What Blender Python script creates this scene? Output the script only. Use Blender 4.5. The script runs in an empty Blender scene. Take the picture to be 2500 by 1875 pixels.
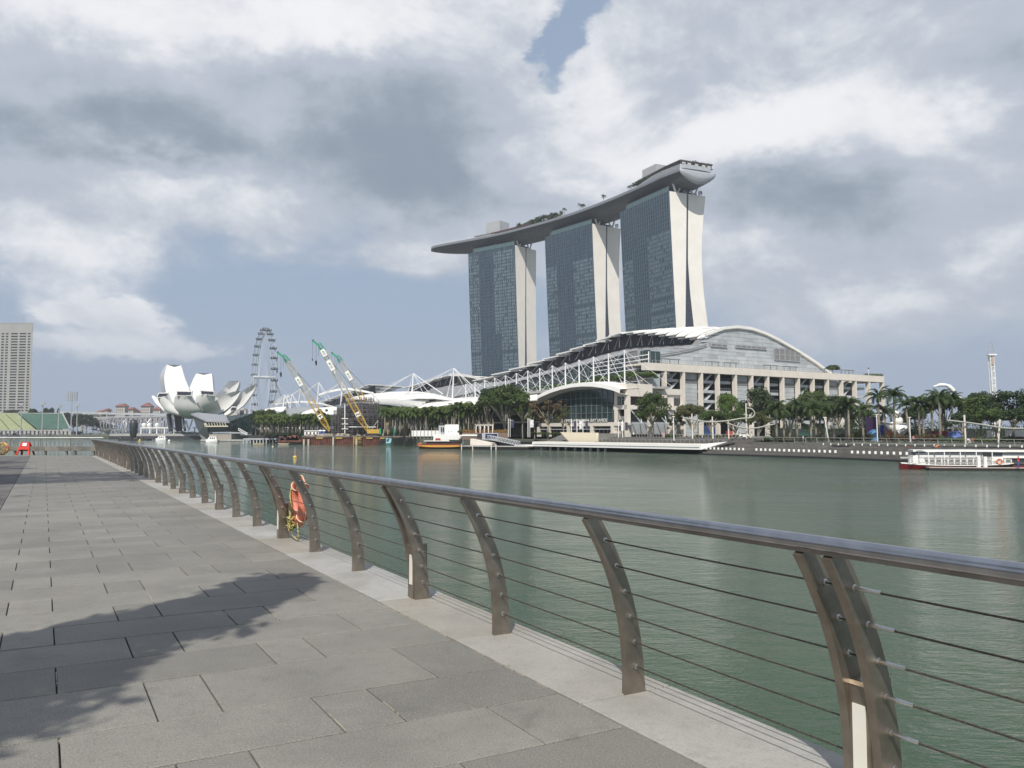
import bpy, bmesh, math, random
from math import sin, cos, pi, radians, sqrt, atan2, tan
from mathutils import Vector, Matrix
random.seed(7)
SC = bpy.context.scene
COL = SC.collection
# ---------------------------------------------------------------- camera
F = 2020.0
PIT = math.atan(117.5 / F)
EZ = 5.6            # eye height above the water; the promenade deck is at z = 4.0
DZ = 4.0
cam_d = bpy.data.cameras.new('camera'); cam = bpy.data.objects.new('camera', cam_d); COL.objects.link(cam)
cam.location = (0, 0, EZ); cam.rotation_euler = (pi / 2 + PIT, 0, 0)
cam_d.sensor_width = 36; cam_d.lens = 36 * F / 2500; cam_d.clip_start = .05; cam_d.clip_end = 9000
SC.camera = cam
def ray(px, py):
    u = (px - 1250) / F; v = (937.5 - py) / F
    return u, cos(PIT) - v * sin(PIT), v * cos(PIT) + sin(PIT)
def P(px, py, Y):
    if py == 0: py = 1055
    x, y, z = ray(px, py); k = Y / y
    return Vector((x * k, Y, z * k + EZ))
def G(px, py, z=0.):
    x, y, dz = ray(px, py); k = (z - EZ) / dz
    return Vector((x * k, y * k, z))
# ---------------------------------------------------------------- light and sky
SUN_EL = radians(48); SUN_H = Vector((-.21, -.97)).normalized()
SUN_AZ = atan2(SUN_H.x, SUN_H.y)
SC.view_settings.view_transform = 'Standard'; SC.view_settings.look = 'None'
SC.view_settings.exposure = 0; SC.view_settings.gamma = 1; SC.view_settings.use_curve_mapping = False
sd = bpy.data.lights.new('sun', 'SUN'); sd.energy = 5.0; sd.angle = radians(.55); sd.color = (1, .94, .85)
so = bpy.data.objects.new('sun', sd); COL.objects.link(so)
so.rotation_euler = Vector((SUN_H.x * cos(SUN_EL), SUN_H.y * cos(SUN_EL), sin(SUN_EL))).to_track_quat('Z', 'Y').to_euler()
so.location = (0, 0, 300)
class NX:                                              # tiny node expression helper
    def __init__(s, t, k): s.t = t; s.k = k
    def _b(s, o, op, r=False):
        n = s.t.nodes.new('ShaderNodeMath'); n.operation = op
        a, b = (o, s) if r else (s, o)
        for i, q in enumerate((a, b)):
            if isinstance(q, NX): s.t.links.new(q.k, n.inputs[i])
            elif q is not None: n.inputs[i].default_value = q
        return NX(s.t, n.outputs[0])
    def __add__(s, o): return s._b(o, 'ADD')
    __radd__ = __add__
    def __sub__(s, o): return s._b(o, 'SUBTRACT')
    def __rsub__(s, o): return s._b(o, 'SUBTRACT', True)
    def __mul__(s, o): return s._b(o, 'MULTIPLY')
    __rmul__ = __mul__
    def __truediv__(s, o): return s._b(o, 'DIVIDE')
    def __rtruediv__(s, o): return s._b(o, 'DIVIDE', True)
    def f(s, op, o=None): return s._b(o, op)
def sstep(t, x, a, b):
    n = t.nodes.new('ShaderNodeMapRange'); n.interpolation_type = 'SMOOTHSTEP'
    t.links.new(x.k, n.inputs[0]); n.inputs[1].default_value = a; n.inputs[2].default_value = b
    return NX(t, n.outputs[0])
def comb(t, x, y, z=0.):
    n = t.nodes.new('ShaderNodeCombineXYZ')
    for i, q in enumerate((x, y, z)):
        if isinstance(q, NX): t.links.new(q.k, n.inputs[i])
        else: n.inputs[i].default_value = q
    return n.outputs[0]
def noise(t, vec, scale, det=6, rough=.55, dist=0., col=False):
    n = t.nodes.new('ShaderNodeTexNoise'); n.inputs['Scale'].default_value = scale; n.inputs['Detail'].default_value = det
    n.inputs['Roughness'].default_value = rough; n.inputs['Distortion'].default_value = dist
    if vec is not None: t.links.new(vec, n.inputs['Vector'])
    return n.outputs['Color'] if col else NX(t, n.outputs['Fac'])
def mixc(t, fac, a, b):
    n = t.nodes.new('ShaderNodeMix'); n.data_type = 'RGBA'
    for i, q in ((0, fac), (6, a), (7, b)):
        if isinstance(q, NX): t.links.new(q.k, n.inputs[i])
        elif isinstance(q, bpy.types.NodeSocket): t.links.new(q, n.inputs[i])
        elif isinstance(q, (int, float)): n.inputs[i].default_value = q
        else: n.inputs[i].default_value = (*q[:3], 1)
    return n.outputs[2]
def s2l(c): return tuple((v / 255 / 12.92 if v / 255 <= .04045 else ((v / 255 + .055) / 1.055) ** 2.4) for v in c)
W = bpy.data.worlds.new('World'); SC.world = W; W.use_nodes = True
def build_world():
    t = W.node_tree; t.nodes.clear()
    out = t.nodes.new('ShaderNodeOutputWorld'); bg = t.nodes.new('ShaderNodeBackground')
    t.links.new(bg.outputs[0], out.inputs[0])
    STR = .1; bg.inputs[1].default_value = STR
    sky = t.nodes.new('ShaderNodeTexSky'); sky.sky_type = 'NISHITA'; sky.sun_disc = False
    sky.sun_elevation = SUN_EL; sky.sun_rotation = SUN_AZ; sky.air_density = 1; sky.dust_density = 2.5; sky.ozone_density = 1
    tc = t.nodes.new('ShaderNodeTexCoord'); sp = t.nodes.new('ShaderNodeSeparateXYZ'); t.links.new(tc.outputs['Generated'], sp.inputs[0])
    x, y, z = (NX(t, sp.outputs[i]) for i in range(3))
    zc = z.f('MAXIMUM', 0.)
    az = x.f('ARCTAN2', y); el = zc.f('ARCSINE')
    # warp the angles a little so that the cloud banks get ragged edges
    k = zc + .16
    pv = comb(t, x / k, y / k, 1.3)
    nc = noise(t, pv, 1.1, 5, .6, col=True)
    sc2 = t.nodes.new('ShaderNodeSeparateColor'); t.links.new(nc, sc2.inputs[0])
    wx = (NX(t, sc2.outputs[0]) - .5); wy = (NX(t, sc2.outputs[1]) - .5)
    n2 = noise(t, comb(t, az, el * 1.7, .5), 9, 8, .62, col=True)
    sc3 = t.nodes.new('ShaderNodeSeparateColor'); t.links.new(n2, sc3.inputs[0])
    fz = sstep(t, el, .0, .3)
    azw = az + wx * .16 * (fz + .15) + (NX(t, sc3.outputs[0]) - .5) * .13
    elw = el + wy * .10 * (fz + .1) + (NX(t, sc3.outputs[1]) - .5) * .08
    def blobs(lst):
        acc = None
        for (px, py, rx, ry, w) in lst:
            r = ray(px, py); a0 = atan2(r[0], r[1]); e0 = atan2(r[2], sqrt(r[0] ** 2 + r[1] ** 2))
            dx = (azw - a0) * (F / rx * .92); dy = (elw - e0) * (F / ry * .95)
            g = (dx * dx + dy * dy).f('MULTIPLY', -1.).f('EXPONENT') * w
            acc = g if acc is None else acc + g
        return acc
    cover = blobs([(250, 150, 700, 230, .5), (1050, 230, 420, 260, .6), (1750, 220, 620, 260, .55), (2350, 350, 300, 330, .5),
                   (310, 420, 200, 85, .62), (640, 490, 150, 75, .60), (80, 590, 180, 110, .55), (1010, 620, 150, 60, .5),
                   (1950, 560, 520, 150, .6), (1880, 640, 260, 70, .5), (2300, 640, 300, 110, .4),
                   (250, 755, 75, 24, 1.1), (130, 735, 70, 28, 1.0), (320, 825, 95, 38, 1.2), (460, 860, 50, 24, .95), (90, 830, 80, 30, 1.0),
                   (2180, 760, 260, 60, .6), (2200, 850, 200, 30, .2), (1400, 480, 260, 120, .4),
                   (1385, 95, 52, 90, -1.15), (1440, 20, 50, 50, -.7), (1375, 170, 45, 36, -.55), (600, 385, 130, 35, -.5), (760, 440, 100, 60, -.5), (560, 740, 600, 150, -.36),
                   (900, 560, 120, 60, -.2), (0, 340, 120, 40, -.3), (2000, 720, 400, 60, -.15)])
    bright = blobs([(780, 70, 330, 95, .7), (1250, 60, 300, 90, .3), (330, 410, 150, 70, .75), (640, 480, 120, 70, .5), (80, 590, 170, 100, .5), (660, 305, 90, 45, .45),
                    (1030, 610, 130, 70, .4), (1470, 210, 150, 90, .6), (1850, 320, 200, 60, .75), (2010, 250, 170, 60, .6), (2280, 330, 110, 110, .7), (1330, 340, 170, 80, .5),
                    (1600, 410, 240, 60, .8), (1810, 620, 140, 40, .4), (2150, 760, 200, 60, .35), (250, 810, 330, 100, .6), (2000, 60, 350, 70, .25),
                    (230, 40, 300, 60, .5), (2480, 560, 90, 60, .5),
                    (200, 300, 420, 75, -.75), (350, 340, 220, 45, -.3), (950, 330, 330, 110, -.75), (1150, 420, 220, 100, -.5), (900, 190, 300, 50, -.3), (1640, 210, 130, 80, -.35),
                    (1950, 430, 260, 55, -.5), (1900, 520, 330, 70, -.55), (2440, 180, 170, 130, -.6), (2350, 560, 260, 60, -.3), (1000, 480, 300, 60, -.3), (60, 430, 160, 50, -.3)])
    over = sstep(t, el, .6, .95)
    det = noise(t, comb(t, az, el * 1.5, 4.), 3.4, 8, .55, .2) * (1 - over) + noise(t, pv, 2.8, 6, .55, .25) * over
    det2 = noise(t, comb(t, az, el * 1.5, 2.), 6.5, 8, .60, .25)
    det3 = noise(t, comb(t, az + .010, el * 1.5 + .030, 2.), 6.5, 7, .60, .25)
    relief = (det2 - det3) * 2.6
    dens = cover * .85 + (det - .5) * .75 * (fz * .6 + .4) + (det2 - .5) * .85 + fz * .30
    mask = sstep(t, dens, .02, .56)
    lum = (bright * .58 + relief * .32 + (det2 - .5) * .30 + (det - .5) * .5 + .52)
    lum = sstep(t, lum, -.25, 1.15)
    K = 1 / STR
    def c(rgb, s=1.): return tuple(v * K * s for v in s2l(rgb))
    c1 = mixc(t, sstep(t, lum, 0, .55), c((144, 156, 171)), c((189, 197, 209)))
    cl = mixc(t, sstep(t, lum, .52, 1.05), c1, c((246, 246, 248), 1.04))
    # clear air: the sky texture, veiled by haze near the horizon
    base = mixc(t, .82, sky.outputs[0], c((161, 179, 203)))
    hz = sstep(t, el, .28, -.02)
    base = mixc(t, hz * .65, base, c((170, 183, 204)))
    low = sstep(t, el, .02, .16)
    cl = mixc(t, (1 - low) * .45, cl, c((180, 188, 204)))
    fin = mixc(t, mask * (low * .35 + .6), base, cl)
    below = sstep(t, z, -.02, -.1)
    fin = mixc(t, below, fin, c((110, 118, 118)))
    t.links.new(fin, bg.inputs[0])
build_world()
# ---------------------------------------------------------------- materials
MATS = {}
def mat(name, col, rough=.6, metal=0., var=.12, scale=3., bump=0., bscale=40., spec=.5, hue=None, emit=None, trans=0., coat=0.):
    if name in MATS: return MATS[name]
    m = bpy.data.materials.new(name); m.use_nodes = True; t = m.node_tree
    b = t.nodes['Principled BSDF']; b.inputs['Roughness'].default_value = rough; b.inputs['Metallic'].default_value = metal
    b.inputs['Specular IOR Level'].default_value = spec; b.inputs['Coat Weight'].default_value = coat
    if trans: b.inputs['Transmission Weight'].default_value = trans
    tc = t.nodes.new('ShaderNodeTexCoord')
    n = noise(t, tc.outputs['Object'], scale, 6, .6)
    c2 = hue or tuple(v * (1 - var) for v in col); c1 = tuple(min(1, v * (1 + var)) for v in col)
    t.links.new(mixc(t, sstep(t, n, .3, .7), c2, c1), b.inputs['Base Color'])
    if bump:
        n2 = noise(t, tc.outputs['Object'], bscale, 4, .6); bp = t.nodes.new('ShaderNodeBump')
        bp.inputs['Strength'].default_value = bump; bp.inputs['Distance'].default_value = .02
        t.links.new(n2.k, bp.inputs['Height']); t.links.new(bp.outputs[0], b.inputs['Normal'])
    if emit: b.inputs['Emission Color'].default_value = (*emit[:3], 1); b.inputs['Emission Strength'].default_value = emit[3]
    MATS[name] = m; return m
# ---------------------------------------------------------------- mesh builder
class Fr:                                              # a local frame: origin, x axis, y axis (z stays up)
    def __init__(s, o, ex=(1, 0), ey=None):
        s.o = Vector(o); s.ex = Vector((ex[0], ex[1], 0)).normalized()
        s.ey = Vector((ey[0], ey[1], 0)).normalized() if ey else Vector((-s.ex.y, s.ex.x, 0))
    def __call__(s, a, b, c=0.): return s.o + s.ex * a + s.ey * b + Vector((0, 0, c))
WL = {}
class MB:
    def __init__(s, fr=None): s.v = []; s.f = []; s.m = []; s.fr = fr; s.mi = 0; s.sm = False
    def T(s, p): return s.fr(*p) if s.fr else Vector(p)
    def raw(s, vs, fs):
        n = len(s.v); s.v += [tuple(q) for q in vs]; s.f += [tuple(i + n for i in f) for f in fs]; s.m += [s.mi] * len(fs); return s
    def pts(s, vs, fs): return s.raw([s.T(q) for q in vs], fs)
    def quad(s, a, b, c, d): return s.pts([a, b, c, d], [(0, 1, 2, 3)])
    BF = [(0, 3, 2, 1), (4, 5, 6, 7), (0, 1, 5, 4), (1, 2, 6, 5), (2, 3, 7, 6), (3, 0, 4, 7)]
    def box(s, x0, x1, y0, y1, z0, z1): return s.pts([(x0, y0, z0), (x1, y0, z0), (x1, y1, z0), (x0, y1, z0), (x0, y0, z1), (x1, y0, z1), (x1, y1, z1), (x0, y1, z1)], s.BF)
    def hexa(s, b4, t4): return s.pts(list(b4) + list(t4), s.BF)
    def bar(s, p, q, w, h=None, up=(0, 0, 1)):
        p = s.T(p); q = s.T(q); h = h or w; d = (q - p)
        if d.length < 1e-6: return s
        d.normalize(); u = Vector(up)
        if abs(d.dot(u)) > .97: u = Vector((1, 0, 0))
        r = d.cross(u).normalized(); u = r.cross(d).normalized(); r *= w / 2; u *= h / 2
        return s.raw([p - r - u, p + r - u, p + r + u, p - r + u, q - r - u, q + r - u, q + r + u, q - r + u], s.BF)
    def tube(s, ps, r, n=8, cap=True, close=False):
        ps = [s.T(p) for p in ps]; k = len(ps); rs = r if isinstance(r, (list, tuple)) else [r] * k; vs = []; prev = None
        for i, p in enumerate(ps):
            a = ps[i - 1] if (i or close) else p; b = ps[(i + 1) % k] if (i < k - 1 or close) else p
            d = (b - a).normalized()
            u = prev if prev is not None else (Vector((0, 0, 1)) if abs(d.z) < .95 else Vector((1, 0, 0)))
            x = d.cross(u)
            if x.length < 1e-4: x = d.cross(Vector((1, 0, .1)))
            x.normalize(); u = x.cross(d).normalized(); prev = u
            vs += [p + (x * cos(2 * pi * j / n) + u * sin(2 * pi * j / n)) * rs[i] for j in range(n)]
        fs = []
        for i in range(k if close else k - 1):
            a = i * n; b = ((i + 1) % k) * n
            fs += [(a + j, a + (j + 1) % n, b + (j + 1) % n, b + j) for j in range(n)]
        if cap and not close: fs += [tuple(range(n - 1, -1, -1)), tuple(range((k - 1) * n, k * n))]
        return s.raw(vs, fs)
    def cyl(s, x, y, z0, z1, r, r2=None, n=10): return s.tube([(x, y, z0), (x, y, z1)], [r, r if r2 is None else r2], n)
    def sph(s, c, r, n=10, m=6, sq=(1, 1, 1)):
        vs = []; fs = []
        for i in range(m + 1):
            for j in range(n): vs.append((c[0] + r * sq[0] * sin(pi * i / m) * cos(2 * pi * j / n), c[1] + r * sq[1] * sin(pi * i / m) * sin(2 * pi * j / n), c[2] + r * sq[2] * cos(pi * i / m)))
        for i in range(m):
            for j in range(n): fs.append((i * n + j, (i + 1) * n + j, (i + 1) * n + (j + 1) % n, i * n + (j + 1) % n))
        return s.pts(vs, fs)
    def torus(s, c, R, r, ax='y', n=24, k=10, f=None):
        ps = []
        for i in range(n):
            a = 2 * pi * i / n
            o = {'y': (R * cos(a), 0, R * sin(a)), 'x': (0, R * cos(a), R * sin(a)), 'z': (R * cos(a), R * sin(a), 0)}[ax]
            ps.append((c[0] + o[0], c[1] + o[1], c[2] + o[2]))
        return s.tube(ps, r, k, close=True)
    def grid(s, rows, thick=0., close=False):            # rows of points; thick extrudes along -z
        n = len(rows); m = len(rows[0]); vs = [p for r in rows for p in r]
        fs = [(i * m + j, i * m + (j + 1) % m, (i + 1) * m + (j + 1) % m, (i + 1) * m + j) for i in range(n - 1) for j in range(m if close else m - 1)]
        if thick:
            q = n * m; vs += [(p[0], p[1], p[2] - thick) for r in rows for p in r]
            fs += [tuple(q + i for i in reversed(f)) for f in fs[:]]
            b = [j for j in range(m)] + [i * m + m - 1 for i in range(1, n)] + [(n - 1) * m + j for j in range(m - 2, -1, -1)] + [i * m for i in range(n - 2, 0, -1)]
            fs += [(b[(i + 1) % len(b)], b[i], b[i] + q, b[(i + 1) % len(b)] + q) for i in range(len(b))]
        return s.pts(vs, fs)
    def prism(s, prof, y0, y1):                          # profile in (x, z) extruded along y
        n = len(prof); vs = [(x, y0, z) for x, z in prof] + [(x, y1, z) for x, z in prof]
        return s.pts(vs, [tuple(range(n)), tuple(range(2 * n - 1, n - 1, -1))] + [(i, i + n, (i + 1) % n + n, (i + 1) % n) for i in range(n)])
    def build(s, name, m, parent=None, label=None, kind=None, smooth=False, loc=None):
        me = bpy.data.meshes.new(name); off = WL.get(parent.name, Vector()) if parent else Vector(loc or (0, 0, 0))
        me.from_pydata([(p[0] - off.x, p[1] - off.y, p[2] - off.z) for p in s.v], [], s.f)
        for q in (m if isinstance(m, (list, tuple)) else [m]): me.materials.append(q)
        me.polygons.foreach_set('material_index', s.m)
        if smooth:
            me.polygons.foreach_set('use_smooth', [True] * len(s.f))
            if smooth is not True: me.set_sharp_from_angle(angle=radians(smooth))
        me.update()
        o = bpy.data.objects.new(name, me); COL.objects.link(o)
        if parent: o.parent = parent; WL[o.name] = off
        else: o.location = off; WL[o.name] = off
        if label: o['label'] = label
        if kind: o['kind'] = kind
        return o
def thing(name, label, cat, loc=(0, 0, 0), group=None):
    o = bpy.data.objects.new(name, None); COL.objects.link(o); o.location = loc; WL[o.name] = Vector(loc)
    o.empty_display_size = .3
    o['label'] = label; o['category'] = cat
    if group: o['group'] = group
    return o
def tag(o, label, cat, group=None):
    o['label'] = label; o['category'] = cat
    if group: o['group'] = group
    return o
def dup_tree(o, loc=None, rz=None, sc=None, label=None, parent=None):
    c = o.copy(); COL.objects.link(c)
    if parent: c.parent = parent
    if loc is not None: c.location = loc
    if rz is not None: c.rotation_euler = (0, 0, rz)
    if sc is not None: c.scale = sc if hasattr(sc, '__len__') else (sc, sc, sc)
    if label: c['label'] = label
    for ch in KIDS.get(o.name, ()): dup_tree(ch, parent=c)
    return c
KIDS = {}
def kids(o):                                           # remember the children once, before copying
    KIDS[o.name] = [q for q in COL.objects if q.parent == o]
    for q in KIDS[o.name]: kids(q)
def inst(name, me, parent, loc, rz=0., sc=(1, 1, 1), rot=None):
    o = bpy.data.objects.new(name, me); COL.objects.link(o); o.parent = parent
    o.location = Vector(loc) - WL.get(parent.name, Vector()); o.rotation_euler = rot or (0, 0, rz); o.scale = sc
    WL[o.name] = Vector(loc); return o
def boxmesh(name, sx, sy, sz, m, bev=0.):
    b = bmesh.new(); bmesh.ops.create_cube(b, size=1)
    for v in b.verts: v.co = (v.co.x * sx, v.co.y * sy, v.co.z * sz)
    if bev: bmesh.ops.bevel(b, geom=b.edges[:], offset=bev, segments=1, affect='EDGES')
    me = bpy.data.meshes.new(name); b.to_mesh(me); b.free(); me.materials.append(m); return me
def text_obj(body, name, m, parent, loc, size, ex, up=(0, 0, 1), thick=.03, align='CENTER'):
    cu = bpy.data.curves.new(name, 'FONT'); cu.body = body; cu.size = size; cu.extrude = thick; cu.align_x = align; cu.align_y = 'CENTER'; cu.resolution_u = 3
    tmp = bpy.data.objects.new('tmp_text', cu); COL.objects.link(tmp)
    dg = bpy.context.evaluated_depsgraph_get(); me = bpy.data.meshes.new_from_object(tmp.evaluated_get(dg))
    bpy.data.objects.remove(tmp)
    me.materials.clear(); me.materials.append(m)
    X = Vector(ex).normalized(); U = Vector(up).normalized(); Z = X.cross(U).normalized(); U = Z.cross(X)
    R = Matrix((X, U, Z)).transposed().to_4x4()
    me.transform(R)
    o = bpy.data.objects.new(name, me); COL.objects.link(o); o.parent = parent
    o.location = Vector(loc) - WL.get(parent.name, Vector()); WL[o.name] = Vector(loc); return o
def lerp(a, b, t): return a + (b - a) * t
def tab(t, T):                                         # piecewise linear table
    if t <= T[0][0]: return T[0][1]
    for (a, x), (b, y) in zip(T, T[1:]):
        if t <= b: return x + (y - x) * (t - a) / (b - a)
    return T[-1][1]
M_WHITE = mat('white_paint', (.78, .78, .76), .45, var=.05)
M_WSTEEL = mat('white_steel', (.74, .75, .76), .4, var=.05)
M_CREAM = mat('cream_stone', (.66, .61, .545), .8, var=.05, scale=.3)
M_CONC = mat('grey_concrete', (.34, .34, .33), .85, var=.15, scale=.8)
M_DARK = mat('dark_recess', (.03, .033, .04), .6)
M_BLACK = mat('black_rubber', (.02, .02, .022), .6)
M_STEEL = mat('brushed_steel', (.30, .26, .215), .38, metal=.85, var=.18, scale=6, bump=.04, bscale=90)
# ---------------------------------------------------------------- promenade frame: a = to the water side, t = along the railing
TH = math.atan((109 - 1250) / F)
FD = Fr((0, 0, DZ), (cos(TH), -sin(TH)), (sin(TH), cos(TH)))
def granite(name, ca, cb, speck=.35):
    m = bpy.data.materials.new(name); m.use_nodes = True; t = m.node_tree; b = t.nodes['Principled BSDF']
    tc = t.nodes.new('ShaderNodeTexCoord'); ge = t.nodes.new('ShaderNodeNewGeometry'); oi = t.nodes.new('ShaderNodeObjectInfo')
    pos = ge.outputs['Position']
    rnd = NX(t, oi.outputs['Random'])
    big = noise(t, pos, .9, 5, .6); mid = noise(t, pos, 9, 5, .65); fine = noise(t, pos, 95, 4, .85)
    base = mixc(t, rnd, ca, cb)
    base = mixc(t, sstep(t, big, .38, .66) * .45, base, tuple(v * .62 for v in ca))
    base = mixc(t, sstep(t, mid, .48, .72) * .42, base, tuple(v * .60 for v in cb))
    base = mixc(t, sstep(t, fine, .47, .36) * speck, base, (.07, .07, .075))
    base = mixc(t, sstep(t, fine, .54, .66) * speck * .6, base, (.50, .48, .45))
    vo = t.nodes.new('ShaderNodeTexVoronoi'); vo.inputs['Scale'].default_value = 2.1; t.links.new(pos, vo.inputs['Vector'])
    spot = sstep(t, NX(t, vo.outputs['Distance']), .034, .012)
    base = mixc(t, spot * .55, base, (.06, .06, .06))
    st = noise(t, pos, 2.6, 7, .7, .6); base = mixc(t, sstep(t, st, .56, .74) * .38, base, tuple(v * .55 for v in ca)); base = mixc(t, sstep(t, st, .40, .26) * .25, base, tuple(min(1, v * 1.25) for v in cb))
    t.links.new(base, b.inputs['Base Color'])
    b.inputs['Roughness'].default_value = .62; b.inputs['Specular IOR Level'].default_value = .35
    bp = t.nodes.new('ShaderNodeBump'); bp.inputs['Strength'].default_value = .25; bp.inputs['Distance'].default_value = .004
    t.links.new((fine + mid * .6).k, bp.inputs['Height']); t.links.new(bp.outputs[0], b.inputs['Normal'])
    return m
M_PAVE = granite('grey_granite', (.172, .165, .146), (.232, .222, .198), .75)
M_COPE = granite('pale_granite', (.30, .278, .238), (.36, .36, .35), .4)
M_JOINT = mat('joint_mortar', (.055, .05, .045), .95, var=.5, scale=2.)
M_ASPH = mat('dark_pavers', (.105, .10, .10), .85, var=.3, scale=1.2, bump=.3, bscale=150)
def solidify(me, h=.012):
    pass
def slab_mesh(name, w, l, h, m, bev=.004):
    me = boxmesh(name, w, l, h, m, bev); return me
def build_promenade():
    pr = MB(FD).box(-60, 3.40, -30, 65, -5.0, -.02).build('promenade', M_JOINT, kind='structure')
    # dark side strip
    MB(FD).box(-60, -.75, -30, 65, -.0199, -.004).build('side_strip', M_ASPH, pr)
    WL[pr.name] = Vector()
    cache = {}
    A = [-2.44, -.745, .60, .945, 2.295]; B = [-2.44, -1.59, -.24, .115, 1.45, 1.80]
    ts = [-5.2 + .68 * i for i in range(14)]
    ts = [t for t in ts if t < 3.6] + [3.705, 4.37, 5.04, 5.87, 6.53, 7.21, 7.86, 8.56, 9.24]
    while ts[-1] < 64: ts.append(ts[-1] + .68)
    i0 = ts.index(3.705); rest = MB(FD); nb = 0
    rng = random.Random(3)
    for i in range(len(ts) - 1):
        t0, t1 = ts[i], ts[i + 1]
        js = A if (i - i0) % 2 == 0 else B
        xs = [-.74] + [j for j in js if j > -.70] + [2.795]
        for x0, x1 in zip(xs, xs[1:]):
            g = rng.choice((.004, .005, .006)); dz = rng.uniform(-.0015, .0015)
            if t1 < -1.5 and t0 < -3: pass
            if t0 < 21 and t0 > -2.5:
                w = round(x1 - x0 - 2 * .0045, 3); l = round(t1 - t0 - 2 * g - .004, 3); k = (w, l)
                if k not in cache: cache[k] = slab_mesh('paving_stone', w, l, .05, M_PAVE)
                inst('paving_stone', cache[k], pr, FD((x0 + x1) / 2, (t0 + t1) / 2, -.025 + dz), -TH + 0 if False else atan2(FD.ex.y, FD.ex.x)); nb += 1
            else: rest.box(x0 + g, x1 - g, t0 + g, t1 - g, -.05, dz)
    o = rest.build('paving_stones', M_PAVE, pr, kind='stuff')
    # coping stones along the edge
    cs = [-3.5, -1.5, .3, 2.38]; t = 4.135; cs += [t, 5.82, 7.53]
    while cs[-1] < 62.5: cs.append(cs[-1] + 1.73)
    c2 = {}; rest = MB(FD)
    for t0, t1 in zip(cs, cs[1:]):
        if t0 < 30:
            l = round(t1 - t0 - .012, 2)
            if l not in c2: c2[l] = slab_mesh('coping_stone', .68, l, .10, M_COPE, .005)
            inst('coping_stone', c2[l], pr, FD(3.143, (t0 + t1) / 2, -.043 + rng.uniform(-.001, .002)), atan2(FD.ex.y, FD.ex.x))
        else: rest.box(2.803, 3.483, t0 + .004, t1 - .004, -.09, .006)
    rest.build('coping_stones', M_COPE, pr, kind='stuff')
    # scraps of pale mortar left in a few joints
    mm = mat('pale_mortar', (.30, .28, .23), .9); mb = MB(FD)
    for a0, a1, t0, t1 in ((.09, .14, 4.5, 4.95), (.11, .40, 4.985, 5.0), (.11, .122, 6.1, 6.4), (1.444, 1.452, 7.62, 7.8), (1.795, 1.803, 7.25, 7.5), (.944, .952, 8.7, 9.1), (1.455, 1.463, 4.4, 4.7), (2.78, 2.80, 4.5, 5.5), (2.783, 2.80, 6.0, 7.4), (2.783, 2.8, 8.2, 10.2), (1.80, 1.806, 4.5, 4.75), (.106, .112, 7.25, 7.5)):
        x = a0; n = 7
        for i in range(n):
            if rng.random() < .8:
                if a1 - a0 > .2: mb.box(a0 + (a1 - a0) * i / n, a0 + (a1 - a0) * (i + .8) / n, t0, t0 + rng.uniform(.006, .011), -.03, .0012)
                else: mb.box(a1 - .008, a1 - rng.uniform(0, .003), t0 + (t1 - t0) * i / n, t0 + (t1 - t0) * (i + .85) / n, -.03, .0012)
    mb.build('mortar_scraps', mm, pr, kind='stuff')
build_promenade()
# ---------------------------------------------------------------- railing
def pprof(h): return 3.195 - .325 * (h / 1.1) ** 2.3
HS = [.17, .32, .475, .63, .79, .95]
def plate(t, th=.045):
    mb = MB(FD); N = 14; rows = []
    for i in range(N + 1):
        h = 1.10 * i / N; c = pprof(h); w = lerp(.145, .095, (h / 1.1) ** .8) / 2
        tl = .325 * 2.3 / 1.1 * (h / 1.1) ** 1.3; ln = sqrt(1 + tl * tl); nx, nz = 1 / ln, tl / ln
        a = (c - w * nx, h - w * nz); b = (c + w * nx, h + w * nz)
        if i == 0: a = (c - w, 0); b = (c + w, 0)
        rows.append([(a[0], t - th / 2, a[1]), (b[0], t - th / 2, b[1]), (b[0], t + th / 2, b[1]), (a[0], t + th / 2, a[1])])
    mb.grid(rows, close=True); n = len(mb.v); mb.f += [(0, 1, 2, 3), (n - 1, n - 2, n - 3, n - 4)]; mb.m += [0, 0]
    return mb
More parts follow.
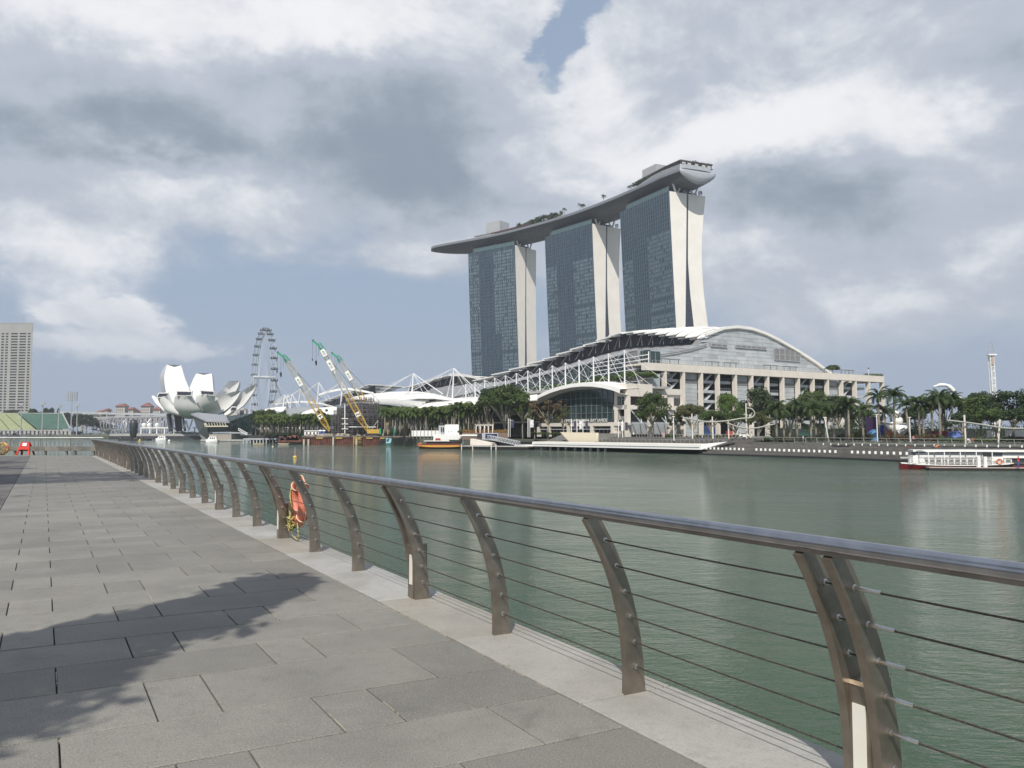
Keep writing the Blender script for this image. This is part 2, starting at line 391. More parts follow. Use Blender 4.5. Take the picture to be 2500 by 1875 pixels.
def build_railing():
    r = thing('railing', 'curved stainless steel railing with wire cables running along the granite quay edge', 'railing', FD(3.19, 2.5))
    pt = []; t = 2.45; i = 0
    seq = [-.85, .8, 2.45, 4.14, 5.83, 7.49, 9.25, 11.0, 12.7]
    while seq[-1] < 62: seq.append(seq[-1] + 1.745)
    M_LAMP = mat('lamp_panel', (.72, .70, .62), .4, var=.03)
    single = plate(0.)
    def pmesh(t, parent, name='post'):
        return plate(t).build(name, M_STEEL, parent, smooth=35)
    base = None
    for i, t in enumerate(seq):
        dbl = (i % 3 == 2)
        tt = [t - .075, t + .075] if dbl else [t]
        for k, q in enumerate(tt):
            p = MB(FD)
            o = pmesh(q, r)
            if t < 30:
                for h in HS:
                    c = pprof(h) + .004; bt = MB(FD)
                    bt.tube([(c, q - (.16 if dbl and k == 0 else .045), h), (c, q - .045, h), (c, q - .034, h), (c, q - .033, h), (c, q - .022, h), (c, q + .045, h)], [.0085, .011, .011, .017, .017, .010], 8)
                    bt.build('bolt', mat('bright_steel', (.62, .60, .56), .22, metal=1.), o, smooth=40)
        if dbl:
            lb = MB(FD); lb.box(3.115, 3.26, t - .052, t + .052, .0, .50)
            lb.hexa([(3.11, t - .052, .50), (3.26, t - .052, .50), (3.26, t + .052, .50), (3.11, t + .052, .50)], [(3.125, t - .052, .515), (3.26, t - .052, .53), (3.26, t + .052, .53), (3.125, t + .052, .515)])
            o = lb.build('lamp_box', M_STEEL, r)
            MB(FD).box(3.109, 3.114, t - .033, t + .033, .14, .42).build('lamp_panel', M_LAMP, o)
    hp = MB(FD).tube([(2.845, seq[0] - 3, 1.135), (2.845, seq[-1] + 1, 1.137)], .032, 20)
    hp.build('handrail', mat('handrail_steel', (.42, .42, .44), .24, metal=1., var=.12, scale=9, bump=.03, bscale=120), r, smooth=40)
    MB(FD).box(2.84, 2.87, seq[0] - 3, seq[-1] + 1, 1.088, 1.107).build('rail_bar', M_STEEL, r)
    M_CAB = mat('cable_wire', (.10, .085, .07), .45, metal=.7, var=.4, scale=60)
    for h in HS:
        c = pprof(h) + .004; mb = MB(FD)
        for a, b in zip([seq[0] - 3] + seq, seq + [seq[-1] + 1]):
            n = 6 if b < 25 else 2
            sag = .004
            mb.tube([(c, lerp(a, b, k / n), h - sag * sin(pi * k / n)) for k in range(n + 1)], .0048, 6, cap=False)
        mb.build('cable', M_CAB, r, smooth=True)
build_railing()
# life ring tied outside the railing, with its tangled rope
def build_ring():
    c = FD(3.32, 12.35, .74)
    lr = thing('life_ring', 'faded orange life ring hung outside the railing with a tangled yellow rope', 'life ring', FD(3.36, 12.62, 0))
    fr = Fr(FD(3.33, 12.30, .575), (-FD.ey - FD.ex * .06)[:2])
    M_O = mat('faded_orange', (.50, .12, .07), .6, var=.12, scale=5, hue=(.62, .22, .15))
    mb = MB(fr); ps = []
    vs = []; fs = []; n = 40; k = 14
    for i in range(n):
        a = 2 * pi * i / n
        for j in range(k):
            b = 2 * pi * j / k; rr = .285 + .08 * cos(b)
            vs.append((rr * cos(a), .075 * sin(b), rr * sin(a)))
    for i in range(n):
        for j in range(k): fs.append((i * k + j, ((i + 1) % n) * k + j, ((i + 1) % n) * k + (j + 1) % k, i * k + (j + 1) % k))
    mb.pts(vs, fs); mb.build('ring', M_O, lr, smooth=True)
    M_R = mat('yellow_rope', (.40, .36, .13), .8, var=.3, scale=30)
    rp = MB(fr)
    grab = []
    for q in range(4):
        a0 = pi / 4 + q * pi / 2
        grab.append([((.372 + .012 * sin(pi * s / 8)) * cos(a0 + s / 8 * pi / 2), .02, (.372 + .012 * sin(pi * s / 8)) * sin(a0 + s / 8 * pi / 2)) for s in range(9)])
    g = MB(fr)
    for p in grab: g.tube(p, .009, 6)
    for q in range(4):
        a0 = pi / 4 + q * pi / 2
        g.tube([((.285 + .09 * cos(b)) * cos(a0), .082 * sin(b), (.30 + .094 * cos(b)) * sin(a0)) for b in [2 * pi * i / 12 for i in range(12)]], .012, 5, close=True)
    g.build('grab_line', mat('grab_rope', (.62, .42, .30), .8), lr, smooth=True)
    rg = random.Random(5); path = []
    for i in range(60):
        s = i / 59; path.append((-.10 + .12 * sin(i * .9) + rg.uniform(-.02, .02), -.10 + .05 * cos(i * 1.3), -.32 + .08 * cos(i * .7) + rg.uniform(-.03, .03)))
    rp.tube(path, .009, 6)
    rp.tube([(-.22, -.06, .25), (-.24, -.09, .12), (-.20, -.10, .05), (-.15, -.1, .0), (-.17, -.12, -.12), (-.13, -.1, -.22), (-.2, -.1, -.34), (-.18, -.1, -.42), (-.08, -.1, -.47), (.05, -.08, -.52), (.2, -.05, -.545)], .010, 6)
    rp.tube([(-.13, -.1, -.05), (-.2, -.1, -.2), (-.24, -.1, -.3), (-.2, -.1, -.40), (-.14, -.1, -.36), (-.15, -.1, -.22), (-.12, -.1, -.1)], .010, 6)
    rp.tube([(.06, -.06, -.36), (.16, -.06, -.30), (.22, -.06, -.42), (.24, -.06, -.54), (.15, -.06, -.54)], .008, 6)
    rp.build('rope', M_R, lr, smooth=True)
build_ring()
# end railing at the far end of the deck, barrier and the wreath of ropes
def build_deck_end():
    e = thing('end_barrier', 'low grey railing with long solid beam closing the far end of the promenade', 'railing', FD(0, 65.5))
    M_G = mat('weathered_metal', (.16, .155, .135), .6, var=.3, scale=2)
    f2 = Fr((0, 57.2, DZ), (1, -.02))
    MB(f2).box(-60, -28.5, .0, .05, 1.20, 1.25).build('top_rail', M_WSTEEL, e)
    MB(f2).box(-60, -29.0, .0, .25, .28, .60).build('beam', M_G, e)
    for x in (-40, -38.5, -36.6, -34.75, -32.6, -31.1, -30.5, -29.2):
        MB(f2).box(x - .06, x + .06, .05, .2, 0, .28).build('beam_foot', M_G, e)
    for x in (-39.2, -37.1, -35.0, -32.9, -30.8):
        MB(f2).box(x - .02, x + .02, .01, .04, .6, 1.2).build('rail_post', M_STEEL, e)
    b = thing('folding_barrier', 'red plastic folding barrier with a white sticker near the far railing', 'barrier', (0, 0, DZ))
    c = G(62, 1111, DZ); b.location = c; WL[b.name] = c
    fr = Fr(c, (1, -.05)); M_RED = mat('red_plastic', (.55, .035, .025), .4, var=.1)
    for s in (-1, 1):
        mb = MB(fr)
        for x in (-1, 1):
            mb.hexa([(x * .46 - .055, s * .30 - .04, 0), (x * .46 + .055, s * .30 - .04, 0), (x * .46 + .055, s * .30 + .04, 0), (x * .46 - .055, s * .30 + .04, 0)],
                    [(x * .24 - .06, s * .05 - .03, .86), (x * .24 + .06, s * .05 - .03, .86), (x * .24 + .06, s * .05 + .03, .86), (x * .24 - .06, s * .05 + .03, .86)])
        mb.hexa([(-.26, s * .12 - .02, .62), (.26, s * .12 - .02, .62), (.26, s * .12 + .02, .62), (-.26, s * .12 + .02, .62)], [(-.24, s * .05 - .03, .90), (.24, s * .05 - .03, .90), (.24, s * .05 + .03, .90), (-.24, s * .05 + .03, .90)])
        mb.hexa([(-.32, s * .20 - .02, .38), (.32, s * .20 - .02, .38), (.32, s * .20 + .02, .38), (-.32, s * .20 + .02, .38)], [(-.29, s * .14 - .02, .6), (.29, s * .14 - .02, .6), (.29, s * .14 + .02, .6), (-.29, s * .14 + .02, .6)])
        mb.build('barrier_panel', M_RED, b)
    MB(fr).hexa([(-.15, -.155, .64), (.15, -.155, .64), (.15, -.15, .64), (-.15, -.15, .64)], [(-.15, -.10, .84), (.15, -.10, .84), (.15, -.095, .84), (-.15, -.095, .84)]).build('sticker', M_WHITE, b)
    c = P(8, 1095, 57.0); w = thing('life_ring', 'red and yellow life ring with hanging ropes on the far end railing', 'life ring', c)
    MB(Fr(c)).torus((0, -.1, 0), .36, .09, 'y', 20, 8).build('ring', mat('worn_red', (.35, .06, .04), .6, hue=(.6, .4, .1), scale=4), w, smooth=True)
    mb = MB(Fr(c)); rg = random.Random(2)
    for i in range(7):
        x = -.25 + i * .085; mb.tube([(x * .4, -.22, .4), (x * .8, -.26, .1), (x * 1.2, -.25, -.35)], .03, 5)
    mb.build('rope', mat('dirty_rope', (.25, .22, .12), .9, var=.5, scale=9), w)
build_deck_end()
# ---------------------------------------------------------------- water and land
def build_water():
    m = bpy.data.materials.new('bay_water'); m.use_nodes = True; t = m.node_tree; b = t.nodes['Principled BSDF']
    ge = t.nodes.new('ShaderNodeNewGeometry'); pos = ge.outputs['Position']
    mp = t.nodes.new('ShaderNodeMapping'); mp.inputs['Scale'].default_value = (1, 2.1, 1); mp.inputs['Rotation'].default_value = (0, 0, .25); t.links.new(pos, mp.inputs[0])
    v = mp.outputs[0]
    big = noise(t, v, .02, 3, .5)
    n1 = noise(t, v, .55, 4, .6, .4); n2 = noise(t, v, 2.3, 4, .6, .5); n3 = noise(t, v, .09, 4, .5)
    patch = sstep(t, big, .35, .65)
    n4 = noise(t, v, 7.5, 3, .6, .3)
    h = n1 * .17 * (.40 + patch) + n2 * .085 * (.45 + patch) + n3 * .26 + n4 * .022
    bp = t.nodes.new('ShaderNodeBump'); bp.inputs['Strength'].default_value = 1; bp.inputs['Distance'].default_value = 1.0
    t.links.new(h.k, bp.inputs['Height']); t.links.new(bp.outputs[0], b.inputs['Normal'])
    col = mixc(t, patch, (.027, .060, .031), (.040, .075, .040))
    t.links.new(col, b.inputs['Base Color'])
    b.inputs['Roughness'].default_value = .04; b.inputs['IOR'].default_value = 1.333; b.inputs['Specular IOR Level'].default_value = .46
    mb = MB(); mb.quad((-2900, -400, 0), (2950, -400, 0), (2950, 1500, 0), (-2900, 1500, 0))
    mb.build('water', m, kind='structure')
build_water()
M_PLAZA = mat('plaza_paving', (.26, .25, .235), .85, var=.12, scale=.2)
M_SOIL = mat('grass_ground', (.05, .075, .03), .95, var=.3, scale=.1)
_sf = [G(3600, 1185), G(2700, 1146), G(2210, 1128), G(1971, 1118), G(1705, 1110)]
SHORE = [(p.x + 11.5, p.y + 7.5) for p in _sf] + [ (48, 232), (16, 277), (-18, 318), (-77, 405), (-115, 450), (-128, 560), (-150, 640), (-330, 660), (-470, 790), (-900, 800), (-2500, 900)]
def build_land():
    back = [(-2500, 2600), (2950, 2600), (2950, 60)]
    pts = SHORE + back; n = len(pts)
    mb = MB(); vs = [(x, y, 3.0) for x, y in pts] + [(x, y, -2) for x, y in pts]
    mb.pts(vs, [tuple(range(n))[::-1]] + [(i, (i + 1) % n, (i + 1) % n + n, i + n) for i in range(len(SHORE) - 1)])
    mb.build('ground', mat('far_ground', (.10, .11, .085), .95, var=.3, scale=.02), kind='structure')
build_land()
# ---------------------------------------------------------------- hotel towers
M_TWALL = mat('tower_cladding', (.80, .77, .715), .75, var=.04, scale=.08)
M_GLASS = mat('dark_tower_glass', (.034, .054, .084), .2, var=.25, scale=.05, spec=.55)
M_PANE = [mat('curtained_pane', (.15, .20, .235), .3, var=.2, scale=.2, spec=.5), mat('dim_pane', (.05, .078, .10), .2, var=.2, scale=.2, spec=.8), mat('blue_pane', (.042, .068, .10), .15, var=.2, scale=.2, spec=.8)]
M_FIN = mat('tower_fin', (.075, .11, .14), .4, var=.1)
def hw(z, s, T): return tab(z, T) * s
TW = [  # corner, e (across the end), f (along the facade), length, splay amount, width scale
    dict(o=(2.8, 817), e=(.66, .75), f=(-.76, .65), L=63, s=.12, tint='greenish', lab='dark glass hotel tower furthest left of three, under the cantilevered tip of the roof park'),
    dict(o=(71.8, 732), e=(.82, .57), f=(-.60, .80), L=65.5, s=.55, tint='', lab='middle of the three glass hotel towers, its two cream slabs parting near the foot'),
    dict(o=(122.0, 632), e=(.905, .425), f=(-.425, .905), L=68.5, s=1., tint='', lab='nearest and tallest looking hotel tower on the right, with widely splayed cream legs')]
def tower(k, T):
    fr = Fr((*T['o'], 3.9), T['e'], T['f']); L = T['L']; s = T['s']
    th = thing('hotel_tower', T['lab'], 'hotel tower', (*T['o'], 3.9), 'three hotel towers under the roof park')
    H = 188.4
    W0 = lambda z: (1 - z / H) ** 1.15 * 9.6
    W1 = lambda z: 16.6 - (1 - z / H) * (3.8 * s + 1.2)
    E0 = lambda z: 18.0 + s * tab(z, [(0, 28), (30, 17), (50, 10.5), (83, 4.0), (110, .8), (135, -.9), (160, -.5), (H, .3)])
    E1 = lambda z: 33.6 + s * tab(z, [(0, 24), (30, 13.5), (50, 7.8), (83, 2.2), (110, -1.7), (135, -3.4), (155, -2.8), (172, -1.0), (H, 1.2)]) - (0 if s > .5 else .3)
    zs = [H * i / 40 for i in range(41)]
    for (A, B, nm) in ((W0, W1, 'west_slab'), (E0, E1, 'east_slab')):
        mb = MB(fr); rows = [[(A(z), 0, z), (B(z), 0, z), (B(z), L, z), (A(z), L, z)] for z in zs]
        mb.grid(rows, close=True); n = len(mb.v); mb.f.append((n - 4, n - 3, n - 2, n - 1)); mb.m.append(0)
        mb.build(nm, M_TWALL, th, smooth=20)
    # glazed strip between the two slabs
    mb = MB(fr); mb.grid([[(W1(z) - .1, .22, z), (E0(z) + .1, .22, z)] for z in zs]); mb.build('atrium_glass', mat('violet_glass', (.035, .04, .06), .3, spec=.7), th)
    mb = MB(fr)
    for i in range(1, 50):
        z = H * i / 50
        if E0(z) - W1(z) > 2.2: mb.box(W1(z) + .05, E0(z) - .05, .05, .2, z - .15, z + .15)
    if mb.v: mb.build('atrium_transom', M_FIN, th, kind='stuff')
    # west glass wall
    off = .5
    mb = MB(fr); mb.grid([[(W0(z) - off, -.15, z), (W0(z) - off, L + .1, z)] for z in zs + [H + 1.5]][:-1]); mb.grid([[(W0(z) - off, -.15, z), (W0(z), -.15, z)] for z in zs])
    gl = mb.build('glass_wall', M_GLASS, th)
    nf = 56; fh = H / nf; nb = 22; bw = L / nb; rg = random.Random(11 + k)
    mb = MB(fr); mf = MB(fr)
    zones = {0: (.30, .58), 1: (.30, .62), 2: (.30, .58)}[k]
    for j in range(1, nf):
        z0, z1 = j * fh + .75, (j + 1) * fh - .35; xa, xb = W0(z0) - off - .12, W0(z1) - off - .12
        band = rg.random()
        for i in range(nb):
            u = (i + .5) / nb                                  # 0 at the near corner
            lit = u < 1 - zones[1] + .02 or u > 1 - zones[0] + .05
            if k == 0 and j < 30 and u > .30 and u < .72: lit = False
            if k == 1 and j > 46: lit = False
            if k == 2 and (j > 46 or (j > 42 and u > .5)): lit = False
            sub = 2
            for q in range(sub):
                y0 = i * bw + .25 + q * (bw - .3) / sub; y1 = y0 + (bw - .3) / sub - .28
                r = rg.random()
                if lit: mi = 0 if r < .84 else (1 if r < .94 else 2)
                else: mi = 2 if r < .6 else (1 if r < .72 else -1)
                if lit and band < .08: mi = 1
                if mi < 0: continue
                mb.mi = mi; mb.quad((xa, y0, z0), (xa, y1, z0), (xb, y1, z1), (xb, y0, z1))
    for i in range(nb + 1):
        y = min(i * bw, L - .1)
        for q in range(16):
            za, zb = H * q / 16, H * (q + 1) / 16
            d = .7 if (k == 2 or i % 2 == 0) else .35
            w = .12 if k else .08
            mf.hexa([(W0(za) - off - d, y - w, za), (W0(za) - off, y - w, za), (W0(za) - off, y + w, za), (W0(za) - off - d, y + w, za)],
                    [(W0(zb) - off - d, y - w, zb), (W0(zb) - off, y - w, zb), (W0(zb) - off, y + w, zb), (W0(zb) - off - d, y + w, zb)])
    for j in range(0, nf, 1):
        z = j * fh; mf.box(W0(z) - off - .22, W0(z) - off, 0, L, z + .1, z + .42)
    mb.build('window_pane', M_PANE, th, kind='stuff'); mf.build('facade_fin', M_FIN, th, kind='stuff')
    MB(fr).box(W0(H) - off - .1, W0(H) - off + .15, .0, L * .86, H, H + 3.6).build('parapet_glass', mat('parapet_glass', (.07, .12, .12), .3, spec=.8), th)
    mb = MB(fr)
    for i in range(14): y = L * .86 * i / 13; mb.box(W0(H) - off - .3, W0(H) - off - .1, y - .1, y + .1, H, H + 3.8)
    mb.box(W0(H) - off - .25, W0(H) - off + .2, 0, L * .86, H + 3.5, H + 3.9)
    mb.build('parapet_post', M_FIN, th, kind='stuff')
    MB(fr).box(W0(H) + 1.5, E1(H) - 1.5, 9, L - 4, H - 1, H + 4.5).build('plant_storey', mat('plant_storey', (.06, .07, .075), .6), th)
    # V struts that carry the roof park
    for y in (2.2, L * .5, L - 4):
        for c in (8.5, 25.5):
            for sg in (-1, 1):
                dz = 8.8 if y < 3 else 9.5
                mb = MB(fr).tube([(c + sg * .4, y, H - .3), (c + sg * 3.9, y, H + (5.2 if (c < 17) == (sg > 0) else 8.6))], .72, 8)
                mb.build('strut', mat('strut_grey', (.74, .75, .76), .5), th, smooth=40)
        MB(fr).tube([(17.3, y + 1.5, H - 1), (17.3, y + 1.5, H + 8)], [1.9, 1.5], 10).build('core_column', mat('core_grey', (.22, .23, .25), .5), th, smooth=40)
    if k:
        mb = MB(fr)
        for (p, q) in (((29.5, 1.5, H), (29.5, 1.5, H + 4)), ((32.5, 1.5, H), (32.5, 1.5, H + 4)), ((29.5, 1.5, H + 4), (32.5, 1.5, H + 4)), ((29.5, 1.5, H + 2), (32.5, 1.5, H + 2)), ((29.5, 1.5, H), (32.5, 1.5, H + 4)), ((32.5, 1.5, H + 4), (32.5, 6, H + 4))): mb.bar(p, q, .4)
        mb.build('roof_frame', M_DARK, th)
    return fr
TFR = [tower(k, T) for k, T in enumerate(TW)]
# ---------------------------------------------------------------- roof park
def catmull(ps, n):
    out = []; ps = [Vector(p) for p in ps]; q = [2 * ps[0] - ps[1]] + ps + [2 * ps[-1] - ps[-2]]
    for i in range(1, len(q) - 2):
        for j in range(n):
            t = j / n; a, b, c, d = q[i - 1:i + 3]
            out.append(.5 * ((2 * b) + (c - a) * t + (2 * a - 5 * b + 4 * c - d) * t * t + (3 * b - a - 3 * c + d) * t ** 3))
    return out + [ps[-1]]
SKC = catmull([(143.1, 627, 0), (123.2, 670, 0), (96.6, 720, 0), (65.0, 767.8, 0), (28.6, 811, 0), (-10.4, 850, 0), (-49.5, 878, 0), (-88.3, 895, 0)], 10)
SKL = [0.]
for a, b in zip(SKC, SKC[1:]): SKL.append(SKL[-1] + (b - a).length)
SKT = SKL[-1]
def sk_at(s):
    for i in range(len(SKL) - 1):
        if s <= SKL[i + 1] or i == len(SKL) - 2:
            t = (s - SKL[i]) / (SKL[i + 1] - SKL[i]); p = SKC[i].lerp(SKC[i + 1], t); a = SKC[max(0, i - 1)]; b = SKC[min(len(SKC) - 1, i + 2)]
            d = (b - a).normalized(); return p, d, Vector((d.y, -d.x, 0))
def sk_w(s):
    r = SKT - s
    w = 19.6 if r > 75 else 19.6 * sqrt(max(.0, 1 - ((75 - r) / 75) ** 2.3))
    return max(.6, w * min(1, .86 + s * .007))
def skp(s, n, z):                                     # n -1 (bay side) .. 1 of the half width
    p, d, q = sk_at(s); w = sk_w(s); return p + q * (n * w) + Vector((0, 0, z))
ZR = 206.6
def build_skypark():
    th = thing('roof_park', 'long grey boat shaped roof park resting on the three hotel towers', 'roof park', (63, 768, 193))
    S = [0, .6, 1.6] + [4 + (SKT - 4) * i / 90 for i in range(91)]
    prof = [-1 + 2 * i / 22 for i in range(23)]
    def under(s, n):
        r = SKT - s; dep = 8.6 * min(1, (r / 60 + .04) ** .55)
        if s < 3: dep *= .965 + .035 * s / 3
        return ZR - 2.4 - dep * (1 - abs(n) ** 1.7) ** .78
    rows = []
    for s in S: rows.append([skp(s, n, under(s, n)) for n in prof])
    mb = MB().grid(rows)
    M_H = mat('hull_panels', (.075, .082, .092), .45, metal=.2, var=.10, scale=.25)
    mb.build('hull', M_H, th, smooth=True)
    # seams along the hull
    mb = MB()
    for n in (-.93, -.8, -.62, -.4, -.15, .2, .5, .8): mb.tube([skp(s, n, under(s, n) - .05) for s in S[2:-3]], .10, 4, cap=False)
    for i in range(3, len(S) - 5, 1): mb.tube([skp(S[i], n, under(S[i], n) - .03) for n in prof[1:-1]], .05, 3, cap=False)
    mb.build('hull_seam', mat('hull_seam', (.07, .075, .085), .6), th, kind='stuff')
    rows = [[skp(s, -1, ZR - 2.4), skp(s, -1.012, ZR - 1.3), skp(s, -1.005, ZR)] for s in S]; mb = MB().grid(rows)
    mb.grid([[skp(s, 1.005, ZR), skp(s, 1.012, ZR - 1.3), skp(s, 1, ZR - 2.4)] for s in S])
    mb.build('rim', mat('rim_panels', (.24, .25, .27), .4, metal=.3, var=.05, scale=.5), th, smooth=True)
    mb = MB().grid([[skp(s, -1.0, ZR), skp(s, 1.0, ZR)] for s in S]); mb.build('deck', M_CONC, th)
    # bulged south end, in three courses
    M_E = mat('end_panels', (.42, .44, .47), .35, metal=.3, var=.05, scale=.4)
    p0, d0, q0 = sk_at(0)
    def endp(n, v):                                    # v 0 at the rim, 1 along the keel
        zz = lerp(ZR, under(0, n), v); bul = 2.6 * (1 - n * n) ** .5 * sin(pi * min(1, v * .92 + .08)) ** .7
        return skp(0, n, zz) - d0 * bul
    for v0, v1 in ((.0, .26), (.27, .62), (.63, 1.)):
        MB().grid([[endp(n, lerp(v0, v1, i / 4)) for n in prof] for i in range(5)]).build('end_panel', M_E, th, smooth=True)
    # upper terrace wall at the south end
    rows = [[skp(0, n, ZR) - d0 * (2.0 * (1 - n * n) ** .5), skp(0, n * .96, ZR + 3.4) - d0 * (1.4 * (1 - n * n) ** .5)] for n in [-1 + .1 * i for i in range(18)]]
    MB().grid(rows).build('end_terrace', M_E, th, smooth=True)
    rows = [[skp(s, -1.005, ZR), skp(s, -.965, ZR + 3.4 * min(1, (60 - s) / 25))] for s in [60 * i / 12 for i in range(13)]]
    MB().grid(rows).build('terrace_wall', mat('rim_panels', (0, 0, 0)), th)
    MB().grid([[skp(s, -.96, ZR + 3.3 * min(1, (60 - s) / 25)), skp(s, .9, ZR + 3.3 * min(1, (60 - s) / 25))] for s in [60 * i / 12 for i in range(13)]]).build('upper_deck', M_CONC, th)
    # dark canopies and low roofs on deck
    M_CAN = mat('dark_canopy', (.05, .045, .045), .6)
    def ribbon(s0, s1, n0, n1, z0, z1, name, m, up=.5, k=14):
        rows = [[skp(lerp(s0, s1, i / k), n0, lerp(z0, z1, i / k)), skp(lerp(s0, s1, i / k), n1, lerp(z0, z1, i / k))] for i in range(k + 1)]
        MB().grid(rows, thick=up).build(name, m, th)
    ribbon(2, 62, -.86, .4, ZR + 7.6, ZR + 6.0, 'canopy', M_CAN, .8)
    ribbon(1, 14, .2, .9, ZR + 7.4, ZR + 6.6, 'canopy', M_CAN, .8)
    ribbon(22, 60, -.9, -.6, ZR + 4.5, ZR + 4.2, 'planter_band', mat('shrub_green', (.03, .05, .02), .9, var=.5, scale=.5), 1.6)
    ribbon(215, 300, -.72, -.2, ZR + 4.4, ZR + 3.6, 'canopy', M_CAN, .7)
    ribbon(232, 312, -.78, .3, ZR + 2.6, ZR + 1.4, 'low_roof', mat('low_roof', (.28, .29, .31), .5), .8)
    ribbon(214, 268, -.92, -.70, ZR + 2.2, ZR + 2.0, 'parasol_row', mat('red_brown', (.10, .04, .04), .8), .8)
    mb = MB()
    for i in range(24):
        s = 2 + i * 2.4; mb.bar(skp(s, -.84, ZR + 3), skp(s, -.84, ZR + 7.3), .35)
    for i in range(12): p = skp(.4, -.85 + i * .15, ZR + 3.3); mb.bar(p, p + Vector((0, 0, 3.9)), .35)
    for i in range(34):
        s = 218 + i * 2.5; mb.bar(skp(s, -.70, ZR), skp(s, -.70, ZR + 4), .3)
    mb.build('canopy_post', M_CAN, th, kind='stuff')
    # parapet rail of the cantilever
    mb = MB()
    for i in range(60):
        s = 272 + i * (SKT - 274) / 60; mb.bar(skp(s, -.97, ZR), skp(s, -.97, ZR + 1.6), .12); mb.bar(skp(s, .97, ZR), skp(s, .97, ZR + 1.6), .12)
    mb.tube([skp(272 + i * (SKT - 274) / 60, -.97, ZR + 1.6) for i in range(61)], .1, 4); mb.build('deck_rail', M_WSTEEL, th, kind='stuff')
    # end gallery lights
    mb = MB()
    for n in (-.8, -.5, -.1, .3, .6): p = skp(.3, n, ZR + 4.2) - d0 * 1.2; mb.bar(p - q0 * 1.6, p + q0 * 1.6, .2, 1.4)
    mb.build('gallery_window', mat('gallery_window', (.45, .45, .42), .5), th)
    M_BX = mat('lift_tower_cladding', (.36, .37, .385), .6, var=.03)
    for s, lab in ((51, 'grey lift housing standing on the roof park above the nearest tower'), (277, 'grey lift housing standing on the roof park above the furthest left tower')):
        p, d, q = sk_at(s); fr = Fr((p.x, p.y, ZR), q[:2], d[:2])
        c = MB(fr).box(-10, 5, -9.5, 9.5, 0, 16.6 if s < 100 else 16.2).build('lift_housing', M_BX, loc=(p.x, p.y, ZR)); tag(c, lab, 'lift housing', 'lift housings on the roof park')
        MB(fr).box(-6, -3, -4, 0, 16.6 if s < 100 else 16.2, 17.8 if s < 100 else 17.4).build('roof_unit', M_DARK, c)
build_skypark()
# ---------------------------------------------------------------- convention hall and mall
FH = Fr((49.6, 310.2, 0), (.848, .53))
def PA(fr, a, px, py):                                # where the sight line meets the vertical plane x=a of a frame
    x, y, z = ray(px, py); k = (a + fr.o.x * fr.ex.x + fr.o.y * fr.ex.y) / (x * fr.ex.x + y * fr.ex.y)
    w = Vector((x * k, y * k, z * k + EZ)); d = w - Vector((fr.o.x, fr.o.y, 0)); return (a, d.dot(fr.ey), w.z)
def PB(fr, b, px, py):                                # the same for the plane y=b
    x, y, z = ray(px, py); k = (b + fr.o.x * fr.ey.x + fr.o.y * fr.ey.y) / (x * fr.ey.x + y * fr.ey.y)
    w = Vector((x * k, y * k, z * k + EZ)); d = w - Vector((fr.o.x, fr.o.y, 0)); return (d.dot(fr.ex), b, w.z)
M_ROOFG = mat('grey_roof_metal', (.40, .41, .43), .45, metal=.3, var=.06, scale=.1)
M_SHELL = mat('white_roof_shell', (.74, .73, .70), .5, var=.05, scale=.2)
M_CLAD = mat('grey_cladding', (.40, .43, .45), .55, var=.12, scale=.25)
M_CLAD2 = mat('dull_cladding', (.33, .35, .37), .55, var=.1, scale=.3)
M_LOUV = mat('louvre_grey', (.19, .19, .195), .7, var=.1)
M_CLERE = mat('clerestory_dark', (.018, .02, .028), .55, var=.3)
M_GGLASS = mat('green_glass', (.022, .04, .042), .12, var=.4, scale=.15, spec=.8)
M_MUL = mat('glass_mullion', (.16, .18, .18), .5)
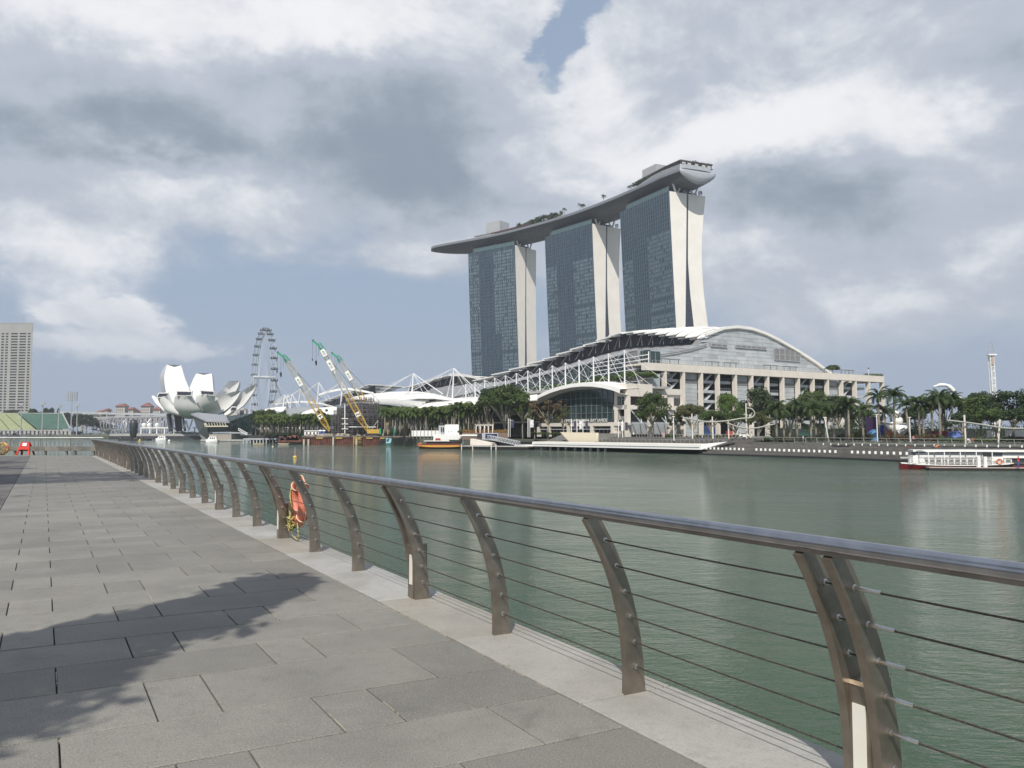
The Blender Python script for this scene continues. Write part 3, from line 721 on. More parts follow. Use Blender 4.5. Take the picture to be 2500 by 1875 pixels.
def hall(th, fr, E, arch, aW, zw, y0=0., aC=6., name='roof_shell', flat=.10):
    a0 = arch[0][0]; zb = arch[0][1]
    for i in range(len(E) - 1):
        t0, t1 = E[i][0], E[i + 1][0]; dz0 = E[i][1] - zb; sl = (E[i + 1][1] - E[i][1]) * .35
        fl = lambda t: tab(t, [(0, 1), (12.8, .98), (20, .88), (31, .62), (45, .38), (60, .2), (80, flat)])
        rows = [[(a, t0 - .8, zb + (z - zb) * fl(t0) + dz0), (a + (1.0 if k == 0 else 0), t1 + .8, zb + (z - zb) * fl(t0) + dz0 + sl)] for k, (a, z) in enumerate(arch)]
        MB(fr).grid(rows, thick=.5).build(name, M_SHELL, th)
        if t0 < 150 and i: MB(fr).grid([[(a + (.6 if k == 0 else 0), t0 - .6, zb + (z - zb) * fl(t0) + dz0 - .45), (a + (.6 if k == 0 else 0), t0 - .6, zb + (z - zb) * fl(t0) + dz0 - 1.7)] for k, (a, z) in enumerate(arch[:6])]).build('dark_gap_sheet', M_CLERE, th)  # dark sheet added below each shell, drawing the shaded gap between the strips
    mb = MB(fr); ms = MB(fr)
    mb.grid([[(a0 + aC, t, zl - .5), (a0 + aC, t, ze - .3)] for t, ze, zl in E])
    mb.build('clerestory', M_CLERE, th)
    for i, (t, ze, zl) in enumerate(E[:-1]):
        t1 = E[i + 1][0]
        ms.bar((a0 + 1, t + 1, ze - .6), (a0 + 2.5, t1 - 1.5, E[i + 1][2] + .1), .20); ms.bar((a0 + 1, t + 1.2, ze - .6), (a0 + 1.2, t + 1.2, zl), .16)
        ms.bar((a0 + 1, t + .6, ze - .9), (a0 + aC, t + .6, ze - .2), .4)
        ms.box(a0 - .4, a0 + 2.4, t - .3, t + 2.4, ze - 1.35, ze - .9)
    ms.build('clerestory_strut', mat('strut_pale', (.20, .21, .22), .5), th, kind='stuff')
    n = 12; rows = []
    for t, ze, zl in E:
        z0 = tab(t, zw); rows.append([(lerp(aW, a0 + aC, j / n), t, z0 + (zl - z0) * (j / n) ** 1.45) for j in range(n + 1)])
    MB(fr).grid(rows, thick=.5).build('lower_roof', M_ROOFG, th, smooth=30)
    mb = MB(fr)
    for (t, ze, zl), (t1, e1, l1) in zip(E, E[1:]):
        for q in range(2):
            tt = lerp(t, t1, q / 2); z0 = tab(tt, zw); zz = lerp(zl, l1, q / 2)
            mb.tube([(lerp(aW, a0 + aC, j / n), tt, z0 + (zz - z0) * (j / n) ** 1.45 + .04) for j in range(n + 1)], .07, 3, cap=False)
    mb.build('roof_seam', mat('roof_seam', (.26, .27, .28), .6), th, kind='stuff')
def gridwall(mb, mg, a, y0, y1, z0, z1f, dy=3., dz=3.2, w=.14):
    n = max(1, round((y1 - y0) / dy))
    for i in range(n):
        ya, yb = lerp(y0, y1, i / n), lerp(y0, y1, (i + 1) / n)
        za, zb = z1f(ya), z1f(yb)
        mb.quad((a, ya, z0), (a, yb, z0), (a, yb, zb), (a, ya, za)); mg.box(a - .2, a, ya - w / 2, ya + w / 2, z0, za)
        z = z0 + dz
        while z < min(za, zb): mg.box(a - .17, a, ya + w / 2, yb - w / 2, z - w / 2, z + w / 2); z += dz
def build_hall():
    th = thing('convention_hall', 'huge grey clad hall with arched roof, white stepped shells and cream colonnade', 'convention hall', FH(55, 0, 3.9))
    ts = [0, 6, 12.8, 18.2, 24.3, 31, 38, 45.4, 53.4, 61.4, 71, 81, 91.8, 103.6, 116, 131, 149, 168, 190]
    ze = {0: 43.3, 6: 44.2}; zs = [43.3, 44.3, 45.2, 46.3, 47.4, 48.5, 49.4, 50.2, 50.6, 49.6, 48, 47, 45.6, 44, 42.7, 40.8, 39.2, 37.2, 34.5]
    E = [(t, z, tab(t, [(0, 41.6), (12, 42.2), (52, 44), (80, 42.0), (110, 38.9), (149, 35.5), (190, 31.8)])) for t, z in zip(ts, zs)]
    arch = [(32, 43.3), (36, 45.2), (42, 47.2), (49.4, 48.2), (58, 48.0), (66, 46.6), (74, 44.4), (86, 40.4), (98, 35.8), (108.5, 31)]
    zw = [(0, 36.4), (100, 28), (190, 21)]
    hall(th, FH, E, arch, -3., zw)
    # white edge along the front arch
    MB(FH).grid([[(a, -1.2, z + .9), (a, .2, z + .9)] for a, z in [(32, 44.0)] + arch[1:]], thick=1.1).build('arch_edge', M_SHELL, th, smooth=30)
    def top(a):
        if a <= 33: return 36.2 + (42.2 - 36.2) * max(0, (a + 3) / 41) ** 1.45 + (0 if a < 32.5 else 1.2)
        return tab(a, arch) - .2
    # front wall as courses of cladding panels
    rg = random.Random(4); k = 0
    hp = [(41.5, 51.5, 39.4, 41.2), (58.5, 78, 37.9, 39.7), (85, 98.5 - .5, 31.2, 36.0)]
    lou = [PB(FH, 0, px, py) for px, py in ((1733, 839), (1772, 849), (1793, 843), (1868, 856), (1887, 851), (1950, 883))]
    holes = [(lou[0][0], lou[1][0], lou[1][2], lou[0][2]), (lou[2][0], lou[3][0], lou[3][2] + .3, lou[2][2]), (lou[4][0], lou[5][0], lou[5][2], lou[4][2])]
    mbs = [MB(FH), MB(FH)]
    z = 4.
    while z < 48:
        a = -3. + rg.choice((0, 2.)); h = 1.55
        cuts = [-3.]
        while a < 108: a += 5.2; cuts.append(min(a, 108.4))
        for x0, x1 in zip(cuts, cuts[1:]):
            t0, t1 = top(x0), top(x1)
            if min(t0, t1) <= z + .05: 
                if max(t0, t1) <= z + .1: continue
            ztop0 = min(z + h - .07, t0); ztop1 = min(z + h - .07, t1)
            if ztop0 < z: ztop0 = z
            if ztop1 < z: ztop1 = z
            if x1 - x0 < .3: continue
            m = mbs[rg.random() < .22]; d = rg.uniform(-.02, .02)
            m.hexa([(x0 + .03, -.35 + d, z), (x1 - .03, -.35 + d, z), (x1 - .03, 0, z), (x0 + .03, 0, z)], [(x0 + .03, -.35 + d, ztop0), (x1 - .03, -.35 + d, ztop1), (x1 - .03, 0, ztop1), (x0 + .03, 0, ztop0)])
        z += h
    for m, q in zip(mbs, (M_CLAD, M_CLAD2)): m.build('cladding_panels', q, th, kind='stuff')
    bk = MB(FH); n = 30
    aa = [lerp(-3, 108.4, i / n) for i in range(n + 1)]
    for x0, x1 in zip(aa, aa[1:]):
        bk.hexa([(x0, 0.01, 4), (x1, 0.01, 4), (x1, 6, 4), (x0, 6, 4)], [(x0, 0.01, top(x0) - .1), (x1, 0.01, top(x1) - .1), (x1, 6, top(x1) - .1), (x0, 6, top(x0) - .1)])
    bk.build('front_wall', M_LOUV, th)
    for (x0, x1, z0, z1) in holes:
        o = MB(FH).box(x0, x1, -.75, -.30, z0, z1).build('louvre_window', M_LOUV, th)
        mb = MB(FH); nx = max(2, round((x1 - x0) / 3.2))
        for i in range(nx + 1): x = lerp(x0, x1, i / nx); mb.box(x - .08, x + .08, -.85, -.74, z0, z1)
        nz = max(1, round((z1 - z0) / 2.4))
        for i in range(nz + 1): zq = lerp(z0, z1, i / nz); mb.box(x0, x1, -.83, -.74, zq - .07, zq + .07)
        mb.build('louvre_frame', M_CLAD, o, kind='stuff')
    # hall body behind, so that the roof is not hollow from the side
    MB(FH).box(0, 100, 6, 180, 4, 30).build('hall_body', M_CLAD2, th)
    # gutter pipes along the eave of the lower roof and over the wall
    MB(FH).tube([(-3 + 35 * i / 12, -.9, 34.4 + 5.9 * (i / 12) ** 1.8) for i in range(13)], .22, 6).build('gutter_pipe', M_MUL, th)
    # west glass wall with white louvres
    mg = MB(FH); mm = MB(FH)
    gridwall(mg, mm, -2., -6, 190, 15, lambda y: tab(y, zw) - .4, 4.2, 3.)
    for z in (20, 24, 28, 32): pass
    mg.pts([(-2, -6, 15), (2.8, -6, 15), (2.8, -6, 35.5), (-2, -6, 35.5)], [(0, 1, 2, 3)])
    mm.box(-2, 2.8, -6.2, -6.01, 20.5, 20.8); mm.box(-2, 2.8, -6.2, -6.01, 25.5, 25.8); mm.box(-2, 2.8, -6.2, -6.01, 30.5, 30.8); mm.box(.2, .45, -6.2, -6.01, 15, 35)
    mg.build('west_glass_wall', M_GGLASS, th); mm.build('mullion', M_MUL, th, kind='stuff')
    mb = MB(FH)
    for i in range(8): z = 23.2 + i * 1.55; mb.tube([(-3.6, -7, z), (-3.4, 28, z - 1.2)], .17, 6)
    mb.tube([(-3.6, -6.8, 21), (-3.6, -6.8, 35.2)], .2, 6); mb.build('sun_louvre', M_WSTEEL, th, kind='stuff')
    # cream colonnade in front
    def A(px): u = (px - 1250) / F; return (300 * u - 56) / (.848 - .53 * u)
    cp = [1623, 1668, 1712, 1753, 1795, 1835, 1874, 1911, 1949, 1985, 2020, 2055, 2088, 2121, 2155]
    ca = [A(p) for p in cp]; w = .46
    MB(FH).box(-10.5, ca[-1] + w, -12.9, -10.6, 27.7, 30.4).build('top_beam', M_CREAM, th)
    MB(FH).box(-10.5, ca[-1] + w, -10.6, -.36, 29.6, 30.3).build('terrace_slab', M_CREAM, th)
    rail = MB(FH); rail.box(-10.5, ca[-1], -12.7, -12.6, 31.35, 31.45); rail.box(-10.5, ca[-1], -12.69, -12.61, 30.4, 31.35) if False else None
    for i in range(80): x = lerp(-10.5, ca[-1], i / 79); rail.box(x - .04, x + .04, -12.7, -12.6, 30.4, 31.35)
    rail.build('terrace_rail', mat('rail_grey', (.30, .32, .33), .5), th, kind='stuff')
    for (x0, x1) in ((4, 13), (27, 34), (37, 44), (60, 68), (72, 80), (98, 110), (112, 118)):
        mb = MB(FH).box(x0, x1, -6, -4, 32.9, 33.15)
        for x in (x0 + .2, (x0 + x1) / 2, x1 - .2): mb.box(x - .08, x + .08, -5.1, -4.9, 30.3, 32.9)
        mb.build('terrace_canopy', M_MUL, th)
    for a in ca: MB(FH).box(a - w, a + w, -12.8, -11.0, 4., 27.69).build('column', M_CREAM, th)
    MB(FH).box(-10.5, ca[1], -12.75, -10.2, 14.2, 15.6).build('cross_beam', M_CREAM, th)
    pat = 'KCSOCSOCSOCSO'; fl = [24.6, 20.9, 17.2, 13.5, 9.8]
    MB(FH).box(ca[0], ca[13], -4., -3.6, 4, 27.6).build('back_wall', M_DARK, th)
    for i, ch in enumerate(pat):
        x0, x1 = ca[i] + w, ca[i + 1] - w
        if ch in 'CK':
            zt = 27.6 if ch == 'C' else 20.
            n = round((zt - 4) / 1.5); mb = MB(FH)
            for j in range(n):
                z0 = lerp(4, zt, j / n); mb.box(x0, x1, -10.6 + (j % 3) * .02, -10.2, z0 + .03, lerp(4, zt, (j + 1) / n) - .04)
            mb.build('cladding_panels', M_CLAD, th, kind='stuff')
            MB(FH).box(x0, x1, -10.8, -10.65, zt - 3.6 if ch == 'C' else zt - 2, zt - 2.2 if ch == 'C' else zt - .4).build('louvre_window', M_LOUV, th)
        if ch != 'C':
            for j, z in enumerate(fl):
                if ch == 'K' and j > 1: break
                MB(FH).box(x0, x1, -10.4, -4.01, z - .5, z + .55).build('landing', M_CLAD, th)
                mb = MB(FH); mb.box(x0, x1 if ch == 'O' else x0 + 4, -10.3, -10.24, z + 1.5, z + 1.56)
                for q in range(9 if ch == 'O' else 5): x = x0 + .3 + q * (x1 - x0 - .6) / 8; mb.box(x - .03, x + .03, -10.3, -10.24, z + .55, z + 1.5)
                mb.build('landing_rail', M_CLAD2, th, kind='stuff')
                if ch in 'SK':
                    mb = MB(FH).hexa([(x0 + 3.6, -9.8, z + .2), (x0 + 4.5, -9.8, z + .2), (x0 + 4.5, -8.4, z + .2), (x0 + 3.6, -8.4, z + .2)], [(x1 - .9, -9.8, z + 3.1), (x1, -9.8, z + 3.1), (x1, -8.4, z + 3.1), (x1 - .9, -8.4, z + 3.1)])
                    mb.build('stair_flight', mat('pale_stair', (.56, .58, .58), .6), th)
    MB(FH).box(ca[0] + 5, ca[1] - 1.6, -8.3, -8., 24.9, 27.3).build('white_panel', M_WHITE, th)
    # rear side of the open last bay
    MB(FH).box(ca[-1] - w, ca[-1] + w, 4, 7.6, 4, 27.6).build('column', M_CREAM, th)
    MB(FH).box(ca[-1] - w, ca[-1] + w, -10.59, 7.6, 27.7, 29.59).build('side_beam', M_CREAM, th)
    mb = MB(FH); rg = random.Random(8)
    c2 = thing('roof_lamp', 'small pole lamp at the right end of the hall terrace', 'lamp', FH(ca[-1] - 5, -9, 30.3))
    MB(FH).cyl(ca[-1] - 5, -9, 30.3, 33.8, .09).build('pole', M_WSTEEL, c2); MB(FH).sph((ca[-1] - 5, -9, 34), .35).build('head', M_DARK, c2)
    return ca
CA = build_hall()
def build_mall():
    th = thing('shopping_mall', 'mall front with arched white canopy over dark glass, cream frame and white masts', 'shopping mall', FH(-25, 0, 3.9))
    x0, y0 = -31.5, -27.7
    # cream frame block at the corner
    MB(FH).box(x0, x0 + 11, y0, y0 + 3.4, 17.4, 21.5).build('top_band', M_CREAM, th)
    MB(FH).box(x0, x0 + 3.0, y0 + 3.41, y0 + 6.5, 17.4, 21.5).build('top_band', M_CREAM, th)
    MB(FH).box(x0 + .2, -10, y0 + 3.41, 60, 20.4, 21.2).build('roof_terrace', M_CONC, th)
    MB(FH).box(x0 + 11, -1, y0 + 6, y0 + 8, 18.6, 20.6).build('link_beam', M_CREAM, th)
    MB(FH).box(x0, x0 + 22, y0 + .15, y0 + 1.6, 13.1, 14.5).build('cross_beam', M_CREAM, th)
    MB(FH).box(x0 + .1, x0 + 1.5, y0 + 1.61, -20.5, 13.1, 14.5).build('cross_beam', M_CREAM, th)
    for (a, b) in ((x0, y0), (x0 + 10, y0 + .2), (x0, y0 + 5.2), (x0 + 20, y0 + 1)): MB(FH).box(a, a + 1.45, b, b + 1.45, 3.9, 17.39).build('column', M_CREAM, th)
    for z0, z1, nm in ((14.6, 17.3, 'loggia_wall'), (4, 13, 'loggia_wall')):
        MB(FH).box(x0 + 1.8, x0 + 26, y0 + 3.2, y0 + 3.6, z0, z1).build(nm, mat('loggia_brown', (.065, .06, .06), .8, var=.2), th)
    MB(FH).box(x0 + 1.9, x0 + 24, y0 + 2.6, y0 + 3., 5, 9.).build('shop_front', M_CLAD2, th)
    MB(FH).box(-19, -9, y0 + 9, y0 + 9.4, 4, 26).build('corner_wall', M_CLAD2, th)
    mb = MB(FH).box(x0 - .5, x0 + 30, y0 - 4, y0 - .3, 8.2, 8.4)
    for i in range(6): mb.bar((x0 + 3 + i * 5.4, y0 - 3.8, 8.4), (x0 + 1.5 + i * 5.4, y0 - .1, 12.9), .25); mb.bar((x0 + 3 + i * 5.4, y0 - 3.8, 8.4), (x0 + 5 + i * 5.4, y0 - .1, 12.9), .25)
    mb.build('street_canopy', M_CLAD, th)
    # arched glass wall and its white canopy
    rim = [PA(FH, x0 - 3, px, py) for px, py in ((1514, 950), (1496, 943), (1470, 937), (1445, 934), (1420, 934), (1395, 936.5), (1370, 942), (1345, 950), (1322, 960), (1300, 972))]
    rys = [p[1] for p in rim]; rzs = [p[2] for p in rim]
    def rz(y): return tab(y, list(zip(rys, rzs)))
    mg = MB(FH); mm = MB(FH)
    gridwall(mg, mm, x0 + .6, -22.8, rys[-1] - 2, 9.6, lambda y: min(rz(y) - 1.6, 30), 2.9, 2.6)
    mg.build('arch_glass', M_GGLASS, th); mm.build('mullion', M_MUL, th, kind='stuff')
    rows = [[(x0 - 3, y, z), (x0 - 3.2, y, z - 1.35), (x0 + .5, y, z - 1.9)] for (_, y, z) in rim]
    MB(FH).grid(rows).grid([[(x0 + 5, y, z + .6), (x0 - 3, y, z)] for (_, y, z) in rim]).build('arch_canopy', M_SHELL, th, smooth=30)
    MB(FH).box(x0 - .4, x0 + .5, -23.6, rys[-1], 7.7, 8.9).build('entrance_beam', M_CREAM, th)
    MB(FH).box(x0 + .2, x0 + .58, -23.6, rys[-1], 8.95, 9.6).build('sign_band', M_DARK, th)
    for px in (1316, 1341, 1389, 1446, 1497):
        a, b, _ = PA(FH, x0, px, 1050); MB(FH).box(x0 - .5, x0 + .6, b - .7, b + .7, 3.9, 7.69).build('column', M_CREAM, th)
    MB(FH).box(x0 + 2.5, x0 + 2.8, -23, 60, 3.9, 7.6).build('entrance_wall', mat('loggia_brown', (0, 0, 0)), th)
    mb = MB(FH); mb.box(x0 - .1, x0 + .2, -23, rys[-1], 6.5, 6.75)
    for i in range(22): y = -22 + i * 2.3; mb.box(x0 + 1.9, x0 + 2.3, y - .12, y + .12, 3.9, 6.5)
    mb.build('door_frame', M_CLAD, th, kind='stuff')
    # the sign on the band
    pa = PA(FH, x0 - .5, 1370, 1026); pb = PA(FH, x0 - .5, 1483, 1029)
    MX = mat('sign_letters', (.62, .62, .60), .5)
    o = text_obj('SHOPPES AT MARINA BAY SANDS', 'sign_lettering', MX, th, FH(x0 - .62, (pa[1] + pb[1]) / 2, 9.55), 1.62, -FH.ey, thick=.06)
    k = (pa[1] - pb[1]) / max(v.co.dot(-FH.ey) * 2 for v in o.data.vertices); o.scale = (1, 1, 1)
    o.data.transform(Matrix.Scale(k, 4, FH.ey))
    # masts with their stays on the terrace
    for k in range(14):
        y = -24.3 + 8.4 * k; zb = 21.2 - .1 * k; zt = 32.8 - .45 * k; top_ = (x0 + 1.8, y, zt); hgt = zt - zb
        if k > 9: zt -= .4; zb = 19
        mb = MB(FH).tube([(x0 + 2.2, y + .3, zb), (x0 + 2.0, y + .1, (zb + zt) / 2), top_], [.24, .28, .15], 8)
        o = mb.build('mast', M_WSTEEL, th, smooth=40)
        st = MB(FH)
        for q in ((x0 + 14, y - 9.5, zb - .5), (x0 + 27, y + 22, zb + 5.8), (x0 + 2, y + 17, zb - .4), (x0 + 3, y - 6.5, zb - .3)): st.bar(top_, q, .10)
        st.build('stay', M_WSTEEL, o)
    mb = MB(FH)
    for k in range(24):
        y = -22 + k * 5.8; mb.bar((x0 + 1, y, 21.3 - k * .05), (-3, y + 22, 27.4 - k * .14), .12)
    for z in range(5): mb.bar((x0 + 6 + z * 4, -24, 22 + z), (x0 + 6 + z * 4, 110, 19 + z * .9), .11)
    mb.build('trellis', M_WSTEEL, th, kind='stuff')
    # great A shaped masts further along
    for (px, pt, pb_, a, n) in ((1108, 899, 975, -24, 1), (1009, 912, 962, -24, 1), (836, 932, 985, -20, 0), (778.5, 934, 981, -20, 0), (734, 949, 975, -20, 0), (695, 964, 996, -20, 0), (713, 962, 996, -20, 0), (703, 964, 996, -16, 0)):
        tp = PA(FH, a, px, pt); bs = PA(FH, a, px - 4, pb_); s = 1 + tp[1] / 400
        mb = MB(FH).tube([(a, bs[1], bs[2] - 3), tp], [.36 * s, .22 * s], 8)
        if n: mb.tube([(a + 1, bs[1] + 9, bs[2] - 2), tp], [.32, .2], 8); mb.tube([(a + 14, bs[1] - 8, bs[2]), tp], [.25, .25], 6)
        o = mb.build('great_mast', M_WSTEEL, th, smooth=40); st = MB(FH)
        for d, e in ((60, 9), (75, 13), (92, 17), (48, 6), (-22, 15), (-14, 16)):
            if not n: d *= .8; e *= .8
            st.bar(tp, (a + 2, tp[1] + d, tp[2] - e), .10 * s)
        st.build('stay', M_WSTEEL, o)
    # white curved canopies between the palms
    def sheet(tops, bots, at_, ab, name, m, mid=.35, thick=.4):
        rows = []
        for (p, q) in zip(tops, bots):
            A_ = PA(FH, at_, *p); B_ = PA(FH, ab, *q); rows.append([tuple(lerp(A_[i], B_[i], s) + (mid * 4 * s * (1 - s) if i == 2 else 0) for i in range(3)) for s in (0, .2, .4, .6, .8, 1)])
        return MB(FH).grid(rows, thick=thick).build(name, m, th, smooth=30)
    sheet([(1312, 955), (1240, 961), (1170, 968), (1125, 971), (1080, 975), (1050, 979), (1030, 984), (1008, 990), (989, 998)], [(1312, 975), (1240, 984), (1172, 986), (1135, 989), (1095, 993), (1060, 996), (1030, 998), (1008, 999.4), (987, 1000)], -24, -38, 'white_canopy', M_SHELL)
    rg = random.Random(6); mb = MB(FH)
    for i in range(10):
        f = i / 9
        for (pa_, pb_) in (((1312, 979 + f * 34), (1000, 1001 + f * 16)),):
            for s in range(26):
                u0, u1 = s / 26, (s + .82) / 26
                A_ = PA(FH, -37 + f * 9, lerp(pa_[0], pb_[0], u0), lerp(pa_[1], pb_[1], u0) + 2 * sin(s * .5 + i)); B_ = PA(FH, -37 + f * 9, lerp(pa_[0], pb_[0], u1), lerp(pa_[1], pb_[1], u1) + 2 * sin(s * .5 + .4 + i))
                mb.bar(A_, B_, .5, .28 + .3 * rg.random())
    mb.build('lattice_slat', mat('lattice_grey', (.36, .38, .39), .5), th, kind='stuff')
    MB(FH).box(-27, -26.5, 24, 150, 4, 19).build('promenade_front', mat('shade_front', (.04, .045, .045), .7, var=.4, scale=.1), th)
    MB(FH).box(-28.5, -27.5, 24, 150, 9.2, 9.9).build('fascia', M_CREAM, th)
    # wide canopy with the scale pattern
    sheet([(1104, 975), (1060, 961), (1020, 955.5), (985, 955.5), (950, 957), (905, 961.5), (870, 968), (845, 976)], [(1104, 977), (1060, 972), (1020, 972), (985, 976), (950, 980), (905, 977), (870, 974), (845, 978)], -8, -30, 'white_canopy', M_SHELL, mid=.8)
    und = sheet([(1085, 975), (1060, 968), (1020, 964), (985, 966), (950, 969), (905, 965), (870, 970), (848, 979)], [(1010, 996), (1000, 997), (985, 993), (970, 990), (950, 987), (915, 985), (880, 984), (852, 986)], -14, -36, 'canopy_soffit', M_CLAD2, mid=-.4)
    mb = MB(FH)
    for r in range(13):
        for c in range(24):
            u = (c + (r % 2) * .5) / 24; v = r / 12
            px = lerp(1075, 905, u) - v * lerp(60, 5, u); py = lerp(966, 968, u) + 4 * (1 - 4 * (u - .5) ** 2) * -1 + v * lerp(26, 16, u)
            A_ = PA(FH, -15.5 - 22 * v, px, py); mb.box(A_[0] - .35, A_[0] - .05, A_[1] - 1.6, A_[1] + 1.6, A_[2] - .3, A_[2] + .32)
    mb.build('scale_tile', M_WHITE, th, kind='stuff')
    sheet([(912, 958), (880, 951), (852, 947), (825, 949), (800, 955), (775, 963)], [(912, 961), (880, 955), (852, 951), (825, 953), (800, 958), (775, 966)], 0, -10, 'white_canopy', M_SHELL)
    sheet([(822, 994), (805, 989), (785, 983), (760, 980), (735, 979), (705, 981), (672, 986)], [(822, 996), (805, 992), (785, 987), (760, 984), (735, 983), (705, 984), (671, 988)], -6, -16, 'white_canopy', M_SHELL)
    sheet([(822, 994), (800, 994), (780, 995), (760, 999), (745, 1004), (734, 1010)], [(822, 1012), (800, 1011), (780, 1011), (760, 1011), (745, 1011), (733, 1011)], -26, -36, 'white_canopy', M_SHELL)
    sheet([(700, 993), (680, 993), (660, 996), (640, 1000), (615, 1000)], [(690, 1006), (675, 1003), (660, 1003), (640, 1004), (612, 1002)], -20, -30, 'white_canopy', M_SHELL)
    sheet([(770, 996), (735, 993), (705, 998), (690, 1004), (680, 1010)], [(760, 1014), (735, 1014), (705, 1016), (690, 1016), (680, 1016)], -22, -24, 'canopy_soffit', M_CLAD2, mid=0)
    # lower body of the mall behind the palms
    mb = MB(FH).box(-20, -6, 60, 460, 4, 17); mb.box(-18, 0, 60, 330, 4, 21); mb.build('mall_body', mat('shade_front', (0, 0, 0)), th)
    mb = MB(FH)
    for i in range(70): y = 62 + i * 5.5; mb.box(-29, -28.7, y, y + 2.8, 7.6, 9.2)
    mb.build('shop_light_panel', M_WHITE, th, kind='stuff')
    mb = MB(FH).box(-28.6, -27.6, 150, 460, 4, 7.4); mb.build('ground_floor', M_DARK, th)
build_mall()
def build_far_halls():
    th = thing('theatre_hall', 'second roof of overlapping white shells with dark clerestory beyond the two great masts', 'hall', FH(30, 250, 3.9))
    t0 = [219, 231, 243, 255, 266, 277, 290]; E = [(t, lerp(41.2, 36.0, i / 6), lerp(36.2, 31.5, i / 6)) for i, t in enumerate(t0)]
    hall(th, FH, E, [(32, 41.2), (40, 41.2), (48, 40.3), (56, 38.5), (66, 35)], -4, [(219, 25), (290, 22)])
    MB(FH).grid([[(a, 216, z), (a, 219, z)] for a, z in ((32, 41.9), (40, 41.9), (48, 41), (56, 39.3), (70, 34))], thick=1.6).build('arch_edge', M_SHELL, th)
    MB(FH).box(0, 60, 222, 290, 4, 24).build('hall_body', M_CLAD2, th)
    th = thing('casino_hall', 'third and smallest stepped dark roof behind the construction cranes', 'hall', FH(30, 420, 3.9))
    t0 = [350, 366, 382, 398, 414, 430, 448, 466]; E = [(t, lerp(41.5, 31.0, i / 7), lerp(34, 26, i / 7)) for i, t in enumerate(t0)]
    hall(th, FH, E, [(32, 41), (42, 41), (52, 38), (62, 33)], -4, [(350, 24), (466, 18)])
    MB(FH).box(0, 60, 352, 466, 4, 20).build('hall_body', M_CLAD2, th)
build_far_halls()
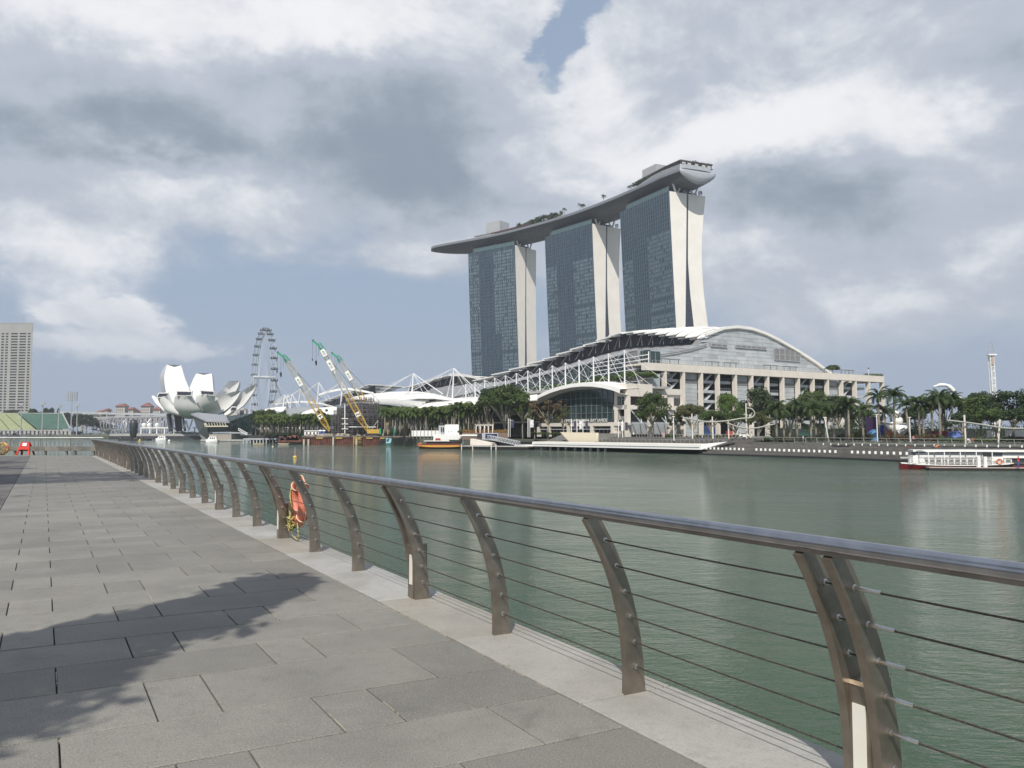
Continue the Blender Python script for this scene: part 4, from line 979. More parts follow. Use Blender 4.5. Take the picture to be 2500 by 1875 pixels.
# ---------------------------------------------------------------- left side: museum, pavilion, wheel, bridges, stand, hotel
def build_museum():
    c = P(487, 1040, 650); c.z = 4; fr = Fr(c)
    th = thing('lotus_museum', 'white lotus shaped museum with petals of different heights and dark skylights', 'museum', c)
    M_P = mat('petal_white', (.70, .70, .69), .42, var=.03, scale=.05)
    M_U = mat('petal_underside', (.70, .70, .69), .5, var=.05, scale=.05)
    M_SKY = mat('skylight_dark', (.03, .03, .045), .3)
    Y = 650
    def W(px, py, y): p = P(px, py, y); return (p.x, p.y, p.z)
    # each petal: a bowl shaped wedge from the stem to its tip: left and right edge on the outside, inner face, end cut
    def petal(outer_l, outer_r, inner_l, inner_r, d_out, d_in, nm='petal', sky=None):
        # outer_*: rows from foot to tip (px,py); d_*: distance rows
        mb = MB(); n = len(outer_l)
        def cr(ps, k): 
            v = catmull([(p[0], p[1], 0) for p in ps], k); return [(q.x, q.y) for q in v]
        OL, OR, IL, IR = (cr(q, 4) for q in (outer_l, outer_r, inner_l, inner_r))
        m = len(OL); DO = [lerp(d_out[0], d_out[1], (i / (m - 1)) ** .33) for i in range(m)]; DI = [lerp(d_in[0], d_in[1], (i / (m - 1)) ** .8) for i in range(m)]
        rows = [[W(*OL[i], DO[i] + 1.5), W(lerp(OL[i][0], OR[i][0], .5), lerp(OL[i][1], OR[i][1], .5) + 1, DO[i] - 2.5), W(*OR[i], DO[i] + 1.5)] for i in range(m)]
        MB().grid(rows).build(nm + '_shell', M_U if nm == 'petal' else M_P, th, smooth=True)
        mb = MB().grid([[W(*IL[i], DI[i]), W(*IR[i], DI[i])] for i in range(m)])
        mb.grid([[W(*OL[i], DO[i] + 1.5), W(*IL[i], DI[i])] for i in range(m)]); mb.grid([[W(*OR[i], DO[i] + 1.5), W(*IR[i], DI[i])] for i in range(m)])
        mb.build(nm + '_inside', M_P, th)
        mb = MB(); a, b, c_, d = W(*OL[-1], DO[-1] + 1.4), W(*OR[-1], DO[-1] + 1.4), W(*IR[-1], DI[-1]), W(*IL[-1], DI[-1])
        mb.quad(a, b, c_, d); o = mb.build(nm + '_tip', M_P, th)
        if sky:
            q = [W(x, y, DO[-1] - 1.2) for x, y in sky]; MB().pts(q + [(x, y + 1.5, z) for x, y, z in q], MB.BF).build('skylight', M_SKY, th)
            cx = sum(x for x, y in sky) / 4; cy = sum(y for x, y in sky) / 4
            q = [W(cx + (x - cx) * 1.14, cy + (y - cy) * 1.7, DO[-1] - .9) for x, y in sky]; MB().pts(q + [(x, y + 1.5, z) for x, y, z in q], MB.BF).build('skylight_frame', M_P, th)
    # the tall inner petals, seen on their hollow side
    def slab(poly_l, poly_r, d0, d1, nm='petal', th_px=8, side='l'):
        L = catmull([(p[0], p[1], 0) for p in poly_l], 5); R = catmull([(p[0], p[1], 0) for p in poly_r], 5); m = len(L)
        D = [lerp(d0, d1, i / (m - 1)) for i in range(m)]
        rows = [[W(L[i].x, L[i].y, D[i]), W(lerp(L[i].x, R[i].x, .5), lerp(L[i].y, R[i].y, .5), D[i] + 2.5), W(R[i].x, R[i].y, D[i])] for i in range(m)]
        mb = MB().grid(rows); mb.build(nm + '_inside', M_P, th, smooth=True)
        s = -1 if side == 'l' else 1; E_ = L if side == 'l' else R
        wd = [th_px * sin(pi * min(1, (i + 2) / (m + 2))) ** .8 for i in range(m)]
        bk = [W(E_[i].x + s * wd[i], E_[i].y, D[i] + 16) for i in range(m)]
        mb = MB().grid([[W(E_[i].x, E_[i].y, D[i]), bk[i]] for i in range(m)])
        oth = R if side == 'l' else L
        mb.grid([[bk[i], W(oth[i].x, oth[i].y, D[i] + 14)] for i in range(m)]); mb.grid([[W(oth[i].x, oth[i].y, D[i]), W(oth[i].x, oth[i].y, D[i] + 14)] for i in range(m)])
        mb.quad(W(L[-1].x, L[-1].y, D[-1]), W(R[-1].x, R[-1].y, D[-1]), W(oth[-1].x, oth[-1].y, D[-1] + 14) if side == 'l' else bk[-1], bk[-1] if side == 'l' else W(oth[-1].x, oth[-1].y, D[-1] + 14))
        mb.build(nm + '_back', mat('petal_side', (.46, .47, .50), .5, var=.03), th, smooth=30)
    slab([(412, 985), (405, 955), (401, 925), (404, 905), (408, 890)], [(470, 985), (462, 950), (452, 925), (446, 905), (442, 892)], 668, 676, th_px=11)
    slab([(440, 985), (458, 955), (470, 930), (476, 918), (480, 911.5)], [(520, 985), (521, 955), (519, 930), (518, 918), (516, 911.5)], 672, 680, th_px=3, side='r')
    slab([(505, 985), (522, 968), (538, 955), (550, 940), (559, 930)], [(540, 1000), (562, 970), (575, 955), (582, 942), (585, 930)], 670, 664, th_px=6, side='r')
    slab([(560, 1000), (580, 975), (592, 955), (603, 947), (613, 941.5)], [(575, 1004), (594, 990), (608, 972), (620, 955), (625, 941)], 660, 652, th_px=4, side='r')
    # bowl petals in front with skylights
    petal([(455, 1018), (430, 1014), (405, 1004), (390, 985), (383, 970)], [(458, 1019), (446, 1012), (432, 1000), (418, 985), (408, 967)], [(450, 1000), (430, 1000), (410, 990), (395, 975), (386, 960)], [(455, 1000), (445, 995), (430, 980), (418, 970), (411, 959)], (640, 628), (655, 640), sky=[(384.5, 969), (406, 966), (409.5, 960.5), (388, 961)])
    petal([(463, 1020), (440, 1010), (426, 995), (425, 975), (430, 964)], [(497, 1006), (492, 1002), (482, 990), (472, 975), (466, 965)], [(463, 1000), (445, 995), (433, 980), (431, 965), (431, 955)], [(485, 1000), (480, 990), (474, 975), (470, 965), (468, 956)], (638, 618), (655, 634), sky=[(432.5, 964), (465, 964), (467, 957), (432.5, 956)])
    petal([(492, 1008), (482, 998), (477, 985), (478, 970), (489, 960)], [(505, 1008), (516, 997), (523, 985), (525, 972), (522, 962)], [(490, 1000), (484, 985), (478, 975), (480, 962), (488, 953)], [(505, 1000), (515, 990), (521, 980), (524, 965), (523, 956)], (640, 622), (655, 636), sky=[(492, 962), (521, 963), (521.5, 956.5), (490.5, 954.5)])
    petal([(495, 1012), (480, 1015), (450, 1016), (420, 1010), (400, 1002)], [(520, 1010), (500, 1022), (450, 1022), (410, 1014), (380, 985)], [(490, 1005), (470, 1005), (430, 1000), (400, 985), (374, 965)], [(490, 1005), (470, 1008), (425, 1006), (392, 990), (370, 968)], (650, 662), (655, 668), nm='leaf')
    slab([(497, 1012), (515, 988), (540, 968), (560, 959), (580, 954)], [(524, 1014), (545, 1005), (562, 992), (577, 975), (588, 955)], 636, 628, th_px=16, side='r')
    petal([(545, 1012), (552, 1010), (558, 1006), (562, 1003), (564, 1001)], [(548, 1016), (560, 1014), (570, 1008), (575, 1003), (576, 999)], [(545, 1004), (550, 1002), (556, 999), (562, 996), (565, 993)], [(548, 1008), (560, 1004), (568, 999), (573, 996), (577, 993)], (636, 628), (640, 632), sky=[(563, 1001.5), (574.5, 1002), (576, 995), (566, 994.5)])
    # white hollow faces of the bowl between the petals
    MB().pts([W(428, 990, 640), W(412, 962, 646), (W(431, 958, 642)), W(425, 985, 638)], [(0, 1, 2, 3)]).build('web', M_P, th)
    # keel and legs
    a = W(462, 1017, 650); mb = MB().sph((a[0], 655, a[2] + 7), 15, 16, 8, (1.5, 1, .55)); mb.build('keel', M_U, th, smooth=True)
    for x0_, x1_, s in ((412, 417, .9), (430, 434, .8), (440, 443, 1.), (445, 452, .5)):
        p, q = W(x0_, 1012, 648), W(x1_, 1052, 645); MB().tube([p, q], [2.2 * s, 1.9 * s], 6).build('leg', M_DARK, th)
    mb = MB(); zz = [(445, 1022), (447, 1051), (454, 1027), (461, 1051), (470, 1024)]
    for p, q in zip(zz, zz[1:]): mb.tube([W(*p, 640), W(*q, 640)], .55, 6)
    mb.build('zigzag_strut', M_WSTEEL, th)
    MB().box(*(W(445, 0, 648)[0], W(475, 0, 648)[0]), 646, 652, 17, 22).build('lift_core', M_CREAM, th)
build_museum()
def build_crystal():
    c = G(500, 1076); c.z = 0; th = thing('crystal_pavilion', 'faceted dark glass pavilion with grey folded roof standing in the water', 'pavilion', c)
    def W(px, py, y): return P(px, py, y)
    M_R = mat('folded_roof', (.30, .31, .33), .5, metal=.2, var=.05); M_CG = mat('crystal_glass', (.018, .04, .042), .12, var=.6, scale=.25, spec=.8); M_CS = mat('crystal_grey', (.075, .085, .085), .5, var=.2, scale=.1)
    V = [W(466, 1010, 512), W(482, 1007, 530), W(545, 1013, 540), W(584, 1025, 522), W(560, 1029.5, 500), W(503, 1027, 500)]
    MB().raw(V + [p - Vector((0, 0, .8)) for p in V], [(0, 1, 2, 3, 4, 5), (11, 10, 9, 8, 7, 6)] + [(i, (i + 1) % 6, (i + 1) % 6 + 6, i + 6) for i in range(6)]).build('folded_roof', M_R, th)
    B = [W(469, 1014, 513), W(503, 1028, 501), W(511, 1056, 504), W(510, 1075, 506), W(495, 1077, 506), W(486, 1058, 508)]
    MB().raw(B, [(0, 1, 2, 3, 4, 5)]).build('grey_facet', M_CS, th)
    def facet(pts, name, nx, ny):
        a, b, c_, d = pts
        MB().raw(pts, [(0, 1, 2, 3)]).build(name, M_CG, th)
        mb = MB(); off = Vector((0, -.3, 0))
        for i in range(nx + 1):
            u = i / nx; mb.bar(a.lerp(b, u) + off, d.lerp(c_, u) + off, .16)
            if i < nx:
                for j in range(ny): mb.bar(a.lerp(b, u).lerp(d.lerp(c_, u), j / ny) + off, a.lerp(b, (i + 1) / nx).lerp(d.lerp(c_, (i + 1) / nx), (j + 1) / ny) + off, .12)
        for j in range(ny + 1): mb.bar(a.lerp(d, j / ny) + off, b.lerp(c_, j / ny) + off, .14)
        mb.build('facet_bar', mat('facet_bar', (.06, .085, .088), .5), th, kind='stuff')
    facet([W(503, 1028, 501), W(560, 1029, 501), W(560, 1054, 505), W(510, 1055, 504)], 'glass_facet', 12, 4)
    facet([W(560, 1029, 501), W(615, 1010, 512), W(615, 1056, 514), W(560, 1054, 505)], 'glass_facet', 9, 7)
    facet([W(615, 1010, 512), W(633, 1012, 528), W(633, 1062, 528), W(615, 1062, 514)], 'glass_facet', 3, 6)
    facet([W(553, 1016, 520), W(615, 1010, 512), W(584, 1025, 506), W(560, 1029, 501)], 'glass_facet', 5, 3)
    mb = MB()
    for i in range(8): mb.bar(W(503 + i * 6.6, 1032.5, 499.5), W(506.5 + i * 6.6, 1041, 499.5), .9, .3)
    mb.bar(W(500, 1041, 499.5), W(557, 1040.5, 499.5), .7); mb.bar(W(500, 1033, 499.6), W(503, 1041, 499.6), .9)
    mb.build('lit_louvre', mat('ivory_louvre', (.58, .54, .42), .6), th, kind='stuff')
    x0, x1 = W(509, 1060, 502).x, W(628, 1060, 502).x
    MB().box(x0, x1 - 16, 503, 520, .2, 4.7).build('plinth', mat('pale_plinth', (.30, .28, .25), .8), th)
    MB().box(x0 - 4, x1, 500, 503, .2, 1.2).build('landing', M_CONC, th)
    mb = MB(); a, b = W(582, 1050, 499), W(603, 1062, 499)
    for o in (0, 1.2): mb.bar(a + Vector((0, 0, o)), b + Vector((0, 0, o)), .35)
    for i in range(6): q = a.lerp(b, i / 5); mb.bar(q, q + Vector((0, 0, 1.2)), .2)
    mb.build('stair', M_WSTEEL, th)
build_crystal()
def build_wheel():
    D = 1273; c = P(644, 921.5, D); th = thing('observation_wheel', 'giant observation wheel seen nearly edge on behind the museum', 'observation wheel', (c.x, c.y, 4))
    c = Vector((c.x, c.y, 90)); R = 71.; ang = radians(11.5)
    vd = Vector((c.x, c.y, 0)).normalized(); sd_ = Vector((vd.y, -vd.x, 0)); ex = (sd_ * sin(ang) - vd * cos(ang)).normalized()  # in the wheel plane, horizontal
    ax = Vector((-ex.y, ex.x, 0)); M_W = mat('wheel_steel', (.34, .37, .41), .5, var=.05); M_C = mat('capsule_glass', (.07, .085, .10), .4)
    ex = -ex
    def wp(a, r, o=0.): return c + ex * (r * cos(a)) + Vector((0, 0, r * sin(a))) + ax * o
    mb = MB(); N = 56
    for o, r, w in ((-4, R, .5), (4, R, .5), (0, R - 5, .4)): mb.tube([wp(2 * pi * i / N, r, o) for i in range(N)], w, 5, close=True)
    mb.build('rim', M_W, th)
    mb = MB()
    for i in range(N):
        a = 2 * pi * i / N; b = 2 * pi * (i + 1) / N
        mb.bar(wp(a, R, -4), wp(a, R, 4), .28); mb.bar(wp(a, R, -4), wp(a, R - 5, 0), .22); mb.bar(wp(a, R, 4), wp(a, R - 5, 0), .22)
    mb.build('rim_brace', M_W, th, kind='stuff')
    mb = MB()
    for i in range(56): a = 2 * pi * i / 56; mb.bar(wp(a, 2, (-1) ** i * 7), wp(a, R - 5, 0), .14)
    mb.build('spoke', mat('spoke_wire', (.42, .44, .47), .5), th, kind='stuff')
    MB().tube([c - ax * 16, c + ax * 16], 2.2, 10).build('axle', mat('pale_steel', (.50, .53, .57), .5), th)
    for i in range(28):
        a = 2 * pi * (i + .5) / 28; p = wp(a, R + 3.6)
        f = Fr((p.x, p.y, p.z), ex[:2], ax[:2]); cp = MB(f).tube([(0, -5.2, 0), (0, -4.2, 0), (0, 4.2, 0), (0, 5.2, 0)], [1.3, 2.1, 2.1, 1.3], 10).build('capsule', M_C, th)
        if i % 28 < 28: MB(f).torus((0, 2.8, 0), 2.3, .35, 'y', 10, 4).torus((0, -2.8, 0), 2.3, .35, 'y', 10, 4).build('capsule_ring', M_W, cp)
    for o in (-15, 15):
        for q in (-1, 1):
            MB().tube([c + ax * o, Vector((c.x, c.y, 4)) + ax * (o * 1.6) + ex * (q * 3)], 1.4, 6).build('tower_leg', mat('pale_steel', (0, 0, 0)), th)
            MB().tube([c + ax * o, Vector((c.x, c.y, 4)) + ax * (o * 4) + ex * (q * 38)], .6, 5).build('tower_stay', M_W, th)
    MB().box(c.x - 45, c.x + 45, c.y - 20, c.y + 30, 3, 16).build('terminal', M_CLAD2, th)
build_wheel()
def build_hotel_left():
    D = 1000; x1 = P(76, 900, D).x; th = thing('slab_hotel', 'tall pale concrete slab building with rows of dark window slots on the far left', 'building', (x1 - 30, D, 4))
    fr = Fr((x1, D, 4), (-1, .06), (-.64, 1)); H = 271 / 2020 * D + EZ - 4 - 2
    M_H = mat('slab_concrete', (.30, .30, .29), .85, var=.06, scale=.05); M_WD = mat('slot_window', (.03, .035, .045), .3)
    MB(fr).box(0, 90, 1.2, 26, 14, H).build('core', M_WD, th)
    MB(fr).box(-.6, 90, 0, 1.5, H - 11, H).build('top_band', M_H, th); MB(fr).box(-.5, 70, 0, 24, H - .5, H + .5).build('roof', M_H, th)
    MB(fr).box(-.6, 0, 0, 26, 0, H - .5).build('side_wall', M_H, th)
    MB(fr).box(0, 90, 0, 1.5, 18, 26).build('base_band', M_H, th)
    for a, b in ((-.6, 10), (24, 30), (50, 56)): MB(fr).box(a + .001, b, -.3, 20, 0, 18).build('leg_wall', M_H, th)
    KS = 1.28
    cols = [(1.6, 4.2), (6.0, 12.3), (14.2, 20.6), (23.6, 26), (27.6, 30.2), (32.5, 38.6), (40.5, 46.8), (49, 52), (53.5, 56), (58, 64)]
    cols = [(a * KS, b * KS) for a, b in cols]
    n = 29; z0, z1 = 26, H - 11; fh = (z1 - z0) / n; prev = -.0
    edges = [0] + [v for c in cols for v in c] + [90]; mb = MB(fr)
    for i in range(0, len(edges), 2): mb.box(edges[i], edges[i + 1], -.15, 1.3, z0, z1)
    mb.build('pier', M_H, th, kind='stuff'); mb = MB(fr)
    for j in range(n + 1): mb.box(.1, 69, -.05, 1.25, z0 + j * fh - .85, z0 + j * fh + .9)
    mb.build('spandrel', M_H, th, kind='stuff')
    cache = {}
    for (a, b) in cols[:7]:
        w = round(b - a - .4, 1)
        if w not in cache: cache[w] = boxmesh('window', w, .2, fh - 2.3, M_WD)
        for j in range(n): inst('window', cache[w], th, fr((a + b) / 2, 1.1, z0 + (j + .5) * fh), atan2(fr.ex.y, fr.ex.x))
    MB(fr).cyl(11, 3, H, H + 7, .35, .2).build('antenna', M_CONC, th)
    MB(fr).box(30, 70, -12, 0, 0, 8).build('podium', M_H, th)
build_hotel_left()
def build_stand():
    D = 790; th = thing('grandstand', 'raked waterside grandstand with yellow seat blocks and a green block', 'grandstand', P(90, 1055, D))
    def W(px, py, y): return P(px, py, y)
    M_Y = mat('yellow_seats', (.22, .25, .13), .8, var=.12, scale=.15); M_G = mat('green_seats', (.04, .095, .07), .8, var=.12, scale=.15)
    def block(q, m, nm):
        a, b, c_, d = q; mb = MB(); n = 14
        for i in range(n):
            u, v = i / n, (i + .75) / n; p0, p1, p2, p3 = a.lerp(d, u), b.lerp(c_, u), b.lerp(c_, v), a.lerp(d, v)
            mb.raw([p0, p1, p2 + Vector((0, 0, -.2)), p3 + Vector((0, 0, -.2)), a.lerp(d, v), b.lerp(c_, v), b.lerp(c_, (i + 1) / n), a.lerp(d, (i + 1) / n)], [(0, 1, 2, 3), (4, 5, 6, 7)])
        mb.build(nm, m, th)
    for (t0, t1, b0, b1, m) in ((-60, -12, -60, 22, M_Y), (-10.5, 10.5, 24, 55, M_Y), (12, 41, 57, 88, M_Y)):
        block([W(t0, 1009, D + 26), W(t1, 1009, D + 26), W(b1, 1049, D), W(b0, 1049, D)], m, 'yellow_block')
    block([W(44, 1009, D + 26), W(152, 1010, D + 26), W(168, 1047, D), W(90, 1047, D)], M_G, 'green_block')
    L = W(-80, 1052, D - 1); R = W(170, 1052, D - 1)
    MB().box(L.x, R.x, D - .6, D + 24, 3.2, 6.2).build('stand_base', M_DARK, th)
    mb = MB()
    for i in range(26): x = lerp(L.x, R.x, i / 25); mb.box(x - 1.2, x + 1.2, D - 1.2, D - .61, 3.2, 6.8)
    mb.box(L.x, R.x, D - 1.4, D - .5, 6.8, 8.0); mb.build('stand_pier', M_CONC, th, kind='stuff')
    MB().bar(W(152, 1009, D + 26), W(171, 1047, D), .9, 1.5).build('end_wall', M_CONC, th); MB().box(W(-80, 0, D).x, W(152, 0, D + 27).x, D + 26.2, D + 28, 3, W(0, 1008, D + 27).z).build('rear_wall', M_CONC, th)
    mb = MB(); rg = random.Random(1)
    x0, x1 = W(-20, 1060, 770).x, W(250, 1060, 770).x
    for i in range(70): x = rg.uniform(x0, x1); mb.box(x, x + rg.uniform(.3, 2.5), 772, 773, .5, rg.uniform(1.5, 5.5))
    mb.box(x0, x1, 771, 790, .4, 2.4); pl = mb.build('floating_stage', mat('stage_clutter', (.12, .13, .14), .8, var=.5, scale=.3), loc=(x0, 772, 0)); tag(pl, 'dark floating stage cluttered with gear in front of the grandstand', 'stage')
    def mast(px, pt, D, lab, kind):
        t = P(px, pt, D); m = thing('floodlight_mast' if kind else 'light_pole', lab, 'floodlight' if kind else 'lamp post', (t.x, t.y, 3), 'masts around the grandstand')
        MB().tube([(t.x, t.y, 3), (t.x, t.y, t.z)], [.55, .3], 6).build('pole', M_CLAD2, m)
        if kind == 1:
            mb = MB()
            for i in range(5):
                for j in range(4): mb.box(t.x - 4.6 + i * 1.9, t.x - 3.1 + i * 1.9, t.y - .6, t.y, t.z - 1.2 - j * 2.1, t.z + .3 - j * 2.1)
            mb.build('lamp_bank', M_CLAD2, m); mb = MB()
            for i in range(6): mb.box(t.x - 4.9 + i * 1.9, t.x - 4.7 + i * 1.9, t.y, t.y + .3, t.z - 8, t.z + .6)
            mb.build('lamp_frame', M_DARK, m)
        else:
            mb = MB()
            for i in range(3): mb.hexa([(t.x - .6 + i * .3, t.y - 1, t.z - 3)] * 1 + [(t.x + .1 + i * .3, t.y - 1, t.z - 3), (t.x + .1, t.y, t.z - 3), (t.x - .6, t.y, t.z - 3)], [(t.x - 2 + i * 1.6, t.y - 1, t.z), (t.x - .6 + i * 1.6, t.y - 1, t.z), (t.x - .6 + i * 1.6, t.y, t.z), (t.x - 2 + i * 1.6, t.y, t.z)])
            mb.build('lamp_head', M_CLAD2, m)
    mast(176, 958, 760, 'tall floodlight mast with square lamp bank right of the grandstand', 1)
    mast(189, 987, 780, 'shorter floodlight mast with fan shaped head beside the tall one', 2)
    mast(53, 984, 700, 'thin light pole in front of the yellow seats', 0); mast(105, 983, 700, 'thin light pole before the green seats, left of two', 2); mast(144, 990, 700, 'thin light pole before the green seats, right of two', 0)
build_stand()
def build_bridges():
    def W(px, py, y): return P(px, py, y)
    th = thing('helix_bridge', 'footbridge wrapped in a twisting double helix of steel tubes', 'footbridge', W(340, 1050, 860))
    M_B = mat('helix_steel', (.33, .34, .37), .4, metal=.4)
    pts = [W(200, 1048, 930), W(250, 1046, 900), (W(285, 1043, 880)), W(330, 1040, 860), W(380, 1040, 840), W(430, 1041, 820)]
    pts = [Vector((p.x, p.y, 9.)) for p in pts]; C = catmull(pts, 14); n = len(C)
    MB().grid([[p + Vector((0, 3.5, 0)), p - Vector((0, 3.5, 0))] for p in C], thick=.9).build('deck', M_CONC, th)
    def rad(i): return 2 + 7.5 * min(1, i / 22)
    for ph in (0, 2.1, 4.2):
        for sg, w in ((1, .38), (-1, .30)):
            MB().tube([C[i // 3 if False else i] + Vector((0, rad(i) * cos(sg * i * .62 + ph), 3 + rad(i) * sin(sg * i * .62 + ph) * .92)) for i in range(n)], w, 5).build('helix_tube', M_B, th)
    mb = MB()
    for i in range(0, n, 3): mb.tube([C[i] + Vector((0, rad(i) * cos(a), 3 + rad(i) * sin(a) * .92)) for a in [2 * pi * k / 10 for k in range(10)]], .16, 4, close=True)
    mb.build('hoop', M_B, th, kind='stuff')
    for px in (290, 380): q = W(px, 1060, 870); MB().bar((q.x - 5, q.y, 0), (q.x, q.y, 9), 1.2).build('pier', M_CONC, th)
    v = thing('highway_bridge', 'long grey highway viaduct crossing behind the helix footbridge', 'bridge', W(330, 1040, 1050))
    a, b = W(232, 1023, 1000), W(480, 1018, 1060)
    MB().bar(a, b, 14, 2.6).build('deck', M_CONC, v); MB().bar(a + Vector((0, -7.2, 1.9)), b + Vector((0, -7.2, 1.9)), .3, 1.1).build('parapet', M_CLAD, v)
    a2, b2 = W(150, 1007, 1180), W(480, 1014, 1180)
    MB().bar(a2, b2, 12, 3).build('upper_deck', M_CLAD, v)
    for px in (262, 330, 395, 440): q = W(px, 1024, 1020); MB().box(q.x - 1.6, q.x + 1.6, 1022, 1026, 0, q.z - 1.2).build('pier', M_CONC, v)
    for px in (200, 255, 310, 370, 420): q = W(px, 1012, 1180); MB().box(q.x - 1.6, q.x + 1.6, 1178, 1182, 0, q.z).build('pier', M_CONC, v)
build_bridges()
def build_condos():
    M_R = mat('red_tiles', (.20, .075, .055), .85, var=.2, scale=.2); M_WL = mat('condo_wall', (.46, .42, .38), .85, var=.06, scale=.1); M_WN = mat('condo_window', (.13, .14, .17), .4)
    D = 1450
    spec = [(222, 229, 1006, 2), (234, 247, 1003, 2), (247, 258, 1000, 2), (254, 263, 997, 3), (262, 272, 1005, 2), (275, 284, 1004, 2), (281, 306, 988, 4), (294, 302, 984, 1), (300, 318, 997, 3), (312, 326, 996, 3), (318, 334, 1000, 3), (334, 346, 1002, 2), (343, 368, 988, 5), (350, 362, 984, 1), (366, 384, 999, 3), (372, 392, 996, 3)]
    th = thing('condominium', 'cluster of cream apartment houses with stepped red tiled roofs on the far bank', 'apartments', P(310, 1010, D))
    for i, (a, b, t, nf) in enumerate(spec):
        A, B, T = P(a, t, D + (i % 3) * 20), P(b, t, D + (i % 3) * 20), P(a, t, D).z; y = A.y; zb = 22
        MB().box(A.x + 1, B.x - 1, y, y + 16, zb if i not in (7, 13) else T - 6, T - 2).build('house_wall', M_WL, th)
        w = (B.x - A.x) / 2; h = 2.8 if w < 4 else 4.2
        o = MB().hexa([(A.x - .6, y - 2, T - 2.6), (B.x + .6, y - 2, T - 2.6), (B.x + .6, y + 18, T - 2.6), (A.x - .6, y + 18, T - 2.6)], [(A.x + w * .6, y + 6, T + h - 2.6), (B.x - w * .6, y + 6, T + h - 2.6), (B.x - w * .6, y + 10, T + h - 2.6), (A.x + w * .6, y + 10, T + h - 2.6)]).build('roof', M_R, th)
        n = max(1, int((B.x - A.x) / 4)); mb = MB()
        z = T - 6
        while z > zb:
            for k in range(n): x = A.x + 2 + k * (B.x - A.x - 4) / max(1, n); mb.box(x, x + 2.0, y - .4, y - .01, z, z + 2.2)
            z -= 4.2
        mb.build('window', M_WN, th, kind='stuff')
    t2 = thing('far_apartment_block', 'pale low apartment block far behind the crystal pavilion roof', 'apartments', P(585, 1010, 1500))
    for a, b, t in ((560, 582, 1007), (580, 600, 1001), (585, 596, 997.5)):
        A, B = P(a, t, 1500), P(b, t, 1500); MB().box(A.x, B.x, 1500, 1520, 3, A.z).build('house_wall', M_WL, t2)
        mb = MB()
        for z in range(8, int(A.z) - 3, 5): mb.box(A.x + 1, B.x - 1, 1499.4, 1499.9, z, z + 1.6)
        mb.build('window', M_WN, t2, kind='stuff')
build_condos()
def build_lotus_terrace():
    D = 655; a, b = P(283, 1070, D), P(487, 1070, D)
    th = thing('museum_quay', 'dark stepped quay with lawn and low white canopy left of the lotus museum', 'quay', (a.x, 650, 0))
    MB().box(a.x, b.x + 12, 643, 700, -1, 2.6).build('quay_wall', M_DARK, th); MB().box(a.x, b.x + 12, 644.5, 700, 2.6, 4.4).build('upper_step', M_CONC, th)
    MB().box(P(430, 0, D).x, P(480, 0, D).x, 648, 690, 4.4, 5.4).build('lawn', M_SOIL, th)
    mb = MB(); z = P(0, 1045.5, 630).z
    A, B = P(334, 0, 640).x, P(436, 0, 640).x; mb.box(A, B, 646, 652, z, z + .8)
    mb.build('canopy', M_WHITE, th); A2, B2 = P(463, 0, 640).x, P(478, 0, 640).x; MB().box(A2, B2, 646, 652, z, z + .8).build('canopy', M_WHITE, th)
    for px in (335, 357, 374, 393, 416, 467): q = P(px, 0, 640); MB().box(q.x - .4, q.x + .4, 646.2, 647, 4.4, z).build('canopy_post', M_WSTEEL, th)
    for px in (340, 353, 372.5, 406, 473): q = P(px, 1041, 640); MB().sph((q.x, 648, z + 2.4), 1.7, 10, 6, (1, 1, 1.1)).build('white_globe', M_WHITE, th, smooth=True)
    g = P(300, 1060, 1000)
    p = thing('black_buoy_sculpture', 'tall dark pod shaped sculpture standing on a low raft in the bay', 'sculpture', G(325, 1074.5))
    b0 = G(325, 1075.5); fr = Fr((b0.x, b0.y, 0)); D2 = b0.y; k = D2 / F
    MB(fr).tube([(0, 0, .3), (0, 0, 7 * k), (0, 0, 20 * k), (0, 0, 33 * k), (0, 0, 42 * k), (0, 0, 49 * k), (0, 0, 52 * k)], [4.2 * k, 6.5 * k, 8.5 * k, 9.6 * k, 9.4 * k, 7 * k, 2.5 * k], 16).build('pod', mat('pod_dark', (.025, .032, .036), .45, var=.4, scale=.3), p, smooth=50)
    mb = MB(fr).box(-34 * k, 36 * k, -2, 6, -.3, .9)
    mb.build('raft', M_BLACK, p); rg = random.Random(9)
    for i in range(14):
        x = rg.uniform(-38, 30) * k; MB(fr).hexa([(x - 1, -1.5, .9), (x + 1, -1.5, .9), (x + 1, 1, .9), (x - 1, 1, .9)], [(x - .3, -1, 2.6), (x + .3, -1, 2.6), (x + .3, .5, 2.6), (x - .3, .5, 2.6)]).build('float', M_BLACK, p)
build_lotus_terrace()
